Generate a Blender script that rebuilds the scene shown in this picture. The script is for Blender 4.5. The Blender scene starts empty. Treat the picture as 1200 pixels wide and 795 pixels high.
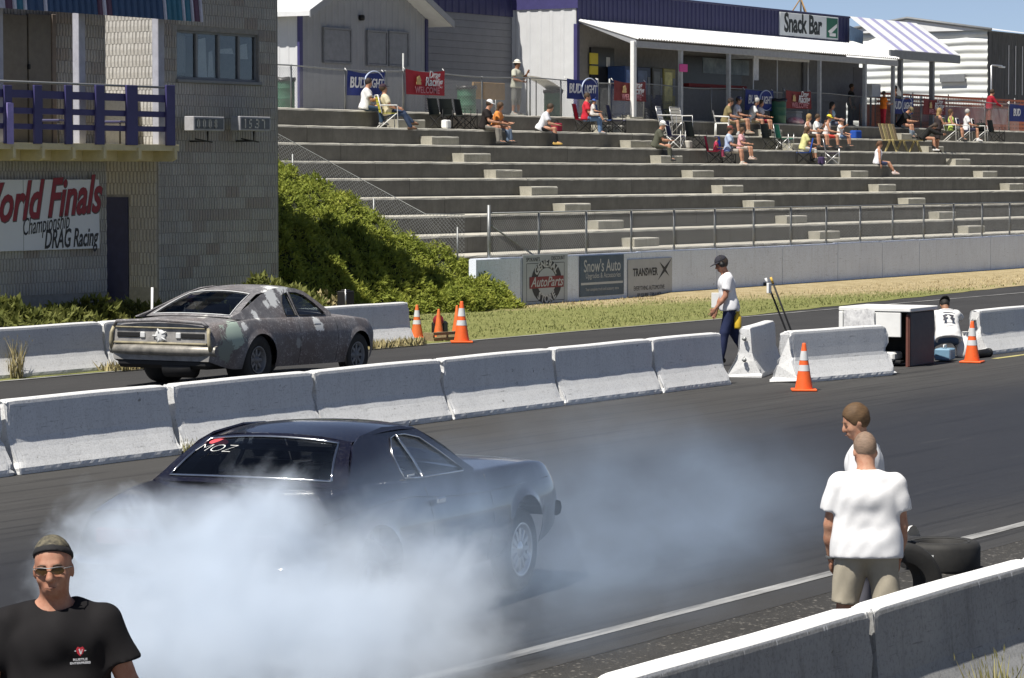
import bpy, bmesh, math, random
import numpy as np
from mathutils import Vector, Matrix

random.seed(7); np.random.seed(7)
SC = bpy.context.scene
COL = SC.collection
R = math.radians
PI = math.pi

# ------------------------------------------------------------------ camera
H = 3.25                                   # eye height above the track
PITCH, YAW = R(3.019), R(30.93)
ct, st = math.cos(YAW), math.sin(YAW)
FW = Vector((ct*math.cos(PITCH), st*math.cos(PITCH), -math.sin(PITCH)))
RT = Vector((st, -ct, 0))
UP = RT.cross(FW)
cam_d = bpy.data.cameras.new("camera"); cam = bpy.data.objects.new("camera", cam_d); COL.objects.link(cam)
cam.matrix_world = Matrix(((RT.x, UP.x, -FW.x, 0), (RT.y, UP.y, -FW.y, 0), (RT.z, UP.z, -FW.z, H), (0, 0, 0, 1)))
cam_d.sensor_width = 36; cam_d.lens = 109.5; cam_d.clip_start = 0.5; cam_d.clip_end = 6000
SC.camera = cam

# ------------------------------------------------------------------ world, sun, exposure
SUN_EL = R(60)
SUN_DIR = Vector((-0.979*math.cos(SUN_EL), 0.204*math.cos(SUN_EL), math.sin(SUN_EL)))      # towards the sun
world = bpy.data.worlds.new("World"); SC.world = world; world.use_nodes = True
wn = world.node_tree.nodes; wl = world.node_tree.links
sky = wn.new("ShaderNodeTexSky"); sky.sky_type = 'NISHITA'; sky.sun_disc = False
sky.sun_elevation = SUN_EL; sky.sun_rotation = math.atan2(SUN_DIR.x, SUN_DIR.y)
sky.air_density = 0.5; sky.dust_density = 0.0; sky.ozone_density = 7.0; sky.altitude = 0
hsv = wn.new("ShaderNodeHueSaturation"); hsv.inputs['Saturation'].default_value = 0.72; hsv.inputs['Value'].default_value = 1.0
wl.new(sky.outputs[0], hsv.inputs['Color']); wl.new(hsv.outputs[0], wn["Background"].inputs[0]); wn["Background"].inputs[1].default_value = 0.066
sun_d = bpy.data.lights.new("sun", 'SUN'); sun = bpy.data.objects.new("sun", sun_d); COL.objects.link(sun)
sun_d.energy = 5.0; sun_d.angle = R(0.53); sun_d.color = (1.0, 0.95, 0.87)
sun.rotation_euler = (-SUN_DIR).to_track_quat('-Z', 'Y').to_euler(); sun.location = (20, 30, 40)
SC.view_settings.view_transform = 'Standard'; SC.view_settings.look = 'None'
SC.view_settings.exposure = 0.5; SC.view_settings.gamma = 1.0
SC.cycles.use_denoising = True
SC.cycles.max_bounces = 8; SC.cycles.volume_bounces = 3; SC.cycles.transparent_max_bounces = 24
SC.cycles.diffuse_bounces = 3; SC.cycles.glossy_bounces = 3
SC.cycles.volume_max_steps = 256

# ------------------------------------------------------------------ placing helpers
def at(px, Y, z=2.0):
    """world X on the line Y, under the picture column px (1200 wide) - only used to lay the place out"""
    l = (px-600)/3650.0
    return Y*(ct+l*st)/(st-l*ct)

def ground_at(px, py, z=0.0):
    d = FW*3650 + RT*(px-600) + UP*(397.5-py)
    t = (z-H)/d.z
    return Vector((d.x*t, d.y*t, z))

# ------------------------------------------------------------------ object helpers
def tag(o, label=None, cat=None, group=None, kind=None):
    if label: o['label'] = label
    if cat: o['category'] = cat
    if group: o['group'] = group
    if kind: o['kind'] = kind
    return o

def empty(name, loc=(0, 0, 0), rz=0.0, label=None, cat=None, group=None, s=1.0, kind=None):
    o = bpy.data.objects.new(name, None); COL.objects.link(o)
    o.location = loc; o.rotation_euler = (0, 0, rz); o.scale = (s, s, s); o.empty_display_size = 0.2
    return tag(o, label, cat, group, kind)

def link(name, me, parent=None, loc=None, rz=None):
    o = bpy.data.objects.new(name, me); COL.objects.link(o)
    if parent: o.parent = parent
    if loc is not None: o.location = loc
    if rz is not None: o.rotation_euler = (0, 0, rz)
    return o

def copy_tree(o, parent=None):
    c = o.copy(); COL.objects.link(c)
    if parent: c.parent = parent
    for ch in o.children: copy_tree(ch, c)
    return c

class MB:
    """collects shapes into one mesh"""
    def __init__(s): s.v = []; s.f = []; s.m = []; s.sm = []
    def add(s, vs, fs, mi=0, smooth=False):
        b = len(s.v); s.v.extend([tuple(p) for p in vs])
        for f in fs: s.f.append(tuple(i+b for i in f)); s.m.append(mi); s.sm.append(smooth)
        return s
    def box(s, x0, x1, y0, y1, z0, z1, mi=0, M=None):
        vs = [Vector(p) for p in ((x0,y0,z0),(x1,y0,z0),(x1,y1,z0),(x0,y1,z0),(x0,y0,z1),(x1,y0,z1),(x1,y1,z1),(x0,y1,z1))]
        if M: vs = [M @ p for p in vs]
        return s.add(vs, [(0,3,2,1),(4,5,6,7),(0,1,5,4),(1,2,6,5),(2,3,7,6),(3,0,4,7)], mi)
    def bbox(s, x0, x1, y0, y1, z0, z1, b=0.01, mi=0, M=None):
        """box with its edges chamfered"""
        vs = []; 
        for sx, X in ((1, x0), (-1, x1)):
            for sy, Y in ((1, y0), (-1, y1)):
                for sz, Z in ((1, z0), (-1, z1)):
                    vs += [Vector((X, Y+sy*b, Z+sz*b)), Vector((X+sx*b, Y, Z+sz*b)), Vector((X+sx*b, Y+sy*b, Z))]
        if M: vs = [M @ p for p in vs]
        bm = bmesh.new(); bv = [bm.verts.new(p) for p in vs]
        bmesh.ops.convex_hull(bm, input=bv)
        bmesh.ops.dissolve_limit(bm, angle_limit=0.01, verts=bm.verts[:], edges=bm.edges[:])
        bm.verts.index_update()
        s.add([v.co for v in bm.verts], [[v.index for v in f.verts] for f in bm.faces], mi); bm.free()
        return s
    def tube(s, pts, r, seg=8, mi=0, cap=True, smooth=True):
        pts = [Vector(p) for p in pts]; n = len(pts)
        rr = r if isinstance(r, (list, tuple)) else [r]*n
        vs = []; prev = None
        for i, p in enumerate(pts):
            d = (pts[min(i+1, n-1)] - pts[max(i-1, 0)])
            d = d.normalized() if d.length > 1e-9 else Vector((0, 0, 1))
            a = prev - d*prev.dot(d) if prev is not None else None
            if a is None or a.length < 1e-5:
                a = d.cross(Vector((0, 0, 1)) if abs(d.z) < 0.9 else Vector((1, 0, 0)))
            a.normalize(); prev = a; b = d.cross(a)
            for k in range(seg):
                t = 2*PI*k/seg + PI/seg
                vs.append(p + (a*math.cos(t) + b*math.sin(t))*rr[i])
        fs = [(i*seg+k, i*seg+(k+1) % seg, (i+1)*seg+(k+1) % seg, (i+1)*seg+k) for i in range(n-1) for k in range(seg)]
        s.add(vs, fs, mi, smooth)
        if cap:
            b = len(s.v)-len(vs)
            s.f.append(tuple(b+k for k in reversed(range(seg)))); s.m.append(mi); s.sm.append(False)
            s.f.append(tuple(b+(n-1)*seg+k for k in range(seg))); s.m.append(mi); s.sm.append(False)
        return s
    def lathe(s, prof, seg=24, M=None, mi=0, smooth=True):
        """profile (r, z) turned round z"""
        vs = []
        for r, z in prof:
            for k in range(seg):
                a = 2*PI*k/seg; p = Vector((r*math.cos(a), r*math.sin(a), z)); vs.append(M @ p if M else p)
        n = len(prof)
        fs = [(i*seg+k, i*seg+(k+1) % seg, (i+1)*seg+(k+1) % seg, (i+1)*seg+k) for i in range(n-1) for k in range(seg)]
        return s.add(vs, fs, mi, smooth)
    def grid(s, P, mi=0, smooth=True, close_u=False):
        """P[i][j] of points"""
        n, m = len(P), len(P[0]); vs = [p for row in P for p in row]
        fs = [(i*m+j, i*m+(j+1), ((i+1) % n)*m+j+1, ((i+1) % n)*m+j) for i in range(n if close_u else n-1) for j in range(m-1)]
        return s.add(vs, fs, mi, smooth)
    def prism(s, poly, d, mi=0, M=None, axis='y'):
        """polygon in the xz plane pushed from y=0 to y=d"""
        n = len(poly); vs = [Vector((x, 0, z)) for x, z in poly] + [Vector((x, d, z)) for x, z in poly]
        if M: vs = [M @ p for p in vs]
        return s.add(vs, [tuple(range(n)), tuple(range(2*n-1, n-1, -1))] + [(i, i+n, (i+1) % n+n, (i+1) % n) for i in range(n)], mi)
    def mesh(s, name, mats):
        me = bpy.data.meshes.new(name); me.from_pydata(s.v, [], s.f)
        for m in (mats if isinstance(mats, (list, tuple)) else [mats]): me.materials.append(m)
        me.polygons.foreach_set('material_index', s.m); me.polygons.foreach_set('use_smooth', s.sm)
        me.update(); return me
    def fix(s, me):
        bm = bmesh.new(); bm.from_mesh(me); bmesh.ops.recalc_face_normals(bm, faces=bm.faces[:]); bm.to_mesh(me); bm.free(); return me
    def build(s, name, mats, parent=None, loc=None, rz=None, fix=True):
        me = s.mesh(name, mats)
        if fix: s.fix(me)
        return link(name, me, parent, loc, rz)

def bmat(p, q, n):
    return None

def frame_mat(o, x, z):
    """matrix with local x along x, local z along z, origin o"""
    x = Vector(x).normalized(); z = Vector(z); y = z.cross(x).normalized(); z = x.cross(y)
    return Matrix(((x.x, y.x, z.x, o[0]), (x.y, y.y, z.y, o[1]), (x.z, y.z, z.z, o[2]), (0, 0, 0, 1)))

def np_mesh(name, V, F, mats, smooth=False):
    """fast mesh from arrays; F is (n,3) or (n,4)"""
    me = bpy.data.meshes.new(name); n, k = F.shape
    me.vertices.add(len(V)); me.vertices.foreach_set('co', np.asarray(V, np.float32).ravel())
    me.loops.add(n*k); me.loops.foreach_set('vertex_index', F.ravel().astype(np.int32))
    me.polygons.add(n); me.polygons.foreach_set('loop_start', np.arange(0, n*k, k, dtype=np.int32))
    me.polygons.foreach_set('loop_total', np.full(n, k, np.int32))
    if smooth: me.polygons.foreach_set('use_smooth', np.ones(n, bool))
    for m in (mats if isinstance(mats, (list, tuple)) else [mats]): me.materials.append(m)
    me.update(calc_edges=True); me.validate(); return me

# ------------------------------------------------------------------ materials
MATS = {}
def new_mat(name):
    m = bpy.data.materials.new(name); m.use_nodes = True; MATS[name] = m
    nt = m.node_tree; return m, nt, nt.nodes, nt.links, nt.nodes["Principled BSDF"]

def N(nt, t, **kw):
    n = nt.nodes.new(t)
    for k, v in kw.items(): setattr(n, k, v)
    return n

def coords(nt, space='Object', scale=(1, 1, 1), jitter=True):
    tc = N(nt, "ShaderNodeTexCoord"); mp = N(nt, "ShaderNodeMapping"); mp.inputs['Scale'].default_value = scale
    if space == 'World':
        g = N(nt, "ShaderNodeNewGeometry"); nt.links.new(g.outputs['Position'], mp.inputs[0])
    else:
        nt.links.new(tc.outputs[space], mp.inputs[0])
        if jitter:
            oi = N(nt, "ShaderNodeObjectInfo"); mu = N(nt, "ShaderNodeMath", operation='MULTIPLY'); mu.inputs[1].default_value = 57.0
            nt.links.new(oi.outputs['Random'], mu.inputs[0])
            cx = N(nt, "ShaderNodeCombineXYZ"); nt.links.new(mu.outputs[0], cx.inputs[0]); nt.links.new(mu.outputs[0], cx.inputs[1])
            nt.links.new(cx.outputs[0], mp.inputs['Location'])
    return mp.outputs[0]

def noise_tex(nt, vec, scale=5, detail=4, rough=0.6, dist=0.0):
    n = N(nt, "ShaderNodeTexNoise"); n.inputs['Scale'].default_value = scale; n.inputs['Detail'].default_value = detail
    n.inputs['Roughness'].default_value = rough; n.inputs['Distortion'].default_value = dist
    nt.links.new(vec, n.inputs['Vector']); return n.outputs['Fac']

def ramp(nt, fac, stops):
    r = N(nt, "ShaderNodeValToRGB"); els = r.color_ramp.elements
    while len(els) < len(stops): els.new(0.5)
    for e, (p, c) in zip(els, stops):
        e.position = p; e.color = (c, c, c, 1) if isinstance(c, (int, float)) else (*c, 1)
    nt.links.new(fac, r.inputs[0]); return r.outputs[0]

def mix(nt, fac, a, b, mode='MIX'):
    m = N(nt, "ShaderNodeMix", data_type='RGBA', blend_type=mode)
    for sock, v in ((m.inputs[0], fac), (m.inputs[6], a), (m.inputs[7], b)):
        if isinstance(v, (int, float)): sock.default_value = v
        elif isinstance(v, tuple): sock.default_value = (*v, 1)
        else: nt.links.new(v, sock)
    return m.outputs[2]

def math_n(nt, op, a, b=None, clamp=False):
    m = N(nt, "ShaderNodeMath", operation=op, use_clamp=clamp)
    for i, v in enumerate((a, b)):
        if v is None: continue
        if isinstance(v, (int, float)): m.inputs[i].default_value = v
        else: nt.links.new(v, m.inputs[i])
    return m.outputs[0]

def bump(nt, bsdf, h, strength=0.3, dist=0.01):
    b = N(nt, "ShaderNodeBump"); b.inputs['Strength'].default_value = strength; b.inputs['Distance'].default_value = dist
    nt.links.new(h, b.inputs['Height']); nt.links.new(b.outputs[0], bsdf.inputs['Normal'])

def mat(name, c, rough=0.7, metal=0.0, var=0.25, scale=6, bmp=0.15, bd=0.004, spec=0.4, c2=None, coat=0.0, sc3=(1, 1, 1), space='Object'):
    """plain procedural surface: colour varied by two noises, fine relief"""
    if name in MATS: return MATS[name]
    m, nt, n, l, b = new_mat(name)
    v = coords(nt, space, sc3)
    f = noise_tex(nt, v, scale, 5, 0.65)
    c2 = c2 or tuple(x*(1-var) for x in c)
    col = mix(nt, ramp(nt, f, [(0.3, 0.0), (0.7, 1.0)]), c2, c)
    l.new(col, b.inputs['Base Color'])
    b.inputs['Roughness'].default_value = rough; b.inputs['Metallic'].default_value = metal
    b.inputs['Specular IOR Level'].default_value = spec; b.inputs['Coat Weight'].default_value = coat
    if bmp: bump(nt, b, noise_tex(nt, v, scale*7, 3, 0.6), bmp, bd)
    return m

def flat_print(name, c, rough=0.6):
    return mat(name, c, rough, var=0.08, scale=8, bmp=0.03)

def m_concrete(name, base, dark, streak=0.5, stain=(0.10, 0.09, 0.07), chips=False, scale=1.0):
    m, nt, n, l, b = new_mat(name)
    v = coords(nt); vz = coords(nt, scale=(3.2, 3.2, 0.35))
    big = noise_tex(nt, v, 1.6*scale, 6, 0.7); fine = noise_tex(nt, v, 38*scale, 4, 0.7); st = noise_tex(nt, vz, 3.0*scale, 5, 0.7)
    col = mix(nt, ramp(nt, big, [(0.32, 0), (0.68, 1)]), dark, base)
    col = mix(nt, math_n(nt, 'MULTIPLY', ramp(nt, st, [(0.52, 0), (0.78, 1)]), streak), col, stain)
    col = mix(nt, math_n(nt, 'MULTIPLY', ramp(nt, fine, [(0.35, 1), (0.5, 0)]), 0.35), col, stain)
    if chips:
        ch = noise_tex(nt, v, 9, 5, 0.75, 0.6)
        col = mix(nt, ramp(nt, ch, [(0.665, 0), (0.685, 1)]), col, (0.16, 0.15, 0.13))
        sk = noise_tex(nt, coords(nt, scale=(0.5, 1, 7)), 5, 4, 0.7)
        col = mix(nt, math_n(nt, 'MULTIPLY', ramp(nt, sk, [(0.62, 0), (0.72, 1)]), 0.5), col, (0.07, 0.07, 0.07))
    l.new(col, b.inputs['Base Color']); b.inputs['Roughness'].default_value = 0.85; b.inputs['Specular IOR Level'].default_value = 0.25
    bump(nt, b, math_n(nt, 'ADD', fine, math_n(nt, 'MULTIPLY', big, 0.6)), 0.35, 0.008)
    return m

M_BARRIER = m_concrete("barrier_paint", (0.73, 0.735, 0.73), (0.66, 0.665, 0.665), 0.25, (0.30, 0.29, 0.27), chips=True)
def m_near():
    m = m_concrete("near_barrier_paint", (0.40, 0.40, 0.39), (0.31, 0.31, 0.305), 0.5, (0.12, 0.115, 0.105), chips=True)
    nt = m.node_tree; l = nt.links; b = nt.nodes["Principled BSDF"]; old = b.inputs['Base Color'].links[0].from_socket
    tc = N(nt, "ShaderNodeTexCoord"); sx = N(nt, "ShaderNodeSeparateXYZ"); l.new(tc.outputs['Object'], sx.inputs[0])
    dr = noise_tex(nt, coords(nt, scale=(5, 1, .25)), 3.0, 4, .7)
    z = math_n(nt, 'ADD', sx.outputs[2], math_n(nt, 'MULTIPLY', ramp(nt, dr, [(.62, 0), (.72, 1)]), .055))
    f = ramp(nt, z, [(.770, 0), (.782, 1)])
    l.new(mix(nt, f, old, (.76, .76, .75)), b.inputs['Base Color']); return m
M_NEAR = m_near()
M_WALL = m_concrete("wall_paint", (0.80, 0.86, 0.97), (0.74, 0.79, 0.89), 0.3, (0.30, 0.30, 0.30), chips=True)
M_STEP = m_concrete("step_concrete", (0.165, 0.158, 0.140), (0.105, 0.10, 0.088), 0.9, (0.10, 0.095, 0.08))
M_TREAD = m_concrete("tread_concrete", (0.55, 0.53, 0.46), (0.42, 0.40, 0.345), 0.35, (0.22, 0.20, 0.165))  # paler than the risers: sunlit tone put into treads and worn noses
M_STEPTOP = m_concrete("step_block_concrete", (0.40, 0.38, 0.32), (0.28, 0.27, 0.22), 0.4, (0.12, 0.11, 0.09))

def m_asphalt():
    m, nt, n, l, b = new_mat("track_asphalt")
    v = coords(nt, 'World'); vs = coords(nt, 'World', (0.10, 1.4, 1)); vs2 = coords(nt, 'World', (0.10, 4.2, 1))
    a = noise_tex(nt, vs, 1.3, 6, 0.65, 0.4); a2 = noise_tex(nt, vs2, 2.0, 6, 0.7); g = noise_tex(nt, v, 55, 3, 0.7); big = noise_tex(nt, v, 0.35, 5, 0.6)
    sx = N(nt, "ShaderNodeSeparateXYZ"); geo = N(nt, "ShaderNodeNewGeometry"); l.new(geo.outputs['Position'], sx.inputs[0])
    # the racing groove: rubber laid down along the middle of the lane
    gy = N(nt, "ShaderNodeMapRange", interpolation_type='SMOOTHSTEP'); gy.inputs[1].default_value = 1.6; gy.inputs[2].default_value = 5.6; gy.inputs[3].default_value = 1; gy.inputs[4].default_value = 0
    dy = math_n(nt, 'ABSOLUTE', math_n(nt, 'SUBTRACT', sx.outputs[1], 14.6)); wob = math_n(nt, 'MULTIPLY', math_n(nt, 'SUBTRACT', big, 0.5), 1.4)
    l.new(math_n(nt, 'ADD', dy, wob), gy.inputs[0])
    base = mix(nt, a, (0.034, 0.033, 0.032), (0.070, 0.068, 0.065))
    rub = mix(nt, a2, (0.010, 0.0105, 0.012), (0.036, 0.037, 0.041))
    col = mix(nt, math_n(nt, 'MULTIPLY', gy.outputs[0], 0.92), base, rub)
    mk = ramp(nt, a2, [(0.52, 0), (0.60, 1)])
    col = mix(nt, math_n(nt, 'MULTIPLY', mk, 0.55), col, (0.010, 0.010, 0.011))
    lt = ramp(nt, noise_tex(nt, coords(nt, 'World', (0.3, 7, 1)), 1.1, 4, 0.7), [(0.60, 0), (0.75, 1)])
    col = mix(nt, math_n(nt, 'MULTIPLY', lt, 0.40), col, (0.10, 0.098, 0.095))
    col = mix(nt, math_n(nt, 'MULTIPLY', ramp(nt, g, [(0.35, 1), (0.55, 0)]), 0.35), col, (0.02, 0.02, 0.02))
    l.new(col, b.inputs['Base Color'])
    b.inputs['Specular IOR Level'].default_value = 0.35
    rg = N(nt, "ShaderNodeMapRange"); rg.inputs[3].default_value = 0.85; rg.inputs[4].default_value = 0.55; l.new(gy.outputs[0], rg.inputs[0]); l.new(rg.outputs[0], b.inputs['Roughness'])
    bump(nt, b, g, 0.35, 0.006); return m
M_TRACK = m_asphalt()

def m_road(name, c1, c2, gravel=0.0):
    m, nt, n, l, b = new_mat(name)
    v = coords(nt, 'World'); big = noise_tex(nt, coords(nt, 'World', (0.25, 1.2, 1)), 0.9, 6, 0.65); g = noise_tex(nt, v, 60, 3, 0.75)
    col = mix(nt, ramp(nt, big, [(0.3, 0), (0.7, 1)]), c1, c2)
    sp = ramp(nt, noise_tex(nt, v, 26, 2, 0.5), [(0.60, 0), (0.70, 1)])
    col = mix(nt, math_n(nt, 'MULTIPLY', sp, gravel), col, (0.30, 0.28, 0.25))
    col = mix(nt, math_n(nt, 'MULTIPLY', ramp(nt, g, [(0.4, 1), (0.6, 0)]), 0.4), col, tuple(x*0.35 for x in c1))
    l.new(col, b.inputs['Base Color']); b.inputs['Roughness'].default_value = 0.88; b.inputs['Specular IOR Level'].default_value = 0.3
    bump(nt, b, g, 0.5 if gravel else 0.3, 0.012 if gravel else 0.005); return m
M_ROAD = m_road("return_road_asphalt", (0.036, 0.0355, 0.036), (0.055, 0.054, 0.054))
M_SHOULDER = m_road("shoulder_asphalt", (0.03, 0.029, 0.028), (0.06, 0.058, 0.054), 0.5)

def m_ground(name, cols, scale=1.5):
    m, nt, n, l, b = new_mat(name)
    v = coords(nt, 'World'); f = noise_tex(nt, v, scale, 7, 0.75); g = noise_tex(nt, v, 30, 4, 0.7)
    col = ramp(nt, f, [(0.3, cols[0]), (0.5, cols[1]), (0.7, cols[2])])
    col = mix(nt, math_n(nt, 'MULTIPLY', ramp(nt, g, [(0.35, 1), (0.55, 0)]), 0.5), col, tuple(x*0.5 for x in cols[0]))
    l.new(col, b.inputs['Base Color']); b.inputs['Roughness'].default_value = 0.95; b.inputs['Specular IOR Level'].default_value = 0.15
    bump(nt, b, g, 0.6, 0.03); return m
M_GRASS = m_ground("grass_ground", ((0.085, 0.10, 0.035), (0.12, 0.135, 0.05), (0.18, 0.165, 0.075)))
M_DIRT = m_ground("dry_ground", ((0.27, 0.21, 0.13), (0.36, 0.29, 0.18), (0.42, 0.35, 0.23)))
M_LAND = m_ground("land_ground", ((0.16, 0.14, 0.09), (0.22, 0.19, 0.12), (0.28, 0.24, 0.16)), 0.2)

M_WHITE = mat("white_paint", (0.78, 0.78, 0.76), 0.6, var=0.12, scale=3)
M_LINE = mat("lane_paint", (0.42, 0.42, 0.41), 0.75, var=0.75, scale=2.2, sc3=(0.4, 3, 1), c2=(0.08, 0.08, 0.08), space='World')
M_LINE_Y = mat("yellow_lane_paint", (0.5, 0.45, 0.18), 0.75, var=0.4, scale=4)
M_BLACK = mat("black_matte", (0.012, 0.012, 0.013), 0.6, var=0.3)
M_RUBBER = mat("tyre_rubber", (0.018, 0.018, 0.018), 0.75, var=0.35, scale=9, c2=(0.03, 0.029, 0.027))
M_STEEL = mat("galvanised_steel", (0.30, 0.31, 0.31), 0.5, 0.6, var=0.3, scale=12)
M_ALU = mat("bare_aluminium", (0.62, 0.62, 0.62), 0.35, 0.8, var=0.2, scale=12)
M_CHROME = mat("chrome_trim", (0.72, 0.72, 0.72), 0.16, 1.0, var=0.15, scale=10, bmp=0.03)
M_GREYMET = mat("grey_painted_metal", (0.20, 0.21, 0.22), 0.5, var=0.2)
M_PURPLE = mat("purple_paint", (0.055, 0.05, 0.16), 0.55, var=0.2, scale=4)
M_NAVY = mat("navy_cladding", (0.040, 0.040, 0.115), 0.55, var=0.2, scale=2.5)
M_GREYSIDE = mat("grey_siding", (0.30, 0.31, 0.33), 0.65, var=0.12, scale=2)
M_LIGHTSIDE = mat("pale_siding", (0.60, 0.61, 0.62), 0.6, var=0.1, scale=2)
M_WHITEMET = mat("white_corrugated_metal", (0.72, 0.73, 0.74), 0.45, var=0.12, scale=2.5)
M_CREAM = mat("cream_paint", (0.62, 0.54, 0.33), 0.6, var=0.2, scale=5)
M_WOOD = mat("weathered_wood", (0.30, 0.23, 0.13), 0.8, var=0.45, scale=7, sc3=(1, 6, 6))
M_YWOOD = mat("yellowed_wood", (0.42, 0.35, 0.16), 0.75, var=0.35, scale=7)
M_TAN = mat("tan_board", (0.36, 0.22, 0.09), 0.7, var=0.3)
M_GREEN = mat("green_drum_paint", (0.035, 0.12, 0.07), 0.5, var=0.25)
M_DARKGLASS = mat("dark_interior", (0.02, 0.021, 0.024), 0.35, var=0.4)
M_RED = mat("red_banner_cloth", (0.45, 0.025, 0.04), 0.75, var=0.3, scale=4)
M_BLUE = mat("blue_banner_cloth", (0.018, 0.035, 0.21), 0.7, var=0.3, scale=4)
M_MAROON = mat("maroon_banner_cloth", (0.22, 0.03, 0.03), 0.75, var=0.3, scale=4)
M_ORANGE = mat("cone_orange", (0.85, 0.13, 0.025), 0.55, var=0.2, scale=9)
M_ORANGE_OLD = mat("faded_cone_orange", (0.75, 0.17, 0.04), 0.6, var=0.3, scale=9)
M_REFLECT = mat("reflective_collar", (0.62, 0.63, 0.63), 0.4, var=0.15, scale=9)

def m_glass(name, tint=(0.35, 0.38, 0.38), refl=0.0, rough=0.02):
    m, nt, n, l, b = new_mat(name)
    n.remove(b); out = n["Material Output"]
    tr = N(nt, "ShaderNodeBsdfTransparent"); tr.inputs[0].default_value = (*tint, 1)
    gl = N(nt, "ShaderNodeBsdfGlossy"); gl.inputs['Roughness'].default_value = rough; gl.inputs[0].default_value = (0.9, 0.92, 0.95, 1)
    gg = N(nt, "ShaderNodeNewGeometry"); dt = N(nt, "ShaderNodeVectorMath", operation='DOT_PRODUCT'); l.new(gg.outputs['Incoming'], dt.inputs[0]); l.new(gg.outputs['Normal'], dt.inputs[1])
    sch = math_n(nt, 'POWER', math_n(nt, 'SUBTRACT', 1.0, math_n(nt, 'ABSOLUTE', dt.outputs['Value'])), 5.0)
    fr_ = math_n(nt, 'ADD', math_n(nt, 'MULTIPLY', sch, .95), .045)
    bp = N(nt, "ShaderNodeBump"); bp.inputs['Strength'].default_value = 0.05; bp.inputs['Distance'].default_value = 0.01
    l.new(noise_tex(nt, coords(nt), 3, 2, 0.5), bp.inputs['Height']); l.new(bp.outputs[0], gl.inputs['Normal'])
    mx = N(nt, "ShaderNodeMixShader"); l.new(math_n(nt, 'ADD', fr_, refl, True), mx.inputs[0])
    l.new(tr.outputs[0], mx.inputs[1]); l.new(gl.outputs[0], mx.inputs[2]); l.new(mx.outputs[0], out.inputs[0])
    return m
M_GLASS = m_glass("window_glass", (.72, .74, .74), .02)
M_CARGLASS = m_glass("car_glass", (0.30, 0.33, 0.33), 0.06)

def text_mesh(body, size, mats, shear=0.0, offset=0.0, ext=0.002, align='CENTER', sx=1.0, spacing=1.0):
    cu = bpy.data.curves.new("lettering", 'FONT'); cu.body = body; cu.size = size; cu.shear = shear; cu.offset = offset
    cu.extrude = ext; cu.align_x = align; cu.align_y = 'CENTER'; cu.space_character = spacing; cu.resolution_u = 3
    o = bpy.data.objects.new("lettering", cu); COL.objects.link(o)
    dg = bpy.context.evaluated_depsgraph_get(); dg.update()
    me = bpy.data.meshes.new_from_object(o.evaluated_get(dg))
    bpy.data.objects.remove(o); bpy.data.curves.remove(cu)
    if sx != 1.0:
        for v in me.vertices: v.co.x *= sx
    me.materials.clear(); me.materials.append(mats); return me

def put_text(body, size, m, parent, o, x, z=(0, 0, 1), name='lettering', **kw):
    """text whose baseline runs along x and whose up is z, centred at o"""
    me = text_mesh(body, size, m, **kw)
    x = Vector(x).normalized(); up = Vector(z); nrm = x.cross(up).normalized(); up = nrm.cross(x)
    t = link(name, me, parent)
    t.matrix_local = Matrix(((x.x, up.x, nrm.x, o[0]), (x.y, up.y, nrm.y, o[1]), (x.z, up.z, nrm.z, o[2]), (0, 0, 0, 1)))
    return t
def zat(px, py, Y):
    """height of the picture point (px, py) if it stands on the line Y"""
    l = (px-600)/3650.0; D = Y/(st-l*ct)
    return H + (205.0-py)*D/3650.0

# ------------------------------------------------------------------ ground and roads
def strip(name, prof, x0, x1, nx, m, kind='structure', wob=0.0):
    """sheet running along the track, profile of (y, z)"""
    P = []
    for i in range(nx+1):
        x = x0+(x1-x0)*i/nx
        P.append([(x, y + (wob*math.sin(x*1.7+3*math.sin(x*.37)) if k in (0,) and wob else 0), z) for k, (y, z) in enumerate(prof)])
    b = MB(); b.grid(P, smooth=False); o = b.build(name, m); 
    return tag(o, kind=kind)

DIP = lambda y: -0.15*max(0.0, min(1.0, (10.2-y)/2.2))
strip('ground', [(-600, -0.17), (7.0, -0.17), (8.0, -0.17), (10.2, -0.02), (40, -0.02), (700, -0.02), (3500, -0.02)], -600, 3500, 8, M_LAND)
strip('shoulder_pavement', [(5.0, -0.16), (8.0, DIP(8.0)-.004), (9, DIP(9)), (10.3, -0.006)], -20, 160, 20, M_SHOULDER)
strip('track', [(10.3, -0.004), (22.7, -0.004)], -40, 320, 8, M_TRACK)
strip('return_road', [(22.7, -0.008), (31.9, -0.008), (36.0, -0.008)], -40, 320, 8, M_ROAD)

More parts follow.
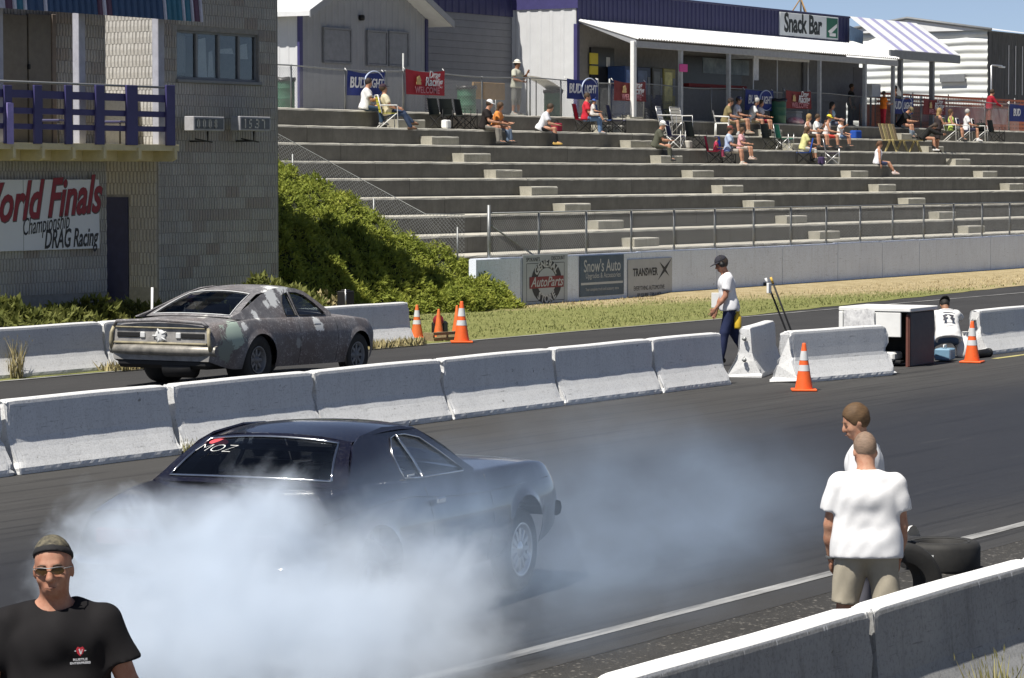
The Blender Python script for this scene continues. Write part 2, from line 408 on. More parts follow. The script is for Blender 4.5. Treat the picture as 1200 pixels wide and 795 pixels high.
def verge():
    m, nt, n, l, b = new_mat("verge_grass")
    v = coords(nt, 'World'); f = noise_tex(nt, v, 0.9, 6, 0.75); g = noise_tex(nt, v, 22, 4, 0.7)
    geo = N(nt, "ShaderNodeNewGeometry"); sx = N(nt, "ShaderNodeSeparateXYZ"); l.new(geo.outputs['Position'], sx.inputs[0])
    t = math_n(nt, 'ADD', math_n(nt, 'MULTIPLY', math_n(nt, 'SUBTRACT', sx.outputs[0], 76), 0.07), math_n(nt, 'MULTIPLY', math_n(nt, 'SUBTRACT', sx.outputs[1], 35.2), 0.30))
    t = math_n(nt, 'ADD', t, math_n(nt, 'MULTIPLY', math_n(nt, 'SUBTRACT', f, 0.5), 1.6))
    fac = N(nt, "ShaderNodeMapRange", interpolation_type='SMOOTHSTEP'); fac.inputs[1].default_value = -0.35; fac.inputs[2].default_value = 0.45; l.new(t, fac.inputs[0])
    gr = ramp(nt, noise_tex(nt, v, 2.4, 5, 0.7), [(0.3, (0.16, 0.175, 0.06)), (0.55, (0.22, 0.23, 0.085)), (0.75, (0.32, 0.28, 0.14))])
    dr = ramp(nt, noise_tex(nt, v, 1.7, 6, 0.75), [(0.3, (0.26, 0.20, 0.11)), (0.5, (0.40, 0.325, 0.19)), (0.7, (0.46, 0.39, 0.25))])
    col = mix(nt, fac.outputs[0], gr, dr)
    col = mix(nt, math_n(nt, 'MULTIPLY', ramp(nt, g, [(0.35, 1), (0.55, 0)]), 0.45), col, (0.06, 0.06, 0.02))
    l.new(col, b.inputs['Base Color']); b.inputs['Roughness'].default_value = 0.95; b.inputs['Specular IOR Level'].default_value = 0.1
    bump(nt, b, g, 0.7, 0.04); return m
M_VERGE = verge()
def verge_edge(x): return 32.15 if x < 62 else min(34.3, 32.15+(x-62)*0.085)
P = []
for i in range(150):
    x = 36+i*1.2
    P.append([(x, verge_edge(x)+0.07*math.sin(x*2.1)+0.05*math.sin(x*5.3), 0.0), (x, verge_edge(x)+.4, 0.03), (x, 36.5, 0.05), (x, 39.3, 0.14 if x > 72 else 0.06), (x, 48, 0.14)])
b = MB(); b.grid(P, smooth=True); tag(b.build('verge', M_VERGE), kind='structure')

def line(name, x0, x1, y0, y1, m, z=0.0, wob=0.0):
    n = max(2, int((x1-x0)/1.0)); b = MB()
    P = [[(x0+(x1-x0)*i/n, y0+random.uniform(-wob, wob), z), (x0+(x1-x0)*i/n, y1+random.uniform(-wob, wob), z)] for i in range(n+1)]
    b.grid(P, smooth=False); return tag(b.build(name, m), kind='structure')
line('lane_line', -10, 160, 10.70, 10.84, M_LINE, 0.001, 0.008)
line('road_edge_line', 36, 200, 32.02, 32.13, M_LINE, 0.004, 0.012)
line('yellow_line', 51.6, 54.3, 20.9, 21.03, M_LINE_Y, 0.001)

# ------------------------------------------------------------------ grass blades on the verge
def blades(name, n, xr, yr, hgt, m, cond, wid=0.02):
    V = []; F = []
    rs = np.random.RandomState(len(name)+n)
    X = rs.uniform(*xr, n); Y = rs.uniform(*yr, n)
    keep = cond(X, Y, rs.rand(n)); X = X[keep]; Y = Y[keep]; k = len(X)
    Z = np.where(Y > 36.5, 0.05, 0.03)
    a = rs.rand(k)*2*PI; hh = hgt*rs.uniform(0.5, 1.3, k); ln = rs.uniform(0.2, 0.9, k)*hh; a2 = rs.rand(k)*2*PI; w = wid*rs.uniform(.6, 1.4, k)
    p0 = np.stack([X-np.cos(a)*w, Y-np.sin(a)*w, Z-0.02], 1); p1 = np.stack([X+np.cos(a)*w, Y+np.sin(a)*w, Z-0.02], 1)
    p2 = np.stack([X+np.cos(a2)*ln, Y+np.sin(a2)*ln, Z+hh], 1)
    V = np.stack([p0, p1, p2], 1).reshape(-1, 3); F = np.arange(3*k).reshape(-1, 3)
    return tag(link(name, np_mesh(name, V, F, m)), kind='stuff')
M_BLADE = mat("grass_blades", (0.26, 0.27, 0.095), 0.8, var=0.5, scale=1.3, bmp=0, c2=(0.17, 0.19, 0.065), space='World')
M_DRYBLADE = mat("dry_grass_blades", (0.50, 0.42, 0.25), 0.85, var=0.4, scale=1.3, bmp=0, c2=(0.36, 0.29, 0.15), space='World')
def dryness(X, Y): return (X-76)*0.07+(Y-35.2)*0.30
blades('grass', 26000, (49, 92), (32.2, 39.1), 0.05, M_BLADE, lambda X, Y, r: (dryness(X, Y)+(r-.5)*1.2 < 0.05) & (Y > 32.3+np.clip((X-62)*.085, 0, 2.2)))
blades('dry_grass', 16000, (62, 112), (32.6, 39.1), 0.055, M_DRYBLADE, lambda X, Y, r: (dryness(X, Y)+(r-.5)*1.2 > 0.0) & (Y > 32.5+np.clip((X-62)*.085, 0, 2.2)))

# ------------------------------------------------------------------ concrete barriers
def jersey(length, seed, h=0.81, chip=1.0, nx=36, m=None):
    """safety-shape barrier along +x from 0, centred on y=0; ends chipped, faces slightly uneven"""
    rs = random.Random(seed); k = h/0.81
    half = [(0.280, 0.0), (0.285, 0.035), (0.280, 0.07), (0.245, 0.13), (0.172, 0.265), (0.139, 0.335), (0.124, 0.390), (0.112, 0.52), (0.102, 0.65), (0.093, 0.755), (0.085, 0.79), (0.064, 0.806), (0.0, 0.81)]
    prof = [(-y, z*k) for y, z in half] + [(y, z*k) for y, z in reversed(half[:-1])]
    xs = [0, .012, .03, .06, .1, .16] + [0.16+(length-.32)*i/nx for i in range(1, nx)] + [length-q for q in (.16, .1, .06, .03, .012, 0)]
    ph = [rs.uniform(0, 6) for _ in range(8)]
    P = []
    for i, x in enumerate(xs):
        e = min(x, length-x); row = []
        for j, (y, z) in enumerate(prof):
            dy = 0.0010*math.sin(x*3.1+ph[0])+0.0006*math.sin(x*9.7+ph[1]); dz = 0.003*math.sin(x*2.3+ph[2]) if z > .3 else 0
            s = 1.0; dx = 0
            if e < 0.17:
                c = max(0, math.sin(z*23+ph[3]+y*30)+math.sin(z*61+ph[4]))*0.5+rs.uniform(0, .5)
                s = 1-chip*0.10*c*(1-e/0.17)**2; dx = chip*0.035*c*(1-e/0.17)*(1 if x < length/2 else -1)
                if z > .75*k: dz -= chip*0.03*(1-e/0.17)**2*rs.uniform(.2, 1.2)
            if z < .06 and e >= .17: dy += rs.uniform(-.004, .004)
            row.append((x+dx, (y*s)+(dy if y < 0 else -dy), max(0, z+dz)))
        P.append(row)
    b = MB(); b.grid(P, smooth=False)
    for i in range(len(b.sm)): b.sm[i] = False
    n = len(prof)
    for base in (0, (len(xs)-1)*n): b.add([b.v[base+j] for j in range(n)], [tuple(range(n))])
    me = b.fix(b.mesh('barrier', m or M_BARRIER))
    return me
def loops_and_bolts(parent, x, ):
    for z in (0.28, 0.62):
        b = MB(); b.tube([(x-.035, -.03, z), (x-.06, 0, z), (x-.035, .03, z)], 0.014, 6); b.lathe([(0, -.0), (.035, 0), (.035, .02), (0, .02)], 10, frame_mat((x-.002, 0, z), (0, 0, 1), (-1, 0, 0)))
        b.build('barrier_loop', M_STEEL, parent)
GB = 'concrete barriers along the track'
def barrier(x0, x1, y0, label, seed, yaw=0.0, z=0.0, bolts=False, group=GB, chip=1.0, m=None):
    L = x1-x0-0.02
    o = link('concrete_barrier', jersey(L, seed, chip=chip, m=m), loc=(x0+.01, y0, z), rz=yaw)
    tag(o, label, 'barrier', group)
    if bolts: loops_and_bolts(o, 0.0)
    return o
for x0, x1, s, lab in ((23.1, 26.05, 11, "white concrete barrier cut off by the left picture edge, left of the smoking car"),
                       (26.1, 29.05, 12, "longest-looking white concrete barrier directly behind the smoke and rear window"),
                       (29.1, 32.0, 13, "white concrete barrier above the dark car's roof, with pitted holes"),
                       (32.0, 34.98, 14, "white concrete barrier above the dark car's side window, third of the row"),
                       (35.0, 37.95, 15, "white concrete barrier above the dark car's hood, fourth of the row"),
                       (37.97, 40.88, 16, "white concrete barrier fifth in the row, with paint peeling at its top edge"),
                       (40.9, 43.15, 17, "white concrete barrier in front of the walking man in white shirt")):
    barrier(x0, x1, 22.15, lab, s)
barrier(44.72, 47.22, 22.45, "angled white concrete barrier with two bolts on its end, beside the walking man", 18, yaw=R(17), bolts=True)
barrier(43.95, 46.72, 21.38, "white concrete barrier behind the orange cone, its near end broken and dark", 19, yaw=R(-10), chip=2.2)
barrier(52.55, 55.6, 21.75, "white concrete barrier at the right edge behind the crouching man", 20, yaw=R(-1.5), bolts=True)
GL = 'white barriers beside the return road'
barrier(41.0, 44.2, 32.6, "white barrier behind the patchy car's trunk, dry weeds along its foot", 31, group=GL)
barrier(37.8, 40.98, 32.6, "white barrier end piece at the left edge below the dark bushes", 32, group=GL)
barrier(44.25, 47.2, 32.6, "white barrier mostly hidden behind the patchy grey coupe's body", 33, group=GL)
barrier(47.25, 50.4, 32.6, "white barrier ending beside the striped cones by the green lawn", 34, group=GL)
GN = 'barrier wall nearest the spectators'
for x0, x1, s, lab in ((7.1, 10.1, 41, "near barrier below the man in the black shirt"), (10.15, 13.2, 42, "near barrier below the drifting smoke at the bottom edge"),
                       (13.2, 16.18, 43, "near barrier with white drips at the bottom, left of the man in khaki shorts"),
                       (16.2, 18.85, 44, "near barrier in front of the man in khaki and the loose tyres"), (18.87, 21.9, 45, "near barrier at the right edge with weeds at its foot")):
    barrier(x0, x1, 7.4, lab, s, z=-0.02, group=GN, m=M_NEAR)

# ------------------------------------------------------------------ grandstand
TZ = [1.27, 1.74, 2.215, 2.67, 3.16, 3.61, 4.10, 4.585, 5.09]
TY = [40.4+1.1*i for i in range(9)]
stand = empty('grandstand', (63.4, 40.4, 0), 0, "long stepped grey concrete grandstand with nine terraces", 'grandstand')
def slab(name, x0, x1, y0, y1, z0, z1, m, parent, ch=0.030, n=None, top=None):
    """concrete slab with rounded upper nose on its -y side"""
    prof = [(y0+.002, z0), (y0, z1-ch*2.0), (y0+ch*.45, z1-ch*.55), (y0+ch*1.5, z1), (y1, z1), (y1, z0)]
    n = n or max(2, int((x1-x0)/0.35)); P = []
    for i in range(n+1):
        x = x0+(x1-x0)*i/n
        P.append([(x-parent.location.x, y-parent.location.y+(random.uniform(-.004, .004) if j < 4 else 0), z+(random.uniform(-.012, .002) if j in (1, 2, 3) else 0)) for j, (y, z) in enumerate(prof)])
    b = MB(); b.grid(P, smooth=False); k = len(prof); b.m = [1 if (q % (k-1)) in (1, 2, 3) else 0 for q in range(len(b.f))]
    b.add([b.v[j] for j in range(k)], [tuple(range(k))]); b.add([b.v[n*k+j] for j in range(k)], [tuple(range(k))])
    return b.build(name, [m, top or m], parent)
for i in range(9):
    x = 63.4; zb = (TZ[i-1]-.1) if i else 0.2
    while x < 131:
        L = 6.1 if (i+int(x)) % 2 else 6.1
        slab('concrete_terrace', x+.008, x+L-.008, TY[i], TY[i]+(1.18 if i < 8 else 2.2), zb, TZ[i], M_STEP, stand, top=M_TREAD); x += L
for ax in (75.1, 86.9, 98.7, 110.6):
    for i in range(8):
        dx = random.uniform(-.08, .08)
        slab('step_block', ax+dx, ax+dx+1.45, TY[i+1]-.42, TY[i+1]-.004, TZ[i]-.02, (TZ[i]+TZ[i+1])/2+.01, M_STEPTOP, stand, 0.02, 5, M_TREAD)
strip('concourse', [(51.3, 5.08), (75, 5.08)], 60, 160, 4, M_STEP)

# ------------------------------------------------------------------ painted panel wall at the foot of the stand
pw = empty('panel_wall', (63.4, 39.0, 0), 0, "low grey painted concrete wall with sponsor signs below the grandstand", 'wall')
xs = [63.4, 65.5, 71.7, 76.0, 80.1, 83.8, 87.0, 89.8, 95.6, 99.5, 103.5, 108]
for a, c in zip(xs[:-1], xs[1:]):
    b = MB(); n = 12; hh = 1.235+random.uniform(-.012, .012)
    P = []
    for i in range(n+1):
        x = a+.015+(c-a-.03)*i/n-63.4
        P.append([(x, -.0, -.05), (x, -.0+.004*math.sin(x*2), .6), (x, 0, hh-.025+random.uniform(-.006, 0)), (x, .02, hh), (x, .17, hh), (x, .2, hh-.03), (x, .2, -.05)])
    b.grid(P, smooth=False); b.add([b.v[j] for j in range(7)], [tuple(range(7))]); b.add([b.v[n*7+j] for j in range(7)], [tuple(range(7))])
    b.build('wall_panel', M_WALL, pw)

# ------------------------------------------------------------------ chain-link fences
M_WIRE = mat("fence_wire", (0.33, 0.34, 0.35), 0.5, 0.5, var=0.2, bmp=0)
def wire_mesh(parent, L, base, hgt, fx, pitch=0.085, r=0.0034, name='wire_mesh'):
    """diamond mesh on a strip of length L; base(u) gives the height of its lower edge; fx(u, z) -> local point"""
    V = []; F = []
    def seg(u0, w0, u1, w1):
        a = Vector(fx(u0, base(u0)+w0)); c = Vector(fx(u1, base(u1)+w1)); d = (c-a)
        if d.length < .02: return
        d.normalize(); p = d.cross(Vector((0.3, 0.9, 0.2))).normalized(); q = d.cross(p); k = len(V)
        for e in (a, c):
            for t in range(3):
                an = 2*PI*t/3; V.append(e+p*r*math.cos(an)+q*r*math.sin(an))
        for t in range(3): F.append((k+t, k+(t+1) % 3, k+3+(t+1) % 3, k+3+t))
    s = -hgt
    while s < L:
        u0, w0, u1, w1 = s, 0, s+hgt, hgt
        if u0 < 0: w0 -= u0; u0 = 0
        if u1 > L: w1 -= u1-L; u1 = L
        if w0 < w1:
            seg(u0, w0, u1, w1); seg(u0, hgt-w0, u1, hgt-w1)
        s += pitch
    me = np_mesh(name, np.array([tuple(v) for v in V]), np.array(F), M_WIRE)
    return link(name, me, parent)

lf = empty('chain_link_fence', (64.2, 39.1, 1.22), 0, "chain-link fence on pipe posts along the top of the painted wall", 'fence', 'chain-link fences')
for k in range(19):
    x = 2.38*k; b = MB(); b.tube([(x, 0.02, -.25), (x, 0.02, 1.12 + (0.18 if k == 0 else 0))], 0.03 if k else .042, 8, cap=True); b.build('fence_post', M_STEEL, lf)
b = MB(); b.tube([(0, .02, 1.10), (43, .02, 1.10)], .021, 6); b.build('top_rail', M_STEEL, lf)
b = MB(); b.tube([(0.05, .02, .82), (2.3, .02, -.02)], .024, 6); b.build('brace', M_STEEL, lf)
wire_mesh(lf, 43, lambda u: 0.02, 1.06, lambda u, z: (u, 0.02, z), 0.1, .0030)

sf = empty('chain_link_fence', (63.38, 39.3, 0), 0, "sloping chain-link fence rising along the grandstand's end beside the junipers", 'fence', 'chain-link fences')
def sbase(u): return 1.25+max(0, (u-1.1))*0.452
wire_mesh(sf, 10.0, sbase, 1.05, lambda u, z: (0.0, u, z), 0.1, .0034)
for k in range(5):
    u = 0.2+2.4*k; b = MB(); b.tube([(0, u, sbase(u)-.3), (0, u, sbase(u)+.75)], .022, 8); b.build('fence_post', M_STEEL, sf)
b = MB(); b.tube([(0, u, sbase(u)+1.05) for u in (0, 1.1, 10.0)], .010, 6); b.build('top_rail', M_STEEL, sf)

tf = empty('chain_link_fence', (69.0, 49.75, 5.09), 0, "chain-link fence with banners along the top terrace of the grandstand", 'fence', 'chain-link fences')
def railz(x): return 1.16+0.03*math.sin(x*.9)
for px, tall in ((342, 0), (405, 0), (452, 0), (473, .5), (565, 0), (621, 0), (657, 0), (700, .12), (714, .12), (754, 0), (833, 0), (870, 0), (917, .15), (1008, 0), (1066, 0.1), (1078, .1), (1105, 0), (1153, 0), (1181, .1)):
    x = at(px, 49.75)-69.0; b = MB(); b.tube([(x, 0, -.02), (x, 0, railz(x)+.03+tall)], .034 if tall else .026, 8); b.build('fence_post', M_STEEL, tf)
b = MB(); b.tube([(x, 0, railz(x)) for x in [i*1.0 for i in range(57)]], .02, 6); b.build('top_rail', M_STEEL, tf)
wire_mesh(tf, 56, lambda u: 0.02, 1.12, lambda u, z: (u, 0, z), 0.09)
# ------------------------------------------------------------------ block-built timing tower
def m_block(name, c1, c2, c3):
    m, nt, n, l, b = new_mat(name)
    oi = N(nt, "ShaderNodeObjectInfo")
    col = ramp(nt, oi.outputs['Random'], [(0.0, c2), (0.35, c1), (0.75, c1), (1.0, c3)])
    v = coords(nt); g = noise_tex(nt, v, 22, 4, 0.75); st = noise_tex(nt, coords(nt, 'World', (2, 2, .5)), 1.2, 5, 0.7)
    col = mix(nt, math_n(nt, 'MULTIPLY', ramp(nt, st, [(0.4, 0), (0.7, 1)]), 0.35), col, c3)
    col = mix(nt, math_n(nt, 'MULTIPLY', ramp(nt, g, [(0.3, 1), (0.55, 0)]), 0.4), col, tuple(x*.55 for x in c1))
    l.new(col, b.inputs['Base Color']); b.inputs['Roughness'].default_value = 0.9; b.inputs['Specular IOR Level'].default_value = 0.2
    bump(nt, b, g, 0.6, 0.012); return m
M_BLOCK = m_block("split_face_block", (0.40, 0.39, 0.37), (0.46, 0.45, 0.43), (0.33, 0.295, 0.27))
M_MORTAR = mat("mortar", (0.30, 0.29, 0.275), 0.9, var=0.3, scale=9)
def rib_block(w, h, ribs, seed):
    """split-rib block, face towards -y, from x=0..w, z=0..h"""
    rs = random.Random(seed); b = MB(); prof = []
    rw = w/ribs
    for k in range(ribs):
        x = k*rw; d = rs.uniform(-.003, .003)
        prof += [(x+.002 if k == 0 else x+.008, 0.0 if k == 0 else 0.012), (x+rw*.22, -.014+d), (x+rw*.80, -.014+d+rs.uniform(-.003, .003)), (x+rw-.006, 0.012 if k < ribs-1 else 0.0)]
    P = [[(x, y+(.008 if z in (0, h) else rs.uniform(-.003, .003)), z) for x, y in prof] for z in (0, h*.5, h)]
    b.grid(P, smooth=False)
    P2 = [[(x, .05, z) for x, y in prof] for z in (0, h)]
    n = len(prof); b.add([P[0][j] for j in range(n)]+[P2[0][j] for j in range(n)], [(j, j+1, n+j+1, n+j) for j in range(n-1)]); b.add([P[2][j] for j in range(n)]+[P2[1][j] for j in range(n)], [(j+1, j, n+j, n+j+1) for j in range(n-1)])
    return b.mesh('block', M_BLOCK)
BLK_W, BLK_H = 0.455, 0.232
BLOCKS = [rib_block(BLK_W-.010, BLK_H-.010, 5, k) for k in range(5)]
HALFS = [rib_block(BLK_W/2-.010, BLK_H-.010, 3, k+9) for k in range(3)]
def lay_blocks(parent, o, along, L, z0, z1, holes=(), limit=999):
    """running-bond courses on a wall face; o = local corner, along = local direction; holes (u0,u1,z0,z1)"""
    al = Vector(along).normalized(); rz = math.atan2(al.y, al.x); n = 0; rest = []
    row = 0; z = z0
    while z < z1-.02:
        u = 0.0; first = (row % 2 == 1)
        while u < L-.06:
            if (first and u == 0) or L-u < BLK_W-.05: me, w = random.choice(HALFS), BLK_W/2
            else: me, w = random.choice(BLOCKS), BLK_W
            ua, ub = u, min(u+w, L)
            for a, c, d, e in holes:
                if d < z+BLK_H*.5 < e:
                    if a <= ua and ub <= c: ub = ua
                    elif ua < a < ub: ub = a
                    elif ua < c < ub: ua = c
            if ub-ua > .04:
                p = Vector(o)+al*ua
                if n < limit: bo = link('block', me, parent, (p.x, p.y, z), rz); bo.scale.x = (ub-ua)/w; n += 1
                else: rest.append((me, Matrix.Translation((p.x, p.y, z)) @ Matrix.Rotation(rz, 4, 'Z') @ Matrix.Scale((ub-ua)/w, 4, (1, 0, 0))))
            u += w
        row += 1; z += BLK_H
    if rest:
        b = MB()
        for me, M in rest: b.add([M @ v.co for v in me.vertices], [tuple(f.vertices) for f in me.polygons])
        tag(b.build('block_courses', M_BLOCK, parent), kind='stuff')
    return n

TX0, TX1, TYF, TYB, TZT = 49.7, 53.85, 38.0, 42.0, 7.4
tw = empty('timing_tower', (TX0, TYF, 0), 0, "dark concrete block timing tower with a sliding window and lap-time boards", 'tower')
wx0, wx1 = at(209, TYF)-TX0, at(304, TYF)-TX0
wz0, wz1 = zat(256, 95, TYF), zat(256, 39, TYF)
W = TX1-TX0; D = TYB-TYF
b = MB(); 
b.box(0, W, .30, D, 0, wz0-.02).box(0, W, .30, D, wz1+.02, TZT); b.box(0, W, 1.4, D, wz0-.02, wz1+.02)
b.box(0, wx0, .30, 1.4, wz0-.02, wz1+.02).box(wx1, W, .30, 1.4, wz0-.02, wz1+.02)
b.box(0.001, W-.001, .012, .30, 0, wz0).box(0.001, W-.001, .012, .30, wz1, TZT).box(0.001, wx0, .012, .30, wz0, wz1).box(wx1, W-.001, .012, .30, wz0, wz1)
b.box(.3, W-.001, 2.7, D, TZT, 15.4)  # unseen upper tier, set back and sized for its shadow on the junipers
b.build('wall', M_MORTAR, tw)
b = MB(); b.box(-.15, W+.05, -.15, D+.05, TZT, TZT+.2); b.box(.2, W+.1, 2.6, D+.1, 15.4, 15.6); b.build('roof', M_NAVY, tw)
lay_blocks(tw, (0, 0, 0), (1, 0, 0), W, 0.0, 7.1, holes=((wx0-.02, wx1+.02, wz0-.05, wz1+.05),), limit=262)
# left (lit) face, blocks face -x: run along -y
lay_blocks(tw, (0, 2.75, 0), (0, -1, 0), 2.75, 1.0, 7.1, holes=((2.75-1.47, 2.75-.73, 0, 2.82),), limit=38)
# window
b = MB(); fr = 0.05
def fbox(x0, x1, z0, z1, y0=.06, y1=.13): b.bbox(x0, x1, y0, y1, z0, z1, .006)
fbox(wx0, wx1, wz0, wz0+fr); fbox(wx0, wx1, wz1-fr, wz1); fbox(wx0, wx0+fr, wz0+fr, wz1-fr); fbox(wx1-fr, wx1, wz0+fr, wz1-fr)
for f in (0.26, 0.53, 0.78): x = wx0+(wx1-wx0)*f; fbox(x-.035, x+.035, wz0+fr, wz1-fr, .05, .12)
wf = b.build('window_frame', M_GREYMET, tw)
fs = [0, .26, .53, .78, 1]
for i in range(4):
    b = MB(); b.box(wx0+(wx1-wx0)*fs[i]+.04, wx0+(wx1-wx0)*fs[i+1]-.04, .088, .094, wz0+fr, wz1-fr); b.build('pane', M_GLASS, wf)
b = MB(); b.bbox(wx0-.06, wx1+.06, -.06, .06, wz0-.07, wz0, .01); b.build('sill', M_GREYMET, wf)
b = MB(); b.box(wx0+.02, wx1-.02, 1.35, 1.39, wz0, wz1); b.build('room_backdrop', M_DARKGLASS, tw)
b = MB(); b.bbox(wx0+.75, wx0+1.0, .5, .75, wz0+.1, wz0+.95, .06); b.bbox(wx0+.78, wx0+.98, .55, .72, wz0+.95, wz0+1.12, .06); b.build('white_cabinet', M_WHITE, tw)
for pa, pb, qa, qb in ((232, 243, 45, 91), (244, 251, 60, 91), (256, 274, 57, 64), (279, 291, 52, 70)):  # a white paper, and pale sheets that paint in the panes' reflections
    b = MB(); x0_, x1_ = at(pa, TYF+.15)-TX0, at(pb, TYF+.15)-TX0; zz0, zz1 = zat((pa+pb)/2, qb, TYF+.15), zat((pa+pb)/2, qa, TYF+.15)
    b.add([(x0_, .135, zz0), (x1_, .135, zz0), (x1_-.05, .135, zz1), (x0_+.03, .135, zz1-.04)], [(0, 1, 2, 3)]); b.build('paper_and_glare', mat("paper_glare_white", (.82, .83, .84), .7, var=.1), wf)
# time boards on brackets
def seven_seg(b, x, z, s, ch, y):
    on = {'0': 'abcdef', '1': 'bc', '2': 'abged', '3': 'abgcd', '5': 'afgcd', '7': 'abc', '8': 'abcdefg'}[ch]
    t = s*.16; w = s*.5
    S = {'a': (0, w, s-t, s), 'd': (0, w, 0, t), 'g': (0, w, s*.5-t/2, s*.5+t/2), 'f': (0, t, s*.5, s), 'b': (w-t, w, s*.5, s), 'e': (0, t, 0, s*.5), 'c': (w-t, w, 0, s*.5)}
    for c in on:
        x0, x1, z0, z1 = S[c]; b.box(x+x0, x+x1, y-.004, y, z+z0, z+z1)
M_DIGIT = mat("display_digit", (0.62, 0.60, 0.55), 0.6, var=0.1)
for px, digs, dotafter in ((245, '0008', 9), (299, '1537', 2)):
    y = TYF-.55; x0 = at(px-18, y); x1 = at(px+18, y)
    z0, z1 = zat(px, 154, y), zat(px, 137, y)
    e = empty('time_board', (0, 0, 0)); e.parent = tw; e.location = (x0-TX0, -.55, 0); Wd = (x1-x0)
    b = MB(); b.bbox(0, Wd, -.02, .22, z0, z1, .012); b.build('case', mat("board_case", (0.40, 0.40, 0.42), .6), e)
    b = MB(); b.box(.05, Wd-.05, -.026, -.022, z0+.04, z1-.04); b.build('screen', mat("board_screen", (0.10, 0.11, 0.12), .4), e)
    b = MB(); s = (z1-z0)*.62; pw_ = (Wd-.2)/4.3
    for k, ch in enumerate(digs):
        xx = .1+k*pw_+(pw_*.25 if k >= dotafter else 0); seven_seg(b, xx, z0+(z1-z0)*.19, s*1.0, ch, -.028)
    if dotafter < 9: b.box(.1+2*pw_-.0, .1+2*pw_+.035, -.032, -.028, z0+.06, z0+.10)
    tag(b.build('digits', M_DIGIT, e), kind='stuff')
    b = MB(); b.tube([(Wd*.6, .1, z0), (Wd*.6, .1, z0-.2), (Wd*.6, .55, z0-.2)], .02, 6); b.tube([(Wd*.2, .1, z0-.16), (Wd*.75, .1, z0-.22)], .015, 6); b.build('bracket', M_BLACK, e)
# doorway in the lit side wall under the deck
b = MB(); b.box(-.03, 0.012, .75, 1.45, 0, 2.8); b.build('door', mat("blue_steel_door", (0.03, 0.035, 0.09), .6), tw)

# ------------------------------------------------------------------ screen wall with sign, balcony, awning
SX0, SX1, SY = 41.2, 47.55, 37.6
sw = empty('block_wall', (SX0, SY, 0), 0, "ribbed block wall behind the balcony and the World Finals sign", 'wall')
b = MB(); b.box(0, SX1-SX0, .012, .2, 0, 7.2); b.build('wall_core', M_MORTAR, sw)
lay_blocks(sw, (2.73, 0, 0), (1, 0, 0), SX1-SX0-2.73, 1.0, 7.0, holes=((2.73-2.73+.0, 3.0, 2.0, 3.2),), limit=300)
# door and frames on the upper level
def wallbox(name, px0, px1, py0, py1, y, th, m, parent, off):
    b = MB(); pm = (px0+px1)/2
    b.bbox(at(px0, y)-off[0], at(px1, y)-off[0], y-off[1], y-off[1]+th, zat(pm, py1, y), zat(pm, py0, y), .008); return b.build(name, m, parent)
M_DOORBR = mat("brown_door", (0.17, 0.155, 0.13), 0.6, var=0.25)
SO = (SX0, SY)
wallbox('door', 5, 34, 18, 172, SY-.10, .07, M_DOORBR, sw, SO); wallbox('door', 36, 62, 18, 172, SY-.10, .07, M_DOORBR, sw, SO)
wallbox('door_frame', 63.5, 68, 18, 172, SY-.12, .1, mat("brown_trim", (0.22, 0.18, 0.15)), sw, SO)
wallbox('door_handle', 36, 38, 76, 82, SY-.15, .05, M_BLACK, sw, SO)
# sign
SGY = SY-.12
sg = empty('event_sign', (at(117, SGY), SGY, 0), 0, "white World Finals Championship Drag Racing sign on the block wall", 'sign')
sx0 = at(-60, SGY)-sg.location.x; zt_, zb_ = zat(60, 210.5, SGY), zat(60, 293, SGY)
b = MB(); b.bbox(sx0, 0, 0, .05, zb_, zt_, .006); b.build('board', mat("sign_white", (0.66, 0.68, 0.72), .55, var=.06, scale=2), sg)
b = MB(); b.box(sx0*.52-.004, sx0*.52+.004, -.003, 0.0, zb_+.01, zt_-.01); b.build('board_seam', M_GREYMET, sg)
M_SIGNRED = flat_print("sign_red", (0.25, 0.02, 0.035)); M_SIGNBLK = flat_print("sign_black", (0.025, 0.025, 0.03))
LRED = mat('outline_grey', (0.10, 0.09, 0.09))
H1 = zt_-zb_
def sgt(t, size, m, pxc, pyc, sx, shear, rot=0.0, off=0.0, lift=-.006):
    o = put_text(t, size, m, sg, (at(pxc, SGY)-sg.location.x, lift, zat(pxc, pyc, SGY)), (math.cos(rot), 0, math.sin(rot)), (0, 0, 1), sx=sx, shear=shear, offset=off, ext=.002)
    return o
sgt("World Finals", 1.0, M_SIGNRED, 43, 236, .72, .40, 0.055, .022)
sgt("World Finals", 1.0, LRED, 43.6, 236.8, .72, .40, 0.055, .032, -.003)
sgt("Championship", .46, M_SIGNBLK, 53.5, 263, .52, .45, 0.09, .0)
sgt("DRAG Racing", .50, M_SIGNBLK, 83, 280, .56, .32, 0.02, .008)

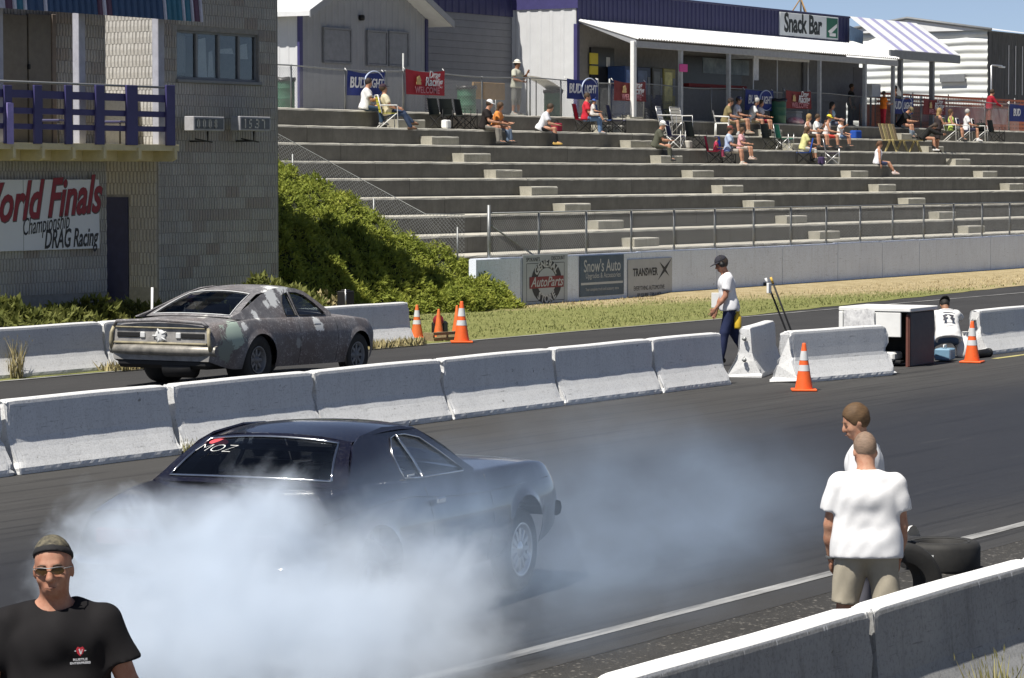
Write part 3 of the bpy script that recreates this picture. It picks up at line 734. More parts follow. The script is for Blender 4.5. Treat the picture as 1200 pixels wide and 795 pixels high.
# balcony
BY = 36.25; BX1 = at(206, BY); BX0 = 41.0
bal = empty('balcony', (BX0, BY, 0), 0, "purple railed balcony deck on cream beams attached to the tower", 'balcony')
zd1, zd0 = zat(100, 168.5, BY), zat(100, 189, BY); BL = BX1-BX0
b = MB(); b.bbox(0, BL, .02, 1.34, zd1-.06, zd1, .008); b.bbox(SX1-BX0+.03, TX0-BX0-.06, 1.38, 5.2, zd1-.12, zd1-.004, .008); b.build('deck', M_CREAM, bal)  # second slab is a landing added to shade the wall in the gap
b = MB(); b.bbox(0, BL+.1, -.02, .018, zd0+.20, zd1-.002, .006); b.build('fascia', M_CREAM, bal)
for px in (-12, 15, 49, 85, 121, 162, 204):
    x = at(px, BY)-BX0; b = MB()
    b.prism([(x-.035, 0), (x+.035, 0), (x+.035, 1), (x-.035, 1)], 1, 0)
    b = MB(); P_ = [(-.06, zd1-.07), (-.06, zd0+.05), (0.05, zd0), (1.3, zd0), (1.3, zd1-.07)]
    b.add([(x-.04, y, z) for y, z in P_]+[(x+.04, y, z) for y, z in P_], [(0, 1, 2, 3, 4), (9, 8, 7, 6, 5)]+[(i, 5+i, 5+(i+1) % 5, (i+1) % 5) for i in range(5)])
    b.build('joist', M_CREAM, bal)
b = MB(); b.bbox(0, BL, .45, .52, zd0+.01, zd1-.07, .005); b.build('ledger', M_CREAM, bal)
for px, w in ((8, 9), (43, 9), (79, 8), (115.5, 10), (153, 13), (198, 10)):
    x0, x1 = at(px-w/2, BY)-BX0, at(px+w/2, BY)-BX0; b = MB(); b.bbox(x0, x1, -.07, -.022, zd1-.02, zat(px, 100.5, BY), .006); b.build('baluster', M_PURPLE, bal)
for py0, py1 in ((109, 118), (129, 136), (147, 153.5)):
    b = MB(); b.bbox(0, BL-.15, -.020, .02, zat(110, py1, BY), zat(110, py0, BY), .006); b.build('rail_board', M_PURPLE, bal)
b = MB(); b.tube([(0, -.0, zat(100, 99.5, BY)), (BL-.05, 0, zat(100, 99.5, BY))], .022, 6); b.build('hand_rail', M_GREYMET, bal)
b = MB(); b.bbox(at(5, BY)-BX0, at(12.5, BY)-BX0, -.10, -.075, zd1-.03, zat(8, 121, BY), .005); b.build('sunlit_tone_board', mat("purple_sunlit_tone", (.33, .28, .62), .6), bal)  # purple board whose sunlit look is put in as a paler colour
M_POST = mat("lilac_grey_paint", (0.42, 0.43, 0.50), .6)
for px in (2, 98, 190.5):
    x = at(px, 36.5)-BX0; b = MB(); b.bbox(x-.1, x+.1, .25, .4, zd1, 6.25, .01); b.build('post', M_POST, bal)
# striped awning over the balcony
aw = empty('striped_awning', (BX0, 36.0, 0), 0, "striped corrugated awning in blue, teal, white and maroon above the balcony", 'awning')
AM = [mat("awning_blue", (0.030, 0.075, 0.17), .5), mat("awning_teal", (0.03, 0.16, 0.24), .5), mat("awning_white", (0.62, 0.62, 0.72), .5), mat("awning_maroon", (0.11, 0.045, 0.085), .5)]
bands = [(-60, -2, 0), (-2, 9, 2), (9, 17.5, 3), (17.5, 22.5, 2), (22.5, 30, 1), (30, 34.5, 2), (34.5, 54, 0), (54, 58.5, 2), (58.5, 117, 0), (117, 123, 3), (123, 127.5, 2), (127.5, 134, 3), (134, 194, 0), (194, 197.5, 2), (197.5, 216, 1), (216, 219, 2), (219, 226, 1), (226, 229, 2), (229, 236, 3), (236, 239.5, 2)]
zA = zat(238, 27, 36.0)
for a, c, k in bands:
    x0, x1 = at(a, 36.0)-BX0, at(c, 36.0)-BX0; n = max(1, round((x1-x0)/.19)); b = MB(); w = (x1-x0)/n
    for i in range(n):
        x = x0+i*w; pr_ = [(x, 0), (x+w*.15, -.035), (x+w*.6, -.035), (x+w*.75, 0), (x+w-.002, 0)]
        b.grid([[(px_, y_+(.14 if t else 0), zA+(1.5 if t else 0)) for px_, y_ in pr_] for t in (0, 1)], smooth=False)
        b.grid([[(px_, y_+.012+(.14 if t else 0), zA+(1.5 if t else 0)) for px_, y_ in pr_] for t in (0, 1)], smooth=False)
    b.build('awning_slat', AM[k], aw)
b = MB(); b.bbox(0, at(239, 36)-BX0, .05, .13, zA+.06, zA+.16, .01); b.build('awning_beam', M_GREYMET, aw)
# things on the balcony
def bench_chair(loc, rz, label):
    e = empty('patio_chair', loc, rz, label, 'chair', 'chairs on the balcony')
    b = MB(); b.bbox(-.25, .25, -.25, .25, .40, .45, .015); b.build('seat', M_NAVY, e)
    b = MB(); b.bbox(-.25, .25, .20, .25, .45, .92, .015); b.build('backrest', M_NAVY, e)
    for sx in (-1, 1):
        for sy in (-1, 1): b = MB(); b.tube([(sx*.22, sy*.22, 0), (sx*.22, sy*.22, .41)], .018, 6); b.build('leg', M_BLACK, e)
for px, lab in ((60, "dark blue patio chair on the balcony, in front of the brown doors"), (132, "dark blue patio chair on the balcony in front of the sunlit blocks")):
    bench_chair((at(px, 37.0), 37.0, zd1), 0.4, lab)
# invented low parapet, put in for the dark below the tower's sunlit wall
e = empty('parapet', (SX1, 38.45, 0), 0, "low block parapet added to darken the gap below the sunlit wall", 'wall')
b = MB(); b.bbox(.0, TX0-SX1-.06, 0, .2, zd1+.005, zat(150, 113, 38.45), .01); b.build('added_parapet_core', M_BLOCK, e)

# ------------------------------------------------------------------ concourse buildings
CZ = 5.09
def corrugated(b, x0, x1, y, z0, z1, pitch, depth, mi=0, axis='x'):
    """upright ribbed sheet: runs along x at y (or along y at x)"""
    n = max(1, int(abs(x1-x0)/pitch)); P0 = []; P1 = []
    for i in range(n):
        a = x0+(x1-x0)*i/n; w = (x1-x0)/n
        for f, d in ((0, 0), (.12, -depth), (.30, -depth), (.42, 0)):
            P0.append((a+w*f, y+d, z0)); P1.append((a+w*f, y+d, z1(a+w*f) if callable(z1) else z1))
    P0.append((x1, y, z0)); P1.append((x1, y, z1(x1) if callable(z1) else z1))
    if axis == 'y':
        P0 = [(q[1], q[0], q[2]) for q in P0]; P1 = [(q[1], q[0], q[2]) for q in P1]
    b.grid([P0, P1], mi, smooth=False); return b
# gable house
GYF = 52.4; gx0, gx1 = at(352, GYF), at(500, GYF); gW = gx1-gx0; gz = zat(500, 22, GYF); gD = 7.0
gh = empty('gable_house', (gx0, GYF, CZ), 0, "grey sided gable building with shuttered windows and white roof", 'building')
rz_ = gz-CZ; pk = rz_+gW/2*.47
b = MB(); gab = lambda x: rz_+.02+(gW/2-abs(x-gW/2))*.47
corrugated(b, 0, gW, 0, 0, gab, .32, .02)
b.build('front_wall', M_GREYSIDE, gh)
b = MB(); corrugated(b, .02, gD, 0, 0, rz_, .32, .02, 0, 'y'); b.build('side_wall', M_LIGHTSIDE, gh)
b = MB(); b.box(.05, gW-.05, .1, gD, 0, rz_-.05); b.build('inner_wall', M_GREYSIDE, gh)
for sgn, nm in ((-1, 0), (1, 1)):
    b = MB(); ov = .5
    xa, xb = (gW/2, -ov) if sgn < 0 else (gW/2, gW+ov)
    za, zb = pk+.1, rz_+.1-ov*.47
    pts = [(xa, -.7, za), (xb, -.7, zb), (xb, gD+.5, zb), (xa, gD+.5, za)]
    b.add(pts+[(x, y, z-.14) for x, y, z in pts], [(0, 1, 2, 3), (7, 6, 5, 4), (0, 4, 5, 1), (1, 5, 6, 2), (2, 6, 7, 3), (3, 7, 4, 0)])
    b.build('roof', M_WHITEMET, gh)
    b = MB(); d = Vector((xb-xa, 0, zb-za)); 
    b.add([(xa, -.73, za-.18), (xb, -.73, zb-.18), (xb, -.73, zb+.03), (xa, -.73, za+.03), (xa, -.702, za-.18), (xb, -.702, zb-.18), (xb, -.702, zb+.03), (xa, -.702, za+.03)], [(0, 1, 2, 3), (7, 6, 5, 4), (0, 4, 5, 1), (1, 5, 6, 2), (2, 6, 7, 3), (3, 7, 4, 0)])
    b.build('bargeboard', M_GREYSIDE, gh)
for px0, px1, py0, py1 in ((381, 411, 36, 73), (432, 453, 39, 76), (457, 478, 40, 77)):
    y = GYF-.05; x0, x1 = at(px0, y)-gx0, at(px1, y)-gx0; z0, z1 = zat((px0+px1)/2, py1, y)-CZ, zat((px0+px1)/2, py0, y)-CZ
    b = MB(); fw_ = .06
    for q in ((x0-fw_, x1+fw_, z1, z1+fw_), (x0-fw_, x1+fw_, z0-fw_, z0), (x0-fw_, x0, z0, z1), (x1, x1+fw_, z0, z1)): b.bbox(q[0], q[1], -.09, -.01, q[2], q[3], .006)
    wfm = b.build('window_frame', mat("shutter_frame", (0.22, 0.23, 0.25)), gh)
    b = MB(); b.bbox(x0+.004, x1-.004, -.055, -.025, z0+.004, z1-.004, .006); b.build('shutter', mat("shutter_panel", (0.24, 0.25, 0.27), .6), wfm)
b = MB(); b.bbox(-.09, .09, -.06, .03, 0, rz_, .01); b.build('corner_trim', M_PURPLE, gh)
b = MB(); b.bbox(gW-.09, gW+.05, -.05, .03, 0, rz_-.05, .01); b.build('corner_trim', M_NAVY, gh)
b = MB(); b.lathe([(0, 0), (.09, 0), (.09, .12), (0, .14)], 10, frame_mat((at(422, GYF)-gx0, -.02, zat(422, 22, GYF)-CZ), (1, 0, 0), (0, -1, 0))); b.build('wall_lamp', M_BLACK, gh)

# long hall between the gable building and the snack bar
HY = 54.2; hx0, hx1 = at(480, HY), at(628, HY)
hall = empty('long_hall', (hx0, HY, CZ), 0, "dark grey hall with purple fascia between the gable building and snack bar", 'building')
zf = zat(560, 18, HY)-CZ
b = MB(); b.box(0, hx1-hx0, .06, 8, 0, zf+1.9); b.build('core_wall', M_GREYSIDE, hall)
b = MB(); n = 15
for i in range(n): b.bbox(0, hx1-hx0, -.004*(i % 2), .05, i*(zf/n)+.004, (i+1)*(zf/n), .006)
b.build('siding', mat("hall_siding", (0.20, 0.205, 0.22), .7, var=.15, scale=3), hall)
b = MB(); corrugated(b, 0, hx1-hx0, -.02, zf, zf+1.9, .4, .03); b.build('fascia', M_NAVY, hall)

# snack bar
WY, EY = 51.7, 49.45
bx0 = at(675, WY); bx1 = at(992, WY); bL = bx1-bx0
sb = empty('snack_bar', (bx0, WY, CZ), 0, "snack bar building with navy fascia, pale end wall and lit sign", 'building')
zp0, zp1 = zat(985, 49, WY)-CZ, zat(985, 22, WY)-CZ; zw = 3.3
b = MB(); b.box(.02, bL+0.0, .05, 7, 0, zp1-.05); b.build('core_wall', mat("snack_wall", (0.22, 0.215, 0.21), .7), sb)
b = MB(); ez = zat(640, 9, WY+.8)-CZ
corrugated(b, 0.0, 7, 0.0, 0, lambda y: ez-.02*y, .42, .02, 0, 'y'); b.build('end_wall', M_LIGHTSIDE, sb)
b = MB(); b.box(-.05, .018, -.08, 7, ez-.05, zp1+.02); b.build('end_fascia', M_PURPLE, sb)
b = MB(); corrugated(b, -.05, bL+.02, -.06, zp0-.2, zp1, .30, .03); b.build('fascia', M_NAVY, sb)
b = MB(); b.bbox(-.06, bL+.04, -.10, .0, zp1, zp1+.07, .01); b.build('fascia_cap', M_NAVY, sb)
b = MB(); b.bbox(-.12, .06, -.1, .04, 0, zp0-.2, .01); b.build('corner_trim', M_PURPLE, sb)
# openings of the front
def front_panel(name, px0, px1, py0, py1, m, th=.04, parent=sb, pr=0.0):
    y = WY-.02-pr; x0, x1 = at(px0, y)-bx0, at(px1, y)-bx0; z0 = max(0.0, zat((px0+px1)/2, py1, y)-CZ); z1 = zat((px0+px1)/2, py0, y)-CZ
    b = MB(); b.bbox(x0, x1, -th-pr, .045-pr, z0, z1, .008); return b.build(name, m, parent)
M_YNOTE = flat_print("yellow_notice", (0.60, 0.50, 0.06)); M_PAPER = flat_print("white_notice", (0.6, 0.6, 0.58))
dr = front_panel('door', 692, 719, 57, 140, M_DARKGLASS); front_panel('notice', 692, 701, 63, 76, M_YNOTE, .01, dr and sb, .05); front_panel('notice', 692, 701, 78, 88, M_YNOTE, .01, sb, .05)
front_panel('notice', 711, 715, 68, 79, M_PAPER, .01, sb, .05)
front_panel('serving_window', 800, 868, 68, 105, M_DARKGLASS)
front_panel('counter', 800, 868, 100, 104, mat("red_counter", (.28, .03, .03)), .25)
front_panel('menu_board', 822, 876, 70, 88, mat("menu_print", (.34, .40, .44), .5, var=.6, scale=2, c2=(.10, .14, .16)), .06)
front_panel('serving_window', 940, 1005, 66, 120, mat("shaded_panel", (0.16, 0.165, 0.18), .6)); front_panel('door', 998, 1014, 80, 142, mat("grey_door", (.12, .12, .125), .6), .05)
for k, (a, c, col) in enumerate(((732, 744, (.02, .05, .16)), (746, 762, (.02, .03, .07)), (764, 776, (.05, .045, .03)), (777, 791, (.30, .26, .05)))):
    y = WY-.75; x0, x1 = at(a, y), at(c, y); e = empty('vending_machine', (x0, y, CZ), 0, ("blue vending machine under the awning, leftmost of four", "dark navy vending machine second under the awning", "dark brown vending machine beside the yellow one", "yellow vending machine beside the pink sign post")[k], 'vending machine', 'vending machines under the awning')
    b = MB(); b.bbox(0, x1-x0, 0, .68, 0, 1.83, .02); b.build('cabinet', mat("vending_%d" % k, col, .4), e)
    b = MB(); b.bbox(.06, (x1-x0)*.72, -.015, .0, .7, 1.7, .005); b.build('display_panel', mat("vending_face_%d" % k, tuple(min(1, c_*2.5+.03) for c_ in col), .3, var=.6, scale=4), e)
    b = MB(); b.bbox((x1-x0)*.76, (x1-x0)*.94, -.02, .0, .9, 1.5, .004); b.build('coin_panel', M_GREYMET, e)
# sign
y = WY-.14; x0, x1 = at(913, y), at(981, y)
ss = empty('snack_bar_sign', (x0, y, 0), 0, "white Snack Bar sign with small green logo on the navy fascia", 'sign')
z0, z1 = zat(947, 45, y), zat(947, 18.5, y); Ls = x1-x0
b = MB(); b.bbox(0, Ls, 0, .1, z0, z1, .015); b.build('board', mat("snack_sign_white", (0.66, 0.69, 0.70), .5, var=.05), ss)
put_text("Snack Bar", .98, flat_print("snack_letter", (0.015, 0.02, 0.02)), ss, (Ls*.385, -.006, (z0+z1)/2+.02), (1, 0, 0), (0, 0, 1), offset=.03, sx=.86, ext=.003, spacing=.98)
b = MB(); b.bbox(Ls*.79, Ls*.985, -.008, 0, z0+.06, z1-.05, .003); b.build('logo_panel', flat_print("logo_green", (.02, .13, .08)), ss)
b = MB(); b.add([(Ls*.81, -.012, z0+.30), (Ls*.97, -.012, z0+.62), (Ls*.97, -.012, z0+.48), (Ls*.86, -.012, z0+.20)], [(0, 1, 2, 3)]); b.box(Ls*.84, Ls*.95, -.012, -.009, z0+.12, z0+.24); b.build('logo_mark', M_WHITE, ss)
# awning
ea = empty('porch_awning', (bx0, EY, CZ), 0, "long white corrugated porch roof in front of the snack bar", 'awning')
ze = zat(744, 47, EY)-CZ; zw_ = zat(675, 24, WY)-CZ; aL = at(1051, EY)-bx0; ax0 = .0
b = MB(); n = int(aL/.19); rows = [[], []]
for i in range(n*2+1):
    x = ax0+aL*i/(n*2); d = .028 if i % 2 else -.028
    rows[0].append((x, -.1, ze+d+.04)); rows[1].append((x, WY-EY-.08, zw_+d))
b.grid(rows, smooth=False); b.grid([[(x, y, z-.02) for x, y, z in r] for r in rows], smooth=False)
b.build('roof_sheet', mat("awning_sheet", (.80, .80, .79), .45, var=.06, scale=2), ea)
b = MB(); b.bbox(ax0+.02, aL-.02, -.02, .06, ze-.26, ze-.04, .01); b.build('eave_beam', mat("eave_grey", (.36, .37, .39), .6), ea)
b = MB(); b.add([(ax0+.03, .0, ze-.2), (ax0+.03, WY-EY-.1, zw_-.1), (ax0+.03, WY-EY-.1, zw_-.02), (ax0+.03, 0, ze)], [(0, 1, 2, 3)]); b.build('end_rafter', M_GREYSIDE, ea)
for px, w in ((744, .10), (799, .07), (855, .06), (961, .06), (1014, .07), (1047, .06)):
    x = at(px, EY)-bx0; b = MB(); b.bbox(x-w, x+w, -.0, .14, 0, ze-.06, .012); b.build('post', M_WHITE if px == 744 else mat("post_grey", (.40, .42, .44), .6), ea)
b = MB(); b.bbox(at(796, EY-.05)-bx0, at(805, EY-.05)-bx0, -.06, -.02, zat(800, 85, EY)-CZ, zat(800, 76, EY)-CZ, .01); b.build('pink_notice', flat_print("pink_notice", (.60, .06, .28)), ea)
# pop-up canopy beneath the awning
pc = empty('pop_up_canopy', (at(868, 50.6), 50.6, CZ), 0, "small white pop-up canopy with a white side panel under the porch", 'canopy')
cL = at(933, 50.6)-at(868, 50.6); zc0, zc1 = zat(900, 72, 50.6)-CZ, zat(900, 61, 50.6)-CZ
b = MB(); v0 = [(0, -.5, zc1), (cL, -.5, zc1), (cL, .55, zc1), (0, .55, zc1)]; b.add(v0+[(cL/2, .02, zc1+.35)], [(0, 1, 4), (1, 2, 4), (2, 3, 4), (3, 0, 4)])
b.build('roof', mat("canopy_cloth", (.62, .64, .68), .7), pc)
b = MB(); b.box(0, cL, -.505, -.495, zc0, zc1); b.box(-.005, .005, -.49, .55, zc0, zc1); b.build('valance', mat("canopy_cloth", (.6, .6, .6)), pc)
b = MB(); b.box(.05, .45, -.47, -.46, zat(872, 95, 50.6)-CZ, zc0); b.build('side_panel', mat("canopy_cloth", (.6, .6, .6)), pc)
for x in (.03, cL*.43, cL-.03): b = MB(); b.tube([(x, -.46, 0), (x, -.46, zc0)], .025, 6); b.build('pole', M_WHITE, pc)
# roof antenna
an = empty('antenna_mast', (at(937, 53), 53, CZ+zp1-.1), 0, "small tripod antenna mast on the snack bar roof", 'antenna')
b = MB(); b.tube([(0, 0, 0), (0, 0, 1.6)], .035, 6); b.build('mast', M_GREYMET, an)
for a in (0, 2.1, 4.2): b = MB(); b.tube([(math.cos(a)*.55, math.sin(a)*.55, 0), (0, 0, .85)], .025, 6); b.build('strut', M_TAN, an)
# hipped striped shelter at the end
hs = empty('striped_shelter', (at(992, 51), 51, CZ), 0, "white shelter roof with lilac stripes beyond the snack bar", 'shelter')
ox = hs.location.x
ea0, ea1 = at(1045, 49.6)-ox, at(1121, 49.6)-ox; zE = zat(1083, 62, 49.6)-CZ; zR = zat(1040, 25, 53)-CZ
r0, r1 = at(993, 53)-ox, at(1072, 53)-ox
b = MB(); 
for i in range(11):
    f0, f1 = i/11, (i+1)/11; mi = 1 if i % 2 else 0
    a0, a1 = ea0-.3+(ea1+.2-ea0+.3)*f0, ea0-.3+(ea1+.2-ea0+.3)*f1; c0, c1 = r0+(r1-r0)*f0, r0+(r1-r0)*f1
    if mi: m0 = (a0+a1)/2; a0 += (a1-a0)*.3; c0 += (c1-c0)*.3
    b.add([(a0, -1.4, zE), (a1, -1.4, zE), (c1, 2.0, zR), (c0, 2.0, zR)], [(0, 1, 2, 3)], mi)
    if mi: aa, cc = a0-(a1-a0)/.7*.3, c0-(c1-c0)/.7*.3; b.add([(aa, -1.4, zE), (a0, -1.4, zE), (c0, 2.0, zR), (cc, 2.0, zR)], [(0, 1, 2, 3)], 0)
b.build('roof', [M_WHITEMET, mat("lilac_stripe", (.36, .35, .55), .5)], hs)
b = MB(); b.add([(ea1+.2, -1.4, zE), (ea1+.6, 5, zE), (r1, 2, zR)], [(0, 1, 2)]); b.build('hip_end', M_WHITEMET, hs)
b = MB(); b.bbox(ea0-.3, ea1+.2, -1.42, -1.34, zE-.35, zE-.02, .01); b.build('eave_fascia', M_GREYMET, hs)
for px in (1056, 1093): x = at(px, 49.7)-ox; b = MB(); b.bbox(x-.09, x+.09, -1.3, -1.12, 0, zE-.3, .01); b.build('post', M_GREYMET, hs)
# canvas lean-to wedge (blue window) beside the sign
b = MB(); xa_, xb_ = at(994, 51.3)-ox, at(1010, 51.3)-ox; b.add([(xa_, .3, zat(994, 31, 51.3)-CZ), (xb_, .3, zat(1010, 38, 51.3)-CZ), (xb_, .3, zat(1010, 53, 51.3)-CZ), (xa_, .3, zat(994, 48, 51.3)-CZ)], [(0, 1, 2, 3)]); b.build('blue_gable_panel', mat("blue_panel", (.16, .26, .40), .4), hs)

# corrugated shed at the right
KY = 53.0; kx = at(1156, KY)
ks = empty('corrugated_shed', (kx, KY, CZ), 0, "shed of wavy white metal with dark weathered boards on one side", 'building')
zk = zat(1156, 36, KY)-CZ
b = MB(); kL = 7.6; n = 13; rows = []
for i in range(n*8+1):
    z = zk*i/(n*8); row = []
    for j in range(9):
        yy = kL*j/8; bulge = .065*abs(math.sin(PI*i/8))**1.5*(1+.25*math.sin(j*1.3+i*.2))
        row.append((-.02-bulge+.02*math.sin(yy*1.7+z), yy, z+.02*math.sin(yy*2)))
    rows.append(row)
b.grid(rows); 
b.build('metal_wall', mat("wavy_metal", (.70, .73, .74), .4, var=.3, scale=.8, c2=(.60, .61, .56)), ks)
b = MB(); b.box(0.0, 9.5, .05, kL, 0, zk-.02); b.build('core_wall', M_GREYMET, ks)
M_DBOARD = mat("dark_weathered_board", (.115, .12, .125), .8, var=.5, scale=3, sc3=(3, 3, .6))
for i in range(24):
    x = .02+i*.38; b = MB(); b.bbox(x, x+.365, -.02-random.uniform(0, .012), .04, 0, zk-.1, .008); b.build('wall_board', M_DBOARD, ks)
for px in (1179, 1187, 1195): x = at(px, KY)-kx; b = MB(); b.bbox(x-.03, x+.03, -.06, -.035, zk-2.8, zk-.6, .005); b.build('batten', M_WHITEMET, ks)
b = MB(); b.add([(-.25, -.25, zk), (9.6, -.25, zk-.05), (9.6, kL*.5, zk+.55), (-.25, kL*.5, zk+.6)], [(0, 1, 2, 3)]); b.add([(-.25, kL+.2, zk), (9.6, kL+.2, zk-.05), (9.6, kL*.5, zk+.55), (-.25, kL*.5, zk+.6)], [(0, 1, 2, 3)])
b.add([(-.2, -.2, zk-.02), (-.2, kL+.2, zk-.02), (-.2, kL*.5, zk+.56)], [(0, 1, 2)]); b.build('roof', M_WHITEMET, ks)
b = MB(); b.tube([(-.24, -.25, zk), (-.24, kL*.5, zk+.6), (-.24, kL+.2, zk)], .07, 6); b.build('roof_edge', M_GREYMET, ks)
b = MB(); b.bbox(-.24, -.15, 1.0, 2.2, zat(1137, 97, KY+1)-CZ, zat(1137, 88, KY+1)-CZ, .01); b.build('vent', M_GREYMET, ks)
lp = empty('lamp_post', (at(1160, 51.5), 51.5, CZ), 0, "thin pale lamp post with a short arm beside the shed", 'lamp')
b = MB(); zl = zat(1160, 78, 51.5)-CZ; b.tube([(0, 0, 0), (0, 0, zl), (.12, 0, zl+.03), (1.2, 0, zl+.03)], .04, 6); b.build('pole', M_ALU, lp)
b = MB(); b.bbox(1.0, 1.4, -.08, .08, zl-.05, zl+.02, .01); b.build('lamp_head', M_ALU, lp)
# white notice box past the corner of the snack bar
nb = empty('notice_box', (at(1021, 50.5), 50.5, CZ), 0, "white square box on a post beside the snack bar's end", 'box')
b = MB(); b.bbox(0, at(1031, 50.5)-at(1021, 50.5), 0, .4, zat(1026, 115, 50.5)-CZ, zat(1026, 99, 50.5)-CZ, .02); b.build('case', M_WHITE, nb)
b = MB(); b.tube([(.3, .2, 0), (.3, .2, zat(1026, 113, 50.5)-CZ)], .04, 6); b.build('post', M_GREYMET, nb)
# ------------------------------------------------------------------ junipers, shrubs, weeds
def m_foliage(name, c1, c2, c3, scale=0.8):
    m, nt, n, l, b = new_mat(name)
    v = coords(nt, 'World'); f = noise_tex(nt, v, scale, 5, 0.7); g = noise_tex(nt, v, 9, 3, 0.7)
    t = math_n(nt, 'ADD', math_n(nt, 'MULTIPLY', f, 0.55), math_n(nt, 'MULTIPLY', g, 0.45))
    col = ramp(nt, t, [(0.34, c1), (0.5, c2), (0.66, c3)])
    l.new(col, b.inputs['Base Color']); b.inputs['Roughness'].default_value = 0.7; b.inputs['Specular IOR Level'].default_value = 0.2
    try:
        b.inputs['Subsurface Weight'].default_value = 0.0
    except Exception: pass
    tr = N(nt, "ShaderNodeBsdfTranslucent"); l.new(col, tr.inputs[0]); ms = N(nt, "ShaderNodeMixShader"); ms.inputs[0].default_value = 0.35
    l.new(b.outputs[0], ms.inputs[1]); l.new(tr.outputs[0], ms.inputs[2]); l.new(ms.outputs[0], n["Material Output"].inputs[0]); return m
M_JUNI = m_foliage("juniper_leaf", (0.13, 0.175, 0.030), (0.27, 0.31, 0.055), (0.42, 0.42, 0.085))
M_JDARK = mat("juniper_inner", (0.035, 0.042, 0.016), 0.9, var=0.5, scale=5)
M_BUSH = m_foliage("bush_leaf", (0.09, 0.11, 0.028), (0.16, 0.175, 0.045), (0.25, 0.25, 0.08), 1.5)
M_WEED = mat("dry_weed", (0.40, 0.33, 0.17), 0.85, var=0.5, scale=4, bmp=0, c2=(0.22, 0.20, 0.09))
M_GWEED = mat("green_weed", (0.20, 0.21, 0.07), 0.85, var=0.5, scale=4, bmp=0, c2=(0.30, 0.26, 0.12))

def leaf_sprays(P, Nn, size, m=5, seed=1, spread=0.55, droop=0.15, wide=0.16, flat=0.0):
    """fans of narrow pointed leaves at P pointing along Nn (arrays) -> verts, tris"""
    rs = np.random.RandomState(seed); n = len(P); Vs = []
    Nn = Nn/np.linalg.norm(Nn, axis=1, keepdims=True)
    sz = size*rs.uniform(0.6, 1.35, n)[:, None]
    for k in range(m):
        d = Nn*(1-.62*flat) + rs.normal(0, spread, (n, 3)); d[:, 2] -= droop*rs.rand(n); d /= np.linalg.norm(d, axis=1, keepdims=True)
        s = np.cross(d, rs.normal(0, 1, (n, 3))*(1-.75*flat)+Nn*1.2*flat); s /= np.linalg.norm(s, axis=1, keepdims=True)+1e-9
        L = sz*rs.uniform(.6, 1.1, (n, 1)); w = L*wide
        a = P - d*L*0.15; mid = P + d*L*0.45; tip = P + d*L
        q = np.stack([a, mid+s*w, tip, mid-s*w], 1)
        Vs.append(q)
    V = np.concatenate(Vs, 0).reshape(-1, 3); F = np.arange(len(V)).reshape(-1, 4)
    return V, F

def hill(X, Y):
    return np.clip((np.minimum(Y, 42.0)-39.0)*0.56 + np.clip(Y-42.0, 0, 9)*0.46 + 0.15*np.clip(63.0-X, 0, 9)*np.clip((Y-38.2)/1.5, 0, 1), 0, 6.0)
def juni_top(X, Y):
    """upper surface of the juniper mass"""
    front = 38.35 - .35*np.clip((X-60)/4, 0, 1) + 0.14*np.sin(X*1.3) + 0.10*np.sin(X*2.9+1)
    edge = np.clip((Y-front)/0.9, 0, 1)
    xr = 64.75 - 0.16*np.clip(Y-39, 0, 9) - .15*np.clip(39.6-Y, 0, 1.5) + 0.25*np.sin(Y*2.1) + 0.15*np.sin(Y*5.2)
    edge_r = np.clip((xr-X)/0.8, 0, 1)
    e = np.sqrt(np.clip(1-(1-edge)**2, 0, 1))*np.sqrt(np.clip(1-(1-edge_r)**2, 0, 1))
    bumps = 0.20*np.sin(X*1.9+0.6*np.sin(Y*1.3))*np.sin(Y*1.6+.7)+0.14*np.sin(X*4.1+Y*2.2)+0.10*np.sin(X*7.3-Y*5.1)+.06*np.sin(X*13+Y*11)
    return hill(X, Y) + (0.62+bumps)*e - 0.06
rs = np.random.RandomState(3)
b = MB(); nx, ny = 60, 56
gx = np.linspace(53.9, 65.6, nx); gy = np.linspace(37.7, 50.5, ny)
P = [[(x, y, float(juni_top(np.array(x), np.array(y)))-.10) for x in gx] for y in gy]
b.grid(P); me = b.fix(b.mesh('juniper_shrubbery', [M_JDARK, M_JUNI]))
n = 85000
X = rs.uniform(53.9, 65.5, n); Y = 37.8+(rs.rand(n)**1.4)*12.3
top = juni_top(X, Y); keep = top > hill(X, Y)+0.02; X, Y, top = X[keep], Y[keep], top[keep]
e = 0.05; gxn = (juni_top(X+e, Y)-top)/e; gyn = (juni_top(X, Y+e)-top)/e
Nn = np.stack([-gxn*.6, -gyn*.6-.25, np.ones_like(X)], 1)
lay = rs.uniform(-.22, .10, len(X))
V, F = leaf_sprays(np.stack([X, Y, top+lay], 1), Nn, 0.115, 5, 4, 0.42, 0.25, .15, 1.0)
v0 = np.array([v.co for v in me.vertices]); f0 = np.array([list(p.vertices) for p in me.polygons])
me2 = np_mesh('juniper_shrubbery', np.concatenate([v0, V]), np.concatenate([f0, F+len(v0)]), [M_JDARK, M_JUNI])
mi = np.ones(len(f0)+len(F), np.int32); mi[:len(f0)] = 0; me2.polygons.foreach_set('material_index', mi)
tag(link('juniper_shrubbery', me2), kind='stuff')
# earth bank beneath the junipers
b = MB(); b.grid([[(x, y, float(hill(x, y))-.12) for x in (40, 49.6, 53.9, 58, 63.3)] for y in np.linspace(38.9, 60, 20)], smooth=False)
o = b.build('bank', M_LAND); tag(o, kind='structure')
e_ = None

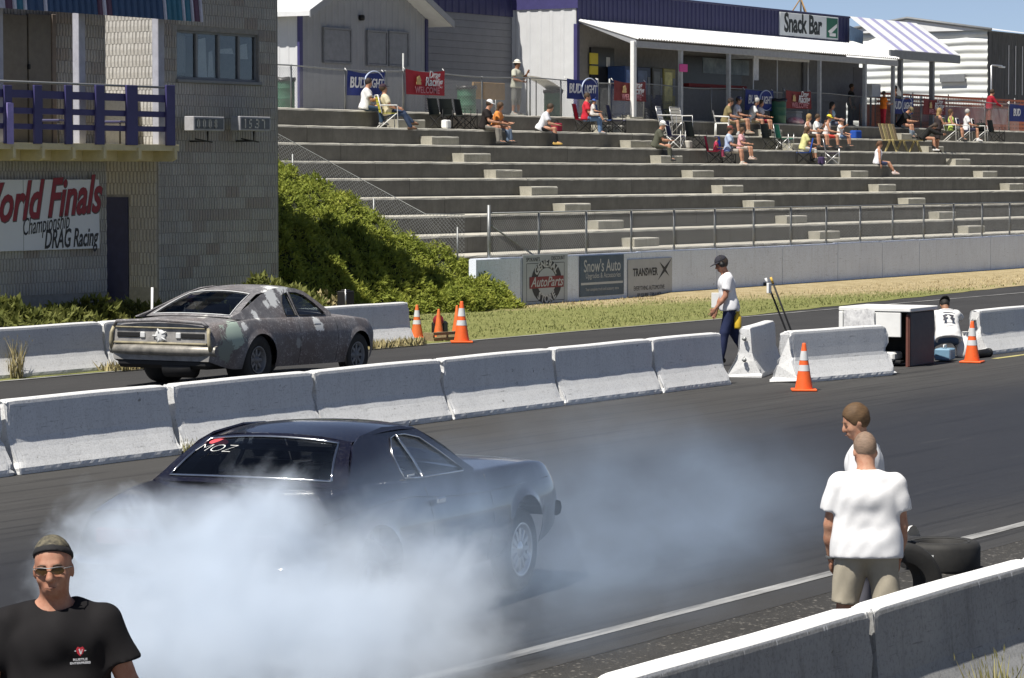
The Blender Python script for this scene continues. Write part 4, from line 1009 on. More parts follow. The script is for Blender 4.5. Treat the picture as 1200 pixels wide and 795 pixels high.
def bush(loc, rx, ry, rz, label, seed, m=M_BUSH, n=1500, leaf=0.17, cat='bush', group=None, name='bush'):
    e = empty(name, loc, 0, label, cat, group); rs = np.random.RandomState(seed)
    b = MB()
    for k in range(5):
        a = k*1.3+seed; b.tube([(0, 0, -.05), (math.cos(a)*rx*.25, math.sin(a)*ry*.25, rz*.35), (math.cos(a)*rx*.55, math.sin(a)*ry*.55, rz*.65)], [.03, .022, .01], 5)
    b.build('stem', mat("bush_stem", (.10, .07, .045), .9), e)
    u = rs.normal(0, 1, (n, 3)); u /= np.linalg.norm(u, axis=1, keepdims=True); u[:, 2] = np.abs(u[:, 2])*1.1-.08
    r = 0.72+0.28*rs.rand(n)**.5; lump = 1+.14*np.sin(u[:, 0]*5+seed)*np.sin(u[:, 1]*6+2*seed)+.12*np.sin(u[:, 0]*11+u[:, 2]*9)
    Pp = u*np.array([rx, ry, rz])*(r*lump)[:, None]
    V, F = leaf_sprays(Pp, u+np.array([0, 0, .35]), leaf, 5, seed, .5, .1, .19, .8)
    link('foliage', np_mesh('foliage', V, F, m), e)
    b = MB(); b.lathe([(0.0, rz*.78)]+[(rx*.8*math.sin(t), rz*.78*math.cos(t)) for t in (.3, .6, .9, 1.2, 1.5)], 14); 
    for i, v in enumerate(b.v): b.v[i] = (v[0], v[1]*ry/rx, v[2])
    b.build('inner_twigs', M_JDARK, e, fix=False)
    return e
bush((at(20, 34.3), 34.3, 0.05), 1.9, 1.0, .92, "sunlit green bush at the left edge below the event sign", 5, n=2600)
bush((at(312, 34.6), 34.6, 0.1), 1.75, .9, 1.02, "sunlit rounded green bush behind the patchy grey coupe's roof", 6, n=2600)
bush((at(105, 36.2), 36.2, 0), 1.3, .8, .85, "dark shaded bush under the World Finals sign", 8, n=1300)
bush((at(165, 36.3), 36.3, 0), 1.2, .8, 0.75, "low dark shaded shrub by the tower's blue door", 9, n=1000)
bush((at(385, 35.0), 35.0, 0), .45, .4, .80, "small dry yellowish weed bush beside the black post", 10, m=M_WEED, n=500, leaf=.14)
def weed(loc, r, h, label, seed, m, n=70):
    e = tag(link('weed_tuft', weed_mesh(r, h, seed, m, n), loc=loc), label, 'weed', 'weed tufts by the barriers'); return e
def weed_mesh(r, h, seed, m, n):
    rs = random.Random(seed); b = MB()
    for k in range(n):
        a = rs.uniform(0, 6.28); q = r*math.sqrt(rs.random())*.6; x, y = q*math.cos(a), q*math.sin(a); hh = h*rs.uniform(.35, 1.1); lx, ly = rs.uniform(-.4, .4)*hh, rs.uniform(-.4, .4)*hh
        w = .006+hh*.012; t = rs.uniform(0, 3.1); dx, dy = math.cos(t)*w, math.sin(t)*w
        b.add([(x-dx, y-dy, 0), (x+dx, y+dy, 0), (x+lx*.4+dx*.7, y+ly*.4+dy*.7, hh*.6), (x+lx*.4-dx*.7, y+ly*.4-dy*.7, hh*.6)], [(0, 1, 2, 3)])
        b.add([(x+lx*.4-dx*.7, y+ly*.4-dy*.7, hh*.6), (x+lx*.4+dx*.7, y+ly*.4+dy*.7, hh*.6), (x+lx, y+ly, hh)], [(0, 1, 2)])
        if rs.random() < .5:
            u = .006+h*.004; b.add([(x+lx-u, y+ly, hh-.02), (x+lx+u, y+ly, hh), (x+lx, y+ly+u, hh+.03)], [(0, 1, 2)])
    return b.mesh('weed_tuft', m)
weed(ground_at(18, 444), .22, .62, "tall dry weed at the joint of the white barriers, far left", 1, M_WEED)
weed((at(1178, 6.85), 6.85, -.16), .17, .56, "green and yellow weeds at the foot of the nearest wall, bottom right", 2, M_GWEED, 130)
weed((29.12, 21.80, 0), .18, .16, "small dark weed tuft in the joint above the dark car's roof", 3, M_GWEED, 60)
weed(ground_at(383, 372, 0)+Vector((0, 0, .0)), .2, .5, "dry tuft poking over the white barrier by the lawn", 4, M_WEED, 60)
tag(blades('barrier_weeds', 2600, (40.6, 51.0), (31.95, 32.35), 0.13, M_WEED, lambda X, Y, r: (np.sin(X*1.7)+np.sin(X*4.3+1) > -.6), .02), kind='stuff')
# small black post by the shrubs, white stake
bp_ = empty('black_post', (at(405, 34.2), 34.2, 0), 0, "short black box post between the bushes behind the white barrier", 'post')
b = MB(); b.bbox(-.07, .07, -.07, .07, 0, 1.0, .01); b.bbox(-.16, .16, -.1, .1, zat(405, 359, 34.2), zat(405, 341, 34.2), .015); b.build('case', M_BLACK, bp_)
b = MB(); b.tube([(-.17, -.11, .6), (-.17, -.11, zat(399, 339, 34.2))], .014, 6); b.build('stake', M_ALU, bp_)
ws = tag(link('white_stake', MB().tube([(0, 0, 0), (.03, 0, zat(177, 337, 33.5))], .022, 6).mesh('white_stake', M_WHITE), loc=(at(177, 33.5), 33.5, 0)), "thin white stake behind the patchy coupe's trunk", 'stake')
# ------------------------------------------------------------------ cars
def lerp_tab(tab, x):
    xs = [p[0] for p in tab]; ys = [p[1] for p in tab]
    if x <= xs[0]: return ys[0]
    if x >= xs[-1]: return ys[-1]
    for i in range(len(xs)-1):
        if xs[i] <= x <= xs[i+1]:
            # monotone-ish cubic through neighbours
            x0, x1, y0, y1 = xs[i], xs[i+1], ys[i], ys[i+1]
            m0 = (ys[i+1]-ys[i-1])/(xs[i+1]-xs[i-1]) if i > 0 else (y1-y0)/(x1-x0)
            m1 = (ys[i+2]-ys[i])/(xs[i+2]-xs[i]) if i+2 < len(xs) else (y1-y0)/(x1-x0)
            d = (y1-y0)/(x1-x0)
            if d == 0: m0 = m1 = 0
            else:
                m0 = max(min(m0/d, 3), 0)*d; m1 = max(min(m1/d, 3), 0)*d
            h = x1-x0; t = (x-x0)/h
            return (2*t**3-3*t**2+1)*y0+(t**3-2*t**2+t)*h*m0+(-2*t**3+3*t**2)*y1+(t**3-t**2)*h*m1

class Car:
    """body laid out as stations along x (rear axle at 0, forward +x); y left, z up"""
    def __init__(s, spec): s.__dict__.update(spec)
    def width(s, x, z):
        W = lerp_tab(s.W, x); zc = s.crease; zt = lerp_tab(s.ZT, x); zb = s.sill
        if z < zc: f = (zc-z)/(zc-zb+1e-6); return W - s.tuck*f*f
        f = (z-zc)/max(zt-zc, 1e-6); return W - s.shoulder*f**1.8
    def arch(s, x):
        z = s.sillz(x)
        for ax, r, zc in s.arches:
            if abs(x-ax) < r: z = max(z, zc+math.sqrt(max(r*r-(x-ax)**2, 0)))
        return z
    def sillz(s, x): return lerp_tab(s.ZB, x)
    def stations(s):
        x0, x1 = s.x0, s.x1; xs = set(np.round(np.linspace(x0, x1, 70), 4))
        for ax, r, zc in s.arches: xs |= set(np.round(ax-r*np.cos(np.linspace(0, PI, 25)), 4))
        return sorted(x for x in xs if x0 <= x <= x1)
    def body(s, m, parent, deck_gap):
        """outer skin: both sides, hood and deck; the stretch deck_gap=(xa, xb) is left open under the glasshouse"""
        b = MB(); xs = s.stations()
        for sg in (1, -1):
            P = []
            for x in xs:
                zb = s.arch(x); zt = lerp_tab(s.ZT, x); row = []
                fl = 0.0
                for ax, r, zc in s.arches:
                    d = math.hypot(x-ax, 0)
                for k in range(13):
                    z = zb+(zt-zb)*(k/12.0); y = s.width(x, z)
                    # flared lip round the arches
                    for ax, r, zc in s.arches:
                        d = math.hypot(x-ax, z-zc)
                        if r-.001 <= d < r+.06 : y += .018*(1-(d-r)/.06)
                    row.append((x, sg*y, z))
                y = s.width(x, zt); row += [(x, sg*(y-.018), zt+.014), (x, sg*(y-.055), zt+.020)]
                P.append(row)
            b.grid(P if sg > 0 else P)
            # top skin from the shoulder to the centre
            for xa, xb in ((xs[0], deck_gap[0]), (deck_gap[1], xs[-1])):
                Q = []
                for x in [q for q in xs if xa <= q <= xb] + ([xb] if xb not in xs else []):
                    zt = lerp_tab(s.ZT, x); zc = lerp_tab(s.ZC, x); y0 = s.width(x, zt)-.055; row = []
                    for k in range(9):
                        f = k/8; row.append((x, sg*y0*(1-f), zt+.020+(zc-zt-.020)*(1-(1-f)**2.2)))
                    Q.append(row)
                Q.sort(key=lambda r_: r_[0][0]); b.grid(Q)
        return b.build('body', m, parent)
    def end_cap(s, x, m, name, parent, dx=0.0):
        zb = s.sillz(x); zt = lerp_tab(s.ZT, x); zc = lerp_tab(s.ZC, x); pts = []
        n = 10
        for k in range(n+1): z = zb+(zt-zb)*k/n; pts.append((x, s.width(x, z), z))
        y0 = s.width(x, zt)-.055
        for k in range(9): f = k/8; pts.append((x, y0*(1-f), zt+.020+(zc-zt-.020)*(1-(1-f)**2.2)))
        full = pts+[(x, -y, z) for x, y, z in reversed(pts[:-1])]
        b = MB(); c = (x+dx, 0, (zb+zt)/2); b.add([c]+full, [(0, i, i+1) for i in range(1, len(full))]+[(0, len(full), 1)])
        return b.build(name, m, parent)

def fill_poly(outer, holes, fy, m, name, parent, sg=1, thick=0.0):
    """flat panel in the xz plane with holes, pushed onto y=fy(x,z)"""
    bm = bmesh.new(); edges = []
    for loop in [outer]+list(holes):
        vs = [bm.verts.new((x, 0, z)) for x, z in loop]
        for i in range(len(vs)): edges.append(bm.edges.new((vs[i], vs[(i+1) % len(vs)])))
    bmesh.ops.triangle_fill(bm, use_beauty=True, use_dissolve=False, edges=edges)
    for v in bm.verts: v.co.y = sg*fy(v.co.x, v.co.z)
    bmesh.ops.recalc_face_normals(bm, faces=bm.faces[:])
    if thick:
        r = bmesh.ops.solidify(bm, geom=bm.faces[:], thickness=thick)
    me = bpy.data.meshes.new(name); bm.to_mesh(me); bm.free(); me.materials.append(m); return link(name, me, parent)

def densify(poly, n=4):
    out = []
    for i in range(len(poly)):
        a, c = poly[i], poly[(i+1) % len(poly)]
        for k in range(n): out.append((a[0]+(c[0]-a[0])*k/n, a[1]+(c[1]-a[1])*k/n))
    return out

def inset_poly(poly, d):
    cx = sum(p[0] for p in poly)/len(poly); cz = sum(p[1] for p in poly)/len(poly); out = []
    for x, z in poly:
        L = math.hypot(x-cx, z-cz); out.append((cx+(x-cx)*(L-d)/L, cz+(z-cz)*(L-d)/L))
    return out

def wheel(parent, x, y, z, r, w, rim_r, m_rim, spokes=8, sg=-1, dish=.05):
    e = empty('wheel', (x, y, z)); e.parent = parent
    M = frame_mat((0, 0, 0), (1, 0, 0), (0, sg, 0))
    b = MB(); hw = w/2
    b.lathe([(rim_r, -hw*.85), (r*.86, -hw), (r*.97, -hw*.86), (r, -hw*.6), (r, hw*.6), (r*.97, hw*.86), (r*.86, hw), (rim_r+.012, hw*.9), (rim_r, hw*.82)], 36, M)
    for k in range(3): 
        rr = r*(.985+.008*(k == 1)); zz = (-.45, 0, .45)[k]*hw
    b.build('tyre', M_RUBBER, e)
    b = MB(); b.lathe([(rim_r+.004, hw*.92), (rim_r-.008, hw*.95), (rim_r-.02, hw*.86), (rim_r-.035, hw*.5), (rim_r-.06, hw*.86-dish), (rim_r*.55, hw*.86-dish*.6), (rim_r*.28, hw*.86-dish*.3), (rim_r*.2, hw*.9), (0, hw*.92)], 36, M)
    for k in range(spokes):
        a = 2*PI*k/spokes; Mr = M @ Matrix.Rotation(a, 4, 'Z'); b.bbox(rim_r*.3, rim_r*.82, -.022, .022, hw*.86-dish*.95, hw*.86-dish*.25, .006, 0, Mr)
    b.build('rim', m_rim, e); 
    b = MB(); b.lathe([(0.0, hw*.5), (rim_r*.95, hw*.5)], 24, M); b.build('brake_drum', M_BLACK, e)
    return e

def glass_frame(parent, base, top, m_body, m_glass, name, border=(.10, .08), trim=None, nu=8, nv=6, bulge=.03, side=1):
    """ruled screen between a base curve (t) and a top curve; border cells are body colour, the middle is glass"""
    us = [0, border[0]*.5, border[0]]+[border[0]+(1-2*border[0])*k/nu for k in range(1, nu)]+[1-border[0], 1-border[0]*.5, 1]
    vs = [0, border[1]]+[border[1]+(1-2*border[1])*k/nv for k in range(1, nv)]+[1-border[1], 1]
    def pt(u, v):
        p = base(u).lerp(top(u), v); p.x += side*bulge*math.sin(PI*v)*1.0; p.z += bulge*.6*math.sin(PI*v); return p
    fb, gb = MB(), MB()
    for i in range(len(us)-1):
        for j in range(len(vs)-1):
            q = [pt(us[i], vs[j]), pt(us[i+1], vs[j]), pt(us[i+1], vs[j+1]), pt(us[i], vs[j+1])]
            inner = border[0]-1e-6 <= us[i] and us[i+1] <= 1-border[0]+1e-6 and border[1]-1e-6 <= vs[j] and vs[j+1] <= 1-border[1]+1e-6
            (gb if inner else fb).add(q, [(0, 1, 2, 3)], 0, True)
    fb.build(name+'_surround', m_body, parent); g = gb.build(name, m_glass, parent)
    if trim:
        u0, u1, v0, v1 = border[0], 1-border[0], border[1], 1-border[1]; r = .05
        loop = [pt(u0+(u1-u0)*k/10, v0) for k in range(11)]+[pt(u1, v0+(v1-v0)*k/5) for k in range(1, 6)]+[pt(u1-(u1-u0)*k/10, v1) for k in range(1, 11)]+[pt(u0, v1-(v1-v0)*k/5) for k in range(1, 6)]
        b = MB(); b.tube([p+Vector((side*.004, 0, .006)) for p in loop], trim[1], 6); b.build(name+'_trim', trim[0], parent)
    return g

def car_side_house(parent, car, outline, windows, m_body, m_glass, fy, trim=None, tint=None):
    for sg in (1, -1):
        fill_poly(densify(outline, 3), [densify(w, 3) for w in windows], fy, m_body, 'side_pillars', parent, sg, .02)
        for w in windows:
            g = fill_poly(densify(inset_poly(w, -.004), 2), [], lambda x, z: fy(x, z)-.014, m_glass, 'side_window', parent, sg)
            if trim:
                b = MB(); L = densify(w, 2); b.tube([(x, sg*(fy(x, z)+.004), z) for x, z in L+[L[0]]], trim[1], 5); b.build('window_trim', trim[0], parent)

def interior(parent, xs, w, zf, zb, xw, m_seat):
    b = MB(); b.bbox(xs[0], xs[1], -w, w, zf-.05, zf, .01); b.bbox(xs[0]-.05, xs[0], -w, w, zf, zb, .01); b.build('cabin_floor', M_BLACK, parent)
    for sx in (-.34, .34):
        e = empty('seat'); e.parent = parent; e.location = (xs[0]+(xs[1]-xs[0])*.48, sx, zf)
        b = MB(); b.bbox(-.25, .28, -.24, .24, .05, .25, .05); b.build('cushion', m_seat, e)
        b = MB(); M = frame_mat((-.24, 0, .2), (1, 0, .0), (-.22, 0, 1)); b.bbox(-.07, .07, -.24, .24, 0, .50, .05, 0, M); b.bbox(-.05, .05, -.13, .13, .52, .68, .03, 0, M); b.build('backrest', m_seat, e)
    b = MB(); b.bbox(xs[1]-.35, xs[1], -w, w, zf+.30, zb-.01, .05); b.build('dashboard', M_BLACK, parent)
    M = frame_mat((xs[1]-.48, .34, zb-.10), (0, 1, 0), (-1, 0, .45)); b = MB(); b.tube([M @ Vector((.18*math.cos(t), .18*math.sin(t), 0)) for t in np.linspace(0, 2*PI, 21)], .013, 6); b.tube([M @ Vector((-.17, 0, 0)), M @ Vector((.17, 0, 0))], .012, 5); b.build('steering_wheel', M_BLACK, parent)
    b = MB()
    pts = [(xs[0]+.35, -w+.05, zf), (xs[0]+.33, -w+.12, zb+.12), (xs[0]+.33, -w+.25, zb+.27), (xs[0]+.33, w-.25, zb+.27), (xs[0]+.33, w-.12, zb+.12), (xs[0]+.35, w-.05, zf)]
    b.tube(pts, .022, 8); b.tube([(xs[0]+.33, w-.1, zb+.02), (xs[0]+.33, -w+.1, zb+.02)], .02, 8); b.build('roll_bar', M_GREYMET, parent)

def top_roof(parent, xr, xf, wr, zr, zf, m, crown=.05):
    b = MB(); P = []
    for i in range(13):
        f = i/12; x = xr+(xf-xr)*f; w = wr(f); z = zr+(zf-zr)*f+.035*math.sin(PI*f); row = []
        for k in range(15):
            t = -1+2*k/14; row.append((x+ (0.05*(1-t*t) if f > .9 else (-0.03*(1-t*t) if f < .1 else 0)), w*t, z+crown*(1-abs(t)**2.6)-.0))
        P.append(row)
    b.grid(P); return b.build('roof', m, parent)

def m_carpaint(name, c, rough=.25, coat=.8, metal=0.0):
    m, nt, n, l, b = new_mat(name)
    f = noise_tex(nt, coords(nt, jitter=False), 2.2, 4, .6); d = noise_tex(nt, coords(nt, jitter=False), 40, 3, .7)
    col = mix(nt, f, tuple(x*.8 for x in c), c); col = mix(nt, math_n(nt, 'MULTIPLY', ramp(nt, d, [(.5, 0), (.8, 1)]), .12), col, (.25, .24, .22))
    l.new(col, b.inputs['Base Color']); b.inputs['Roughness'].default_value = rough; b.inputs['Coat Weight'].default_value = coat; b.inputs['Coat Roughness'].default_value = .06; b.inputs['Metallic'].default_value = metal
    bump(nt, b, noise_tex(nt, coords(nt, jitter=False), 1.5, 2, .5), .05, .02); return m

def m_primer():
    """old primer: grey-brown mottled, scraped and patched"""
    m, nt, n, l, b = new_mat("patchy_primer")
    v = coords(nt, jitter=False); a = noise_tex(nt, v, 3.2, 7, .75, .5); f = noise_tex(nt, v, 26, 5, .8, 1.0); c = noise_tex(nt, v, 1.1, 4, .6)
    col = mix(nt, ramp(nt, a, [(.35, 0), (.65, 1)]), (.115, .112, .118), (.20, .195, .20))
    col = mix(nt, ramp(nt, c, [(.45, 0), (.62, 1)]), col, (.125, .105, .10))
    sc = math_n(nt, 'MULTIPLY', ramp(nt, f, [(.53, 0), (.60, 1)]), ramp(nt, a, [(.36, 0), (.55, 1)]))
    col = mix(nt, math_n(nt, 'MULTIPLY', sc, .75), col, (.42, .40, .40))
    def patch(p, r, colr, k=.55):
        nonlocal col
        d = N(nt, "ShaderNodeVectorMath", operation='DISTANCE'); l.new(v, d.inputs[0]); d.inputs[1].default_value = p
        q = math_n(nt, 'ADD', math_n(nt, 'DIVIDE', d.outputs['Value'], r), math_n(nt, 'MULTIPLY', math_n(nt, 'SUBTRACT', noise_tex(nt, v, 6, 6, .8, .8), .5), 4.2*k))
        col = mix(nt, ramp(nt, q, [(.62, 1), (.70, 0)]), col, colr)
    WH = (.66, .67, .66)
    for p, r in (((.95, -.50, 1.33), .26), ((1.55, -.45, 1.32), .17), ((.62, -.62, 1.16), .22), ((.42, -.66, 1.08), .12), ((1.50, -.88, .80), .16), ((3.30, -.62, .80), .14), ((.05, -.75, .93), .13), ((-.35, -.84, .80), .10), ((.45, .45, 1.30), .16)): patch(p, r, WH)
    patch((-.62, -.86, .72), .30, (.34, .42, .36)); patch((-.80, -.86, .50), .22, (.20, .23, .20)); patch((.95, -.88, .55), .10, (.28, .28, .27)); patch((-.55, -.3, .97), .12, (.45, .44, .42))
    l.new(col, b.inputs['Base Color']); b.inputs['Roughness'].default_value = .55; b.inputs['Specular IOR Level'].default_value = .4
    bump(nt, b, f, .2, .004); return m

# ---- patchy fastback coupe on the return road
M_PRIMER = m_primer()
mv = empty('parked_car', (39.2, 29.05, -0.008), R(2.5), "old fastback coupe in patchy grey primer with bare gold-edged tail panel", 'car', s=1.135)
mv.rotation_euler.y = R(.9)
mav = Car(dict(x0=-1.10, x1=3.36, sill=.22, crease=.62, tuck=.07, shoulder=.075,
    W=[(-1.10, .80), (-.9, .845), (-.3, .895), (.6, .90), (1.8, .895), (2.5, .88), (3.0, .83), (3.25, .72), (3.36, .60)],
    ZT=[(-1.10, .80), (-.6, .86), (0, .90), (.6, .895), (1.6, .885), (2.2, .875), (2.9, .835), (3.2, .78), (3.36, .70)],
    ZC=[(-1.10, .865), (-.6, .93), (-.2, .955), (1.9, .965), (2.3, .945), (2.9, .89), (3.2, .83), (3.36, .72)],
    ZB=[(-1.10, .36), (-.8, .28), (-.5, .24), (2.9, .24), (3.2, .32), (3.36, .42)],
    arches=[(0.0, .40, .31), (2.62, .37, .31)]))
mav.body(M_PRIMER, mv, (-.38, 1.98))
mav.end_cap(3.36, M_BLACK, 'grille', mv, .03)
M_TAIL = mat("tail_primer", (.36, .35, .335), .5, .0, var=.5, scale=6, c2=(.17, .165, .16))
M_GOLD = mat("bare_gold_trim", (.42, .37, .24), .55, .1, var=.5, scale=9, c2=(.20, .18, .13))
M_BUMP = mat("dull_bumper", (.34, .32, .28), .45, .3, var=.6, scale=7, c2=(.14, .135, .125))
M_DULLRIM = mat("dull_rim", (.24, .24, .24), .5, .3, var=.3)
mav.end_cap(-1.10, M_TAIL, 'tail_panel', mv, .0)
b = MB(); b.tube([(-1.10, -.76, .815), (-1.13, -.70, .875), (-1.15, 0, .905), (-1.13, .70, .875), (-1.10, .76, .815)], .026, 8); b.build('trunk_lip', M_PRIMER, mv)
for sg in (1, -1):
    b = MB(); b.bbox(-1.118, -1.09, sg*.52-.19, sg*.52+.19, .665, .735, .01); b.build('tail_light_slot', M_BLACK, mv)
    b = MB(); b.tube([(-1.10, sg*.77, .80), (-1.13, sg*.79, .72), (-1.13, sg*.80, .60), (-1.10, sg*.80, .50)], .026, 8); b.build('tail_trim', M_GOLD, mv)
    b = MB(); b.bbox(-1.122, -1.10, sg*.29-.04, sg*.29+.04, .66, .74, .01); b.build('bare_patch', M_REFLECT, mv)
b = MB(); b.lathe([(0, 0), (.085, 0), (.085, .02), (.05, .03), (0, .03)], 14, frame_mat((-1.10, 0, .69), (0, 1, 0), (-1, 0, 0)))
for a in range(5): t = a*2*PI/5; b.tube([(-1.125, .04*math.cos(t), .69+.04*math.sin(t)), (-1.12, .12*math.cos(t), .69+.10*math.sin(t))], .013, 5)
b.build('fuel_cap', M_REFLECT, mv)
b = MB(); b.tube([(-1.115, -.72, .80), (-1.12, .72, .80)], .012, 6); b.tube([(-1.115, -.75, .59), (-1.12, .75, .59)], .018, 6); b.build('panel_trim', M_GOLD, mv)
b = MB(); P = []
for k in range(17):
    t = -1+k/8; y = .86*t; x = -1.17+.05*abs(t)**4*2.2; P.append([(x+.05, y, .43), (x-.01, y, .445), (x-.03, y, .50), (x-.01, y, .555), (x+.05, y, .57)])
b.grid(P); b.build('rear_bumper', M_BUMP, mv)
b = MB(); b.bbox(-1.08, -.45, -.75, .75, .25, .40, .05); b.tube([(-1.05, -.55, .33), (-.2, -.5, .30)], .035, 8); b.lathe([(.0, 0), (.13, 0), (.13, .45), (0, .45)], 14, frame_mat((-.95, -.45, .26), (0, 0, 1), (0, 1, 0))); b.build('undertray', M_BLACK, mv)
b = MB(); b.tube([(0, -.7, .34), (0, .7, .34)], .05, 8); b.lathe([(0, -.13), (.10, -.10), (.14, 0), (.10, .10), (0, .13)], 12, frame_mat((0, 0, .33), (0, 1, 0), (1, 0, 0))); b.tube([(2.62, -.7, .32), (2.62, .7, .32)], .04, 8); b.build('axle', M_BLACK, mv)
wb = 0.40
fy_m = lambda x, z: lerp_tab(mav.W, x)-.095-(z-.90)*.52
outl = [(-.62, .93), (-.35, .99), (.10, 1.135), (.40, 1.235), (.70, 1.305), (1.0, 1.325), (1.30, 1.30), (1.50, 1.255), (1.72, 1.13), (1.98, .955), (1.95, .89), (0.5, .885), (-.3, .90)]
wins = [[(.78, .935), (.80, 1.10), (.90, 1.215), (1.03, 1.25), (1.06, .93)], [(1.11, .93), (1.09, 1.25), (1.27, 1.24), (1.44, 1.20), (1.62, 1.09), (1.80, .95), (1.79, .925)]]
M_MAVGLASS = m_glass("coupe_glass", (.62, .66, .64), .08)
car_side_house(mv, mav, outl, wins, M_PRIMER, M_MAVGLASS, fy_m, (M_BLACK, .008))
top_roof(mv, .38, 1.42, lambda f: .555+.02*math.sin(PI*f), 1.232, 1.272, M_PRIMER, .06)
bc = lambda y0, x0, z0, cx, cz: (lambda u: Vector((x0+cx*(1-(2*u-1)**2), y0*(2*u-1), z0+cz*(1-(2*u-1)**2))))
glass_frame(mv, bc(.74, -.40, .925, -.10, .025), bc(.555, .39, 1.238, -.03, .055), M_PRIMER, m_glass("rear_glass", (.14, .16, .17), .02, .06), 'rear_window', (.07, .07), (M_REFLECT, .007), side=-1, bulge=.02)
glass_frame(mv, bc(.74, 1.98, .925, .12, .035), bc(.55, 1.41, 1.275, .05, .055), M_PRIMER, M_CARGLASS, 'windshield', (.05, .05), (M_BLACK, .008), side=1, bulge=.02)
interior(mv, (.0, 1.95), .70, .38, .90, 0, M_BLACK)
for sg in (-1, 1):
    wheel(mv, 0, sg*.685, .350, .350, .36, .185, M_DULLRIM, 8, sg, .08); wheel(mv, 2.62, sg*.76, .330, .315, .17, .185, M_GREYMET, 8, sg)
put_text("XX", .14, M_WHITE, mv, (-.05, .22, 1.09), (0, -1, 0), (.42, 0, .2), name='window_marking', ext=.002)
b = MB(); b.box(.83, .99, -.665, -.66, .95, 1.02); b.build('window_sticker', M_WHITE, mv)
b = MB(); b.bbox(1.98, 2.02, -.62, -.60, .92, 1.0, .005); b.build('wiper', M_BLACK, mv)
b = MB(); b.tube([(1.35, -.905, .80), (1.50, -.905, .80)], .012, 6); b.build('door_handle', M_CHROME, mv)
for x in (1.0, 2.0):
    b = MB(); b.tube([(x, -mav.width(x, z)-.001, z) for z in (.28, .45, .62, .75, .87)], .004, 4); b.build('door_gap', M_BLACK, mv)
b = MB(); b.box(.0, 2.6, -.7, .7, .23, .27); b.build('floor_pan', M_BLACK, mv)

# ---- dark coupe doing the burnout
M_DARKPAINT = m_carpaint("dark_violet_paint", (.0045, .004, .012), .22, .6)
cu = empty('drag_car', (17.98, 12.84, .01), R(7.6), "dark violet coupe doing a burnout, half hidden in its own tyre smoke", 'car', s=.965)
cud = Car(dict(x0=-1.15, x1=3.70, sill=.20, crease=.60, tuck=.09, shoulder=.10,
    W=[(-1.15, .86), (-.9, .91), (-.3, .95), (.5, .955), (1.6, .93), (2.6, .935), (3.2, .915), (3.55, .87), (3.70, .80)],
    ZT=[(-1.15, .88), (-.6, .97), (-.05, 1.015), (.5, 1.0), (1.2, .955), (2.2, .945), (3.0, .93), (3.45, .90), (3.70, .83)],
    ZC=[(-1.15, .93), (-.5, 1.01), (0, 1.035), (1.9, 1.02), (2.4, 1.015), (3.0, .99), (3.5, .93), (3.70, .85)],
    ZB=[(-1.15, .40), (-.8, .30), (-.5, .24), (3.0, .25), (3.4, .33), (3.70, .45)],
    arches=[(0.0, .41, .34), (2.78, .362, .345)]))
cud.body(M_DARKPAINT, cu, (-.05, 1.98))
cud.end_cap(3.70, M_BLACK, 'grille', cu, -.05); cud.end_cap(-1.15, M_BLACK, 'tail_panel', cu, .03)
M_TAILRED = mat("tail_light_red", (.10, .006, .006), .3, var=.1)
for sg in (1, -1):
    b = MB(); b.bbox(-1.175, -1.13, sg*.50-.22, sg*.50+.22, .66, .78, .015); b.build('tail_light', M_TAILRED, cu)
    b = MB(); b.lathe([(0, 0.02), (.07, .015), (.085, 0), (.085, -.05)], 16, frame_mat((3.68, sg*.62, .70), (0, 1, 0), (1, 0, 0))); b.build('headlight', M_REFLECT, cu)
for nm, xx, sg in (('rear_bumper', -1.20, 1), ('front_bumper', 3.66, -1)):
    b = MB(); P = []
    for k in range(25):
        t = -1+k/12; a = abs(t); y = .93*math.copysign(min(1, a*1.06), t); x = xx+sg*(.04*a**3+.34*max(0, a-.86)/.14*.9)
        if sg < 0: y = .86*t; x = xx-.04*a**3
        elif a > .86: y = math.copysign(.955, t)
        zz = .52; P.append([(x+sg*.03, y, zz-.065), (x-sg*.02, y*1.012, zz-.05), (x-sg*.035, y*1.018, zz), (x-sg*.02, y*1.012, zz+.05), (x+sg*.03, y, zz+.065)])
    b.grid(P); b.build(nm, M_CHROME if sg > 0 else M_DARKPAINT, cu)
fy_c = lambda x, z: lerp_tab(cud.W, x)-.13-(z-1.0)*.60
outl = [(-.22, 1.02), (-.06, 1.12), (.20, 1.30), (.38, 1.355), (.80, 1.39), (1.15, 1.375), (1.40, 1.33), (1.70, 1.16), (2.0, .985), (1.95, .955), (1.1, .955), (.4, 1.0)]
wins = [[(.72, 1.02), (.74, 1.20), (.84, 1.305), (.95, 1.322), (1.03, 1.13), (1.04, 1.0)], [(1.06, 1.0), (1.05, 1.13), (.975, 1.322), (1.12, 1.315), (1.34, 1.275), (1.57, 1.15), (1.81, .995), (1.78, .985)]]
M_COUPEGLASS = m_glass("dark_coupe_glass", (.55, .58, .60), .06)
car_side_house(cu, cud, outl, wins, M_DARKPAINT, M_COUPEGLASS, fy_c, (M_CHROME, .008))
top_roof(cu, .26, 1.38, lambda f: .60+.02*math.sin(PI*f), 1.315, 1.335, M_DARKPAINT, .055)
rg = glass_frame(cu, bc(.80, -.18, 1.025, -.16, .02), bc(.605, .27, 1.320, -.04, .05), M_DARKPAINT, m_glass("dark_rear_glass", (.20, .22, .24), .02), 'rear_window', (.075, .10), (M_CHROME, .010), side=-1, bulge=.03)
glass_frame(cu, bc(.78, 1.98, .99, .14, .03), bc(.60, 1.37, 1.34, .05, .05), M_DARKPAINT, M_COUPEGLASS, 'windshield', (.05, .05), (M_CHROME, .008), side=1, bulge=.03)
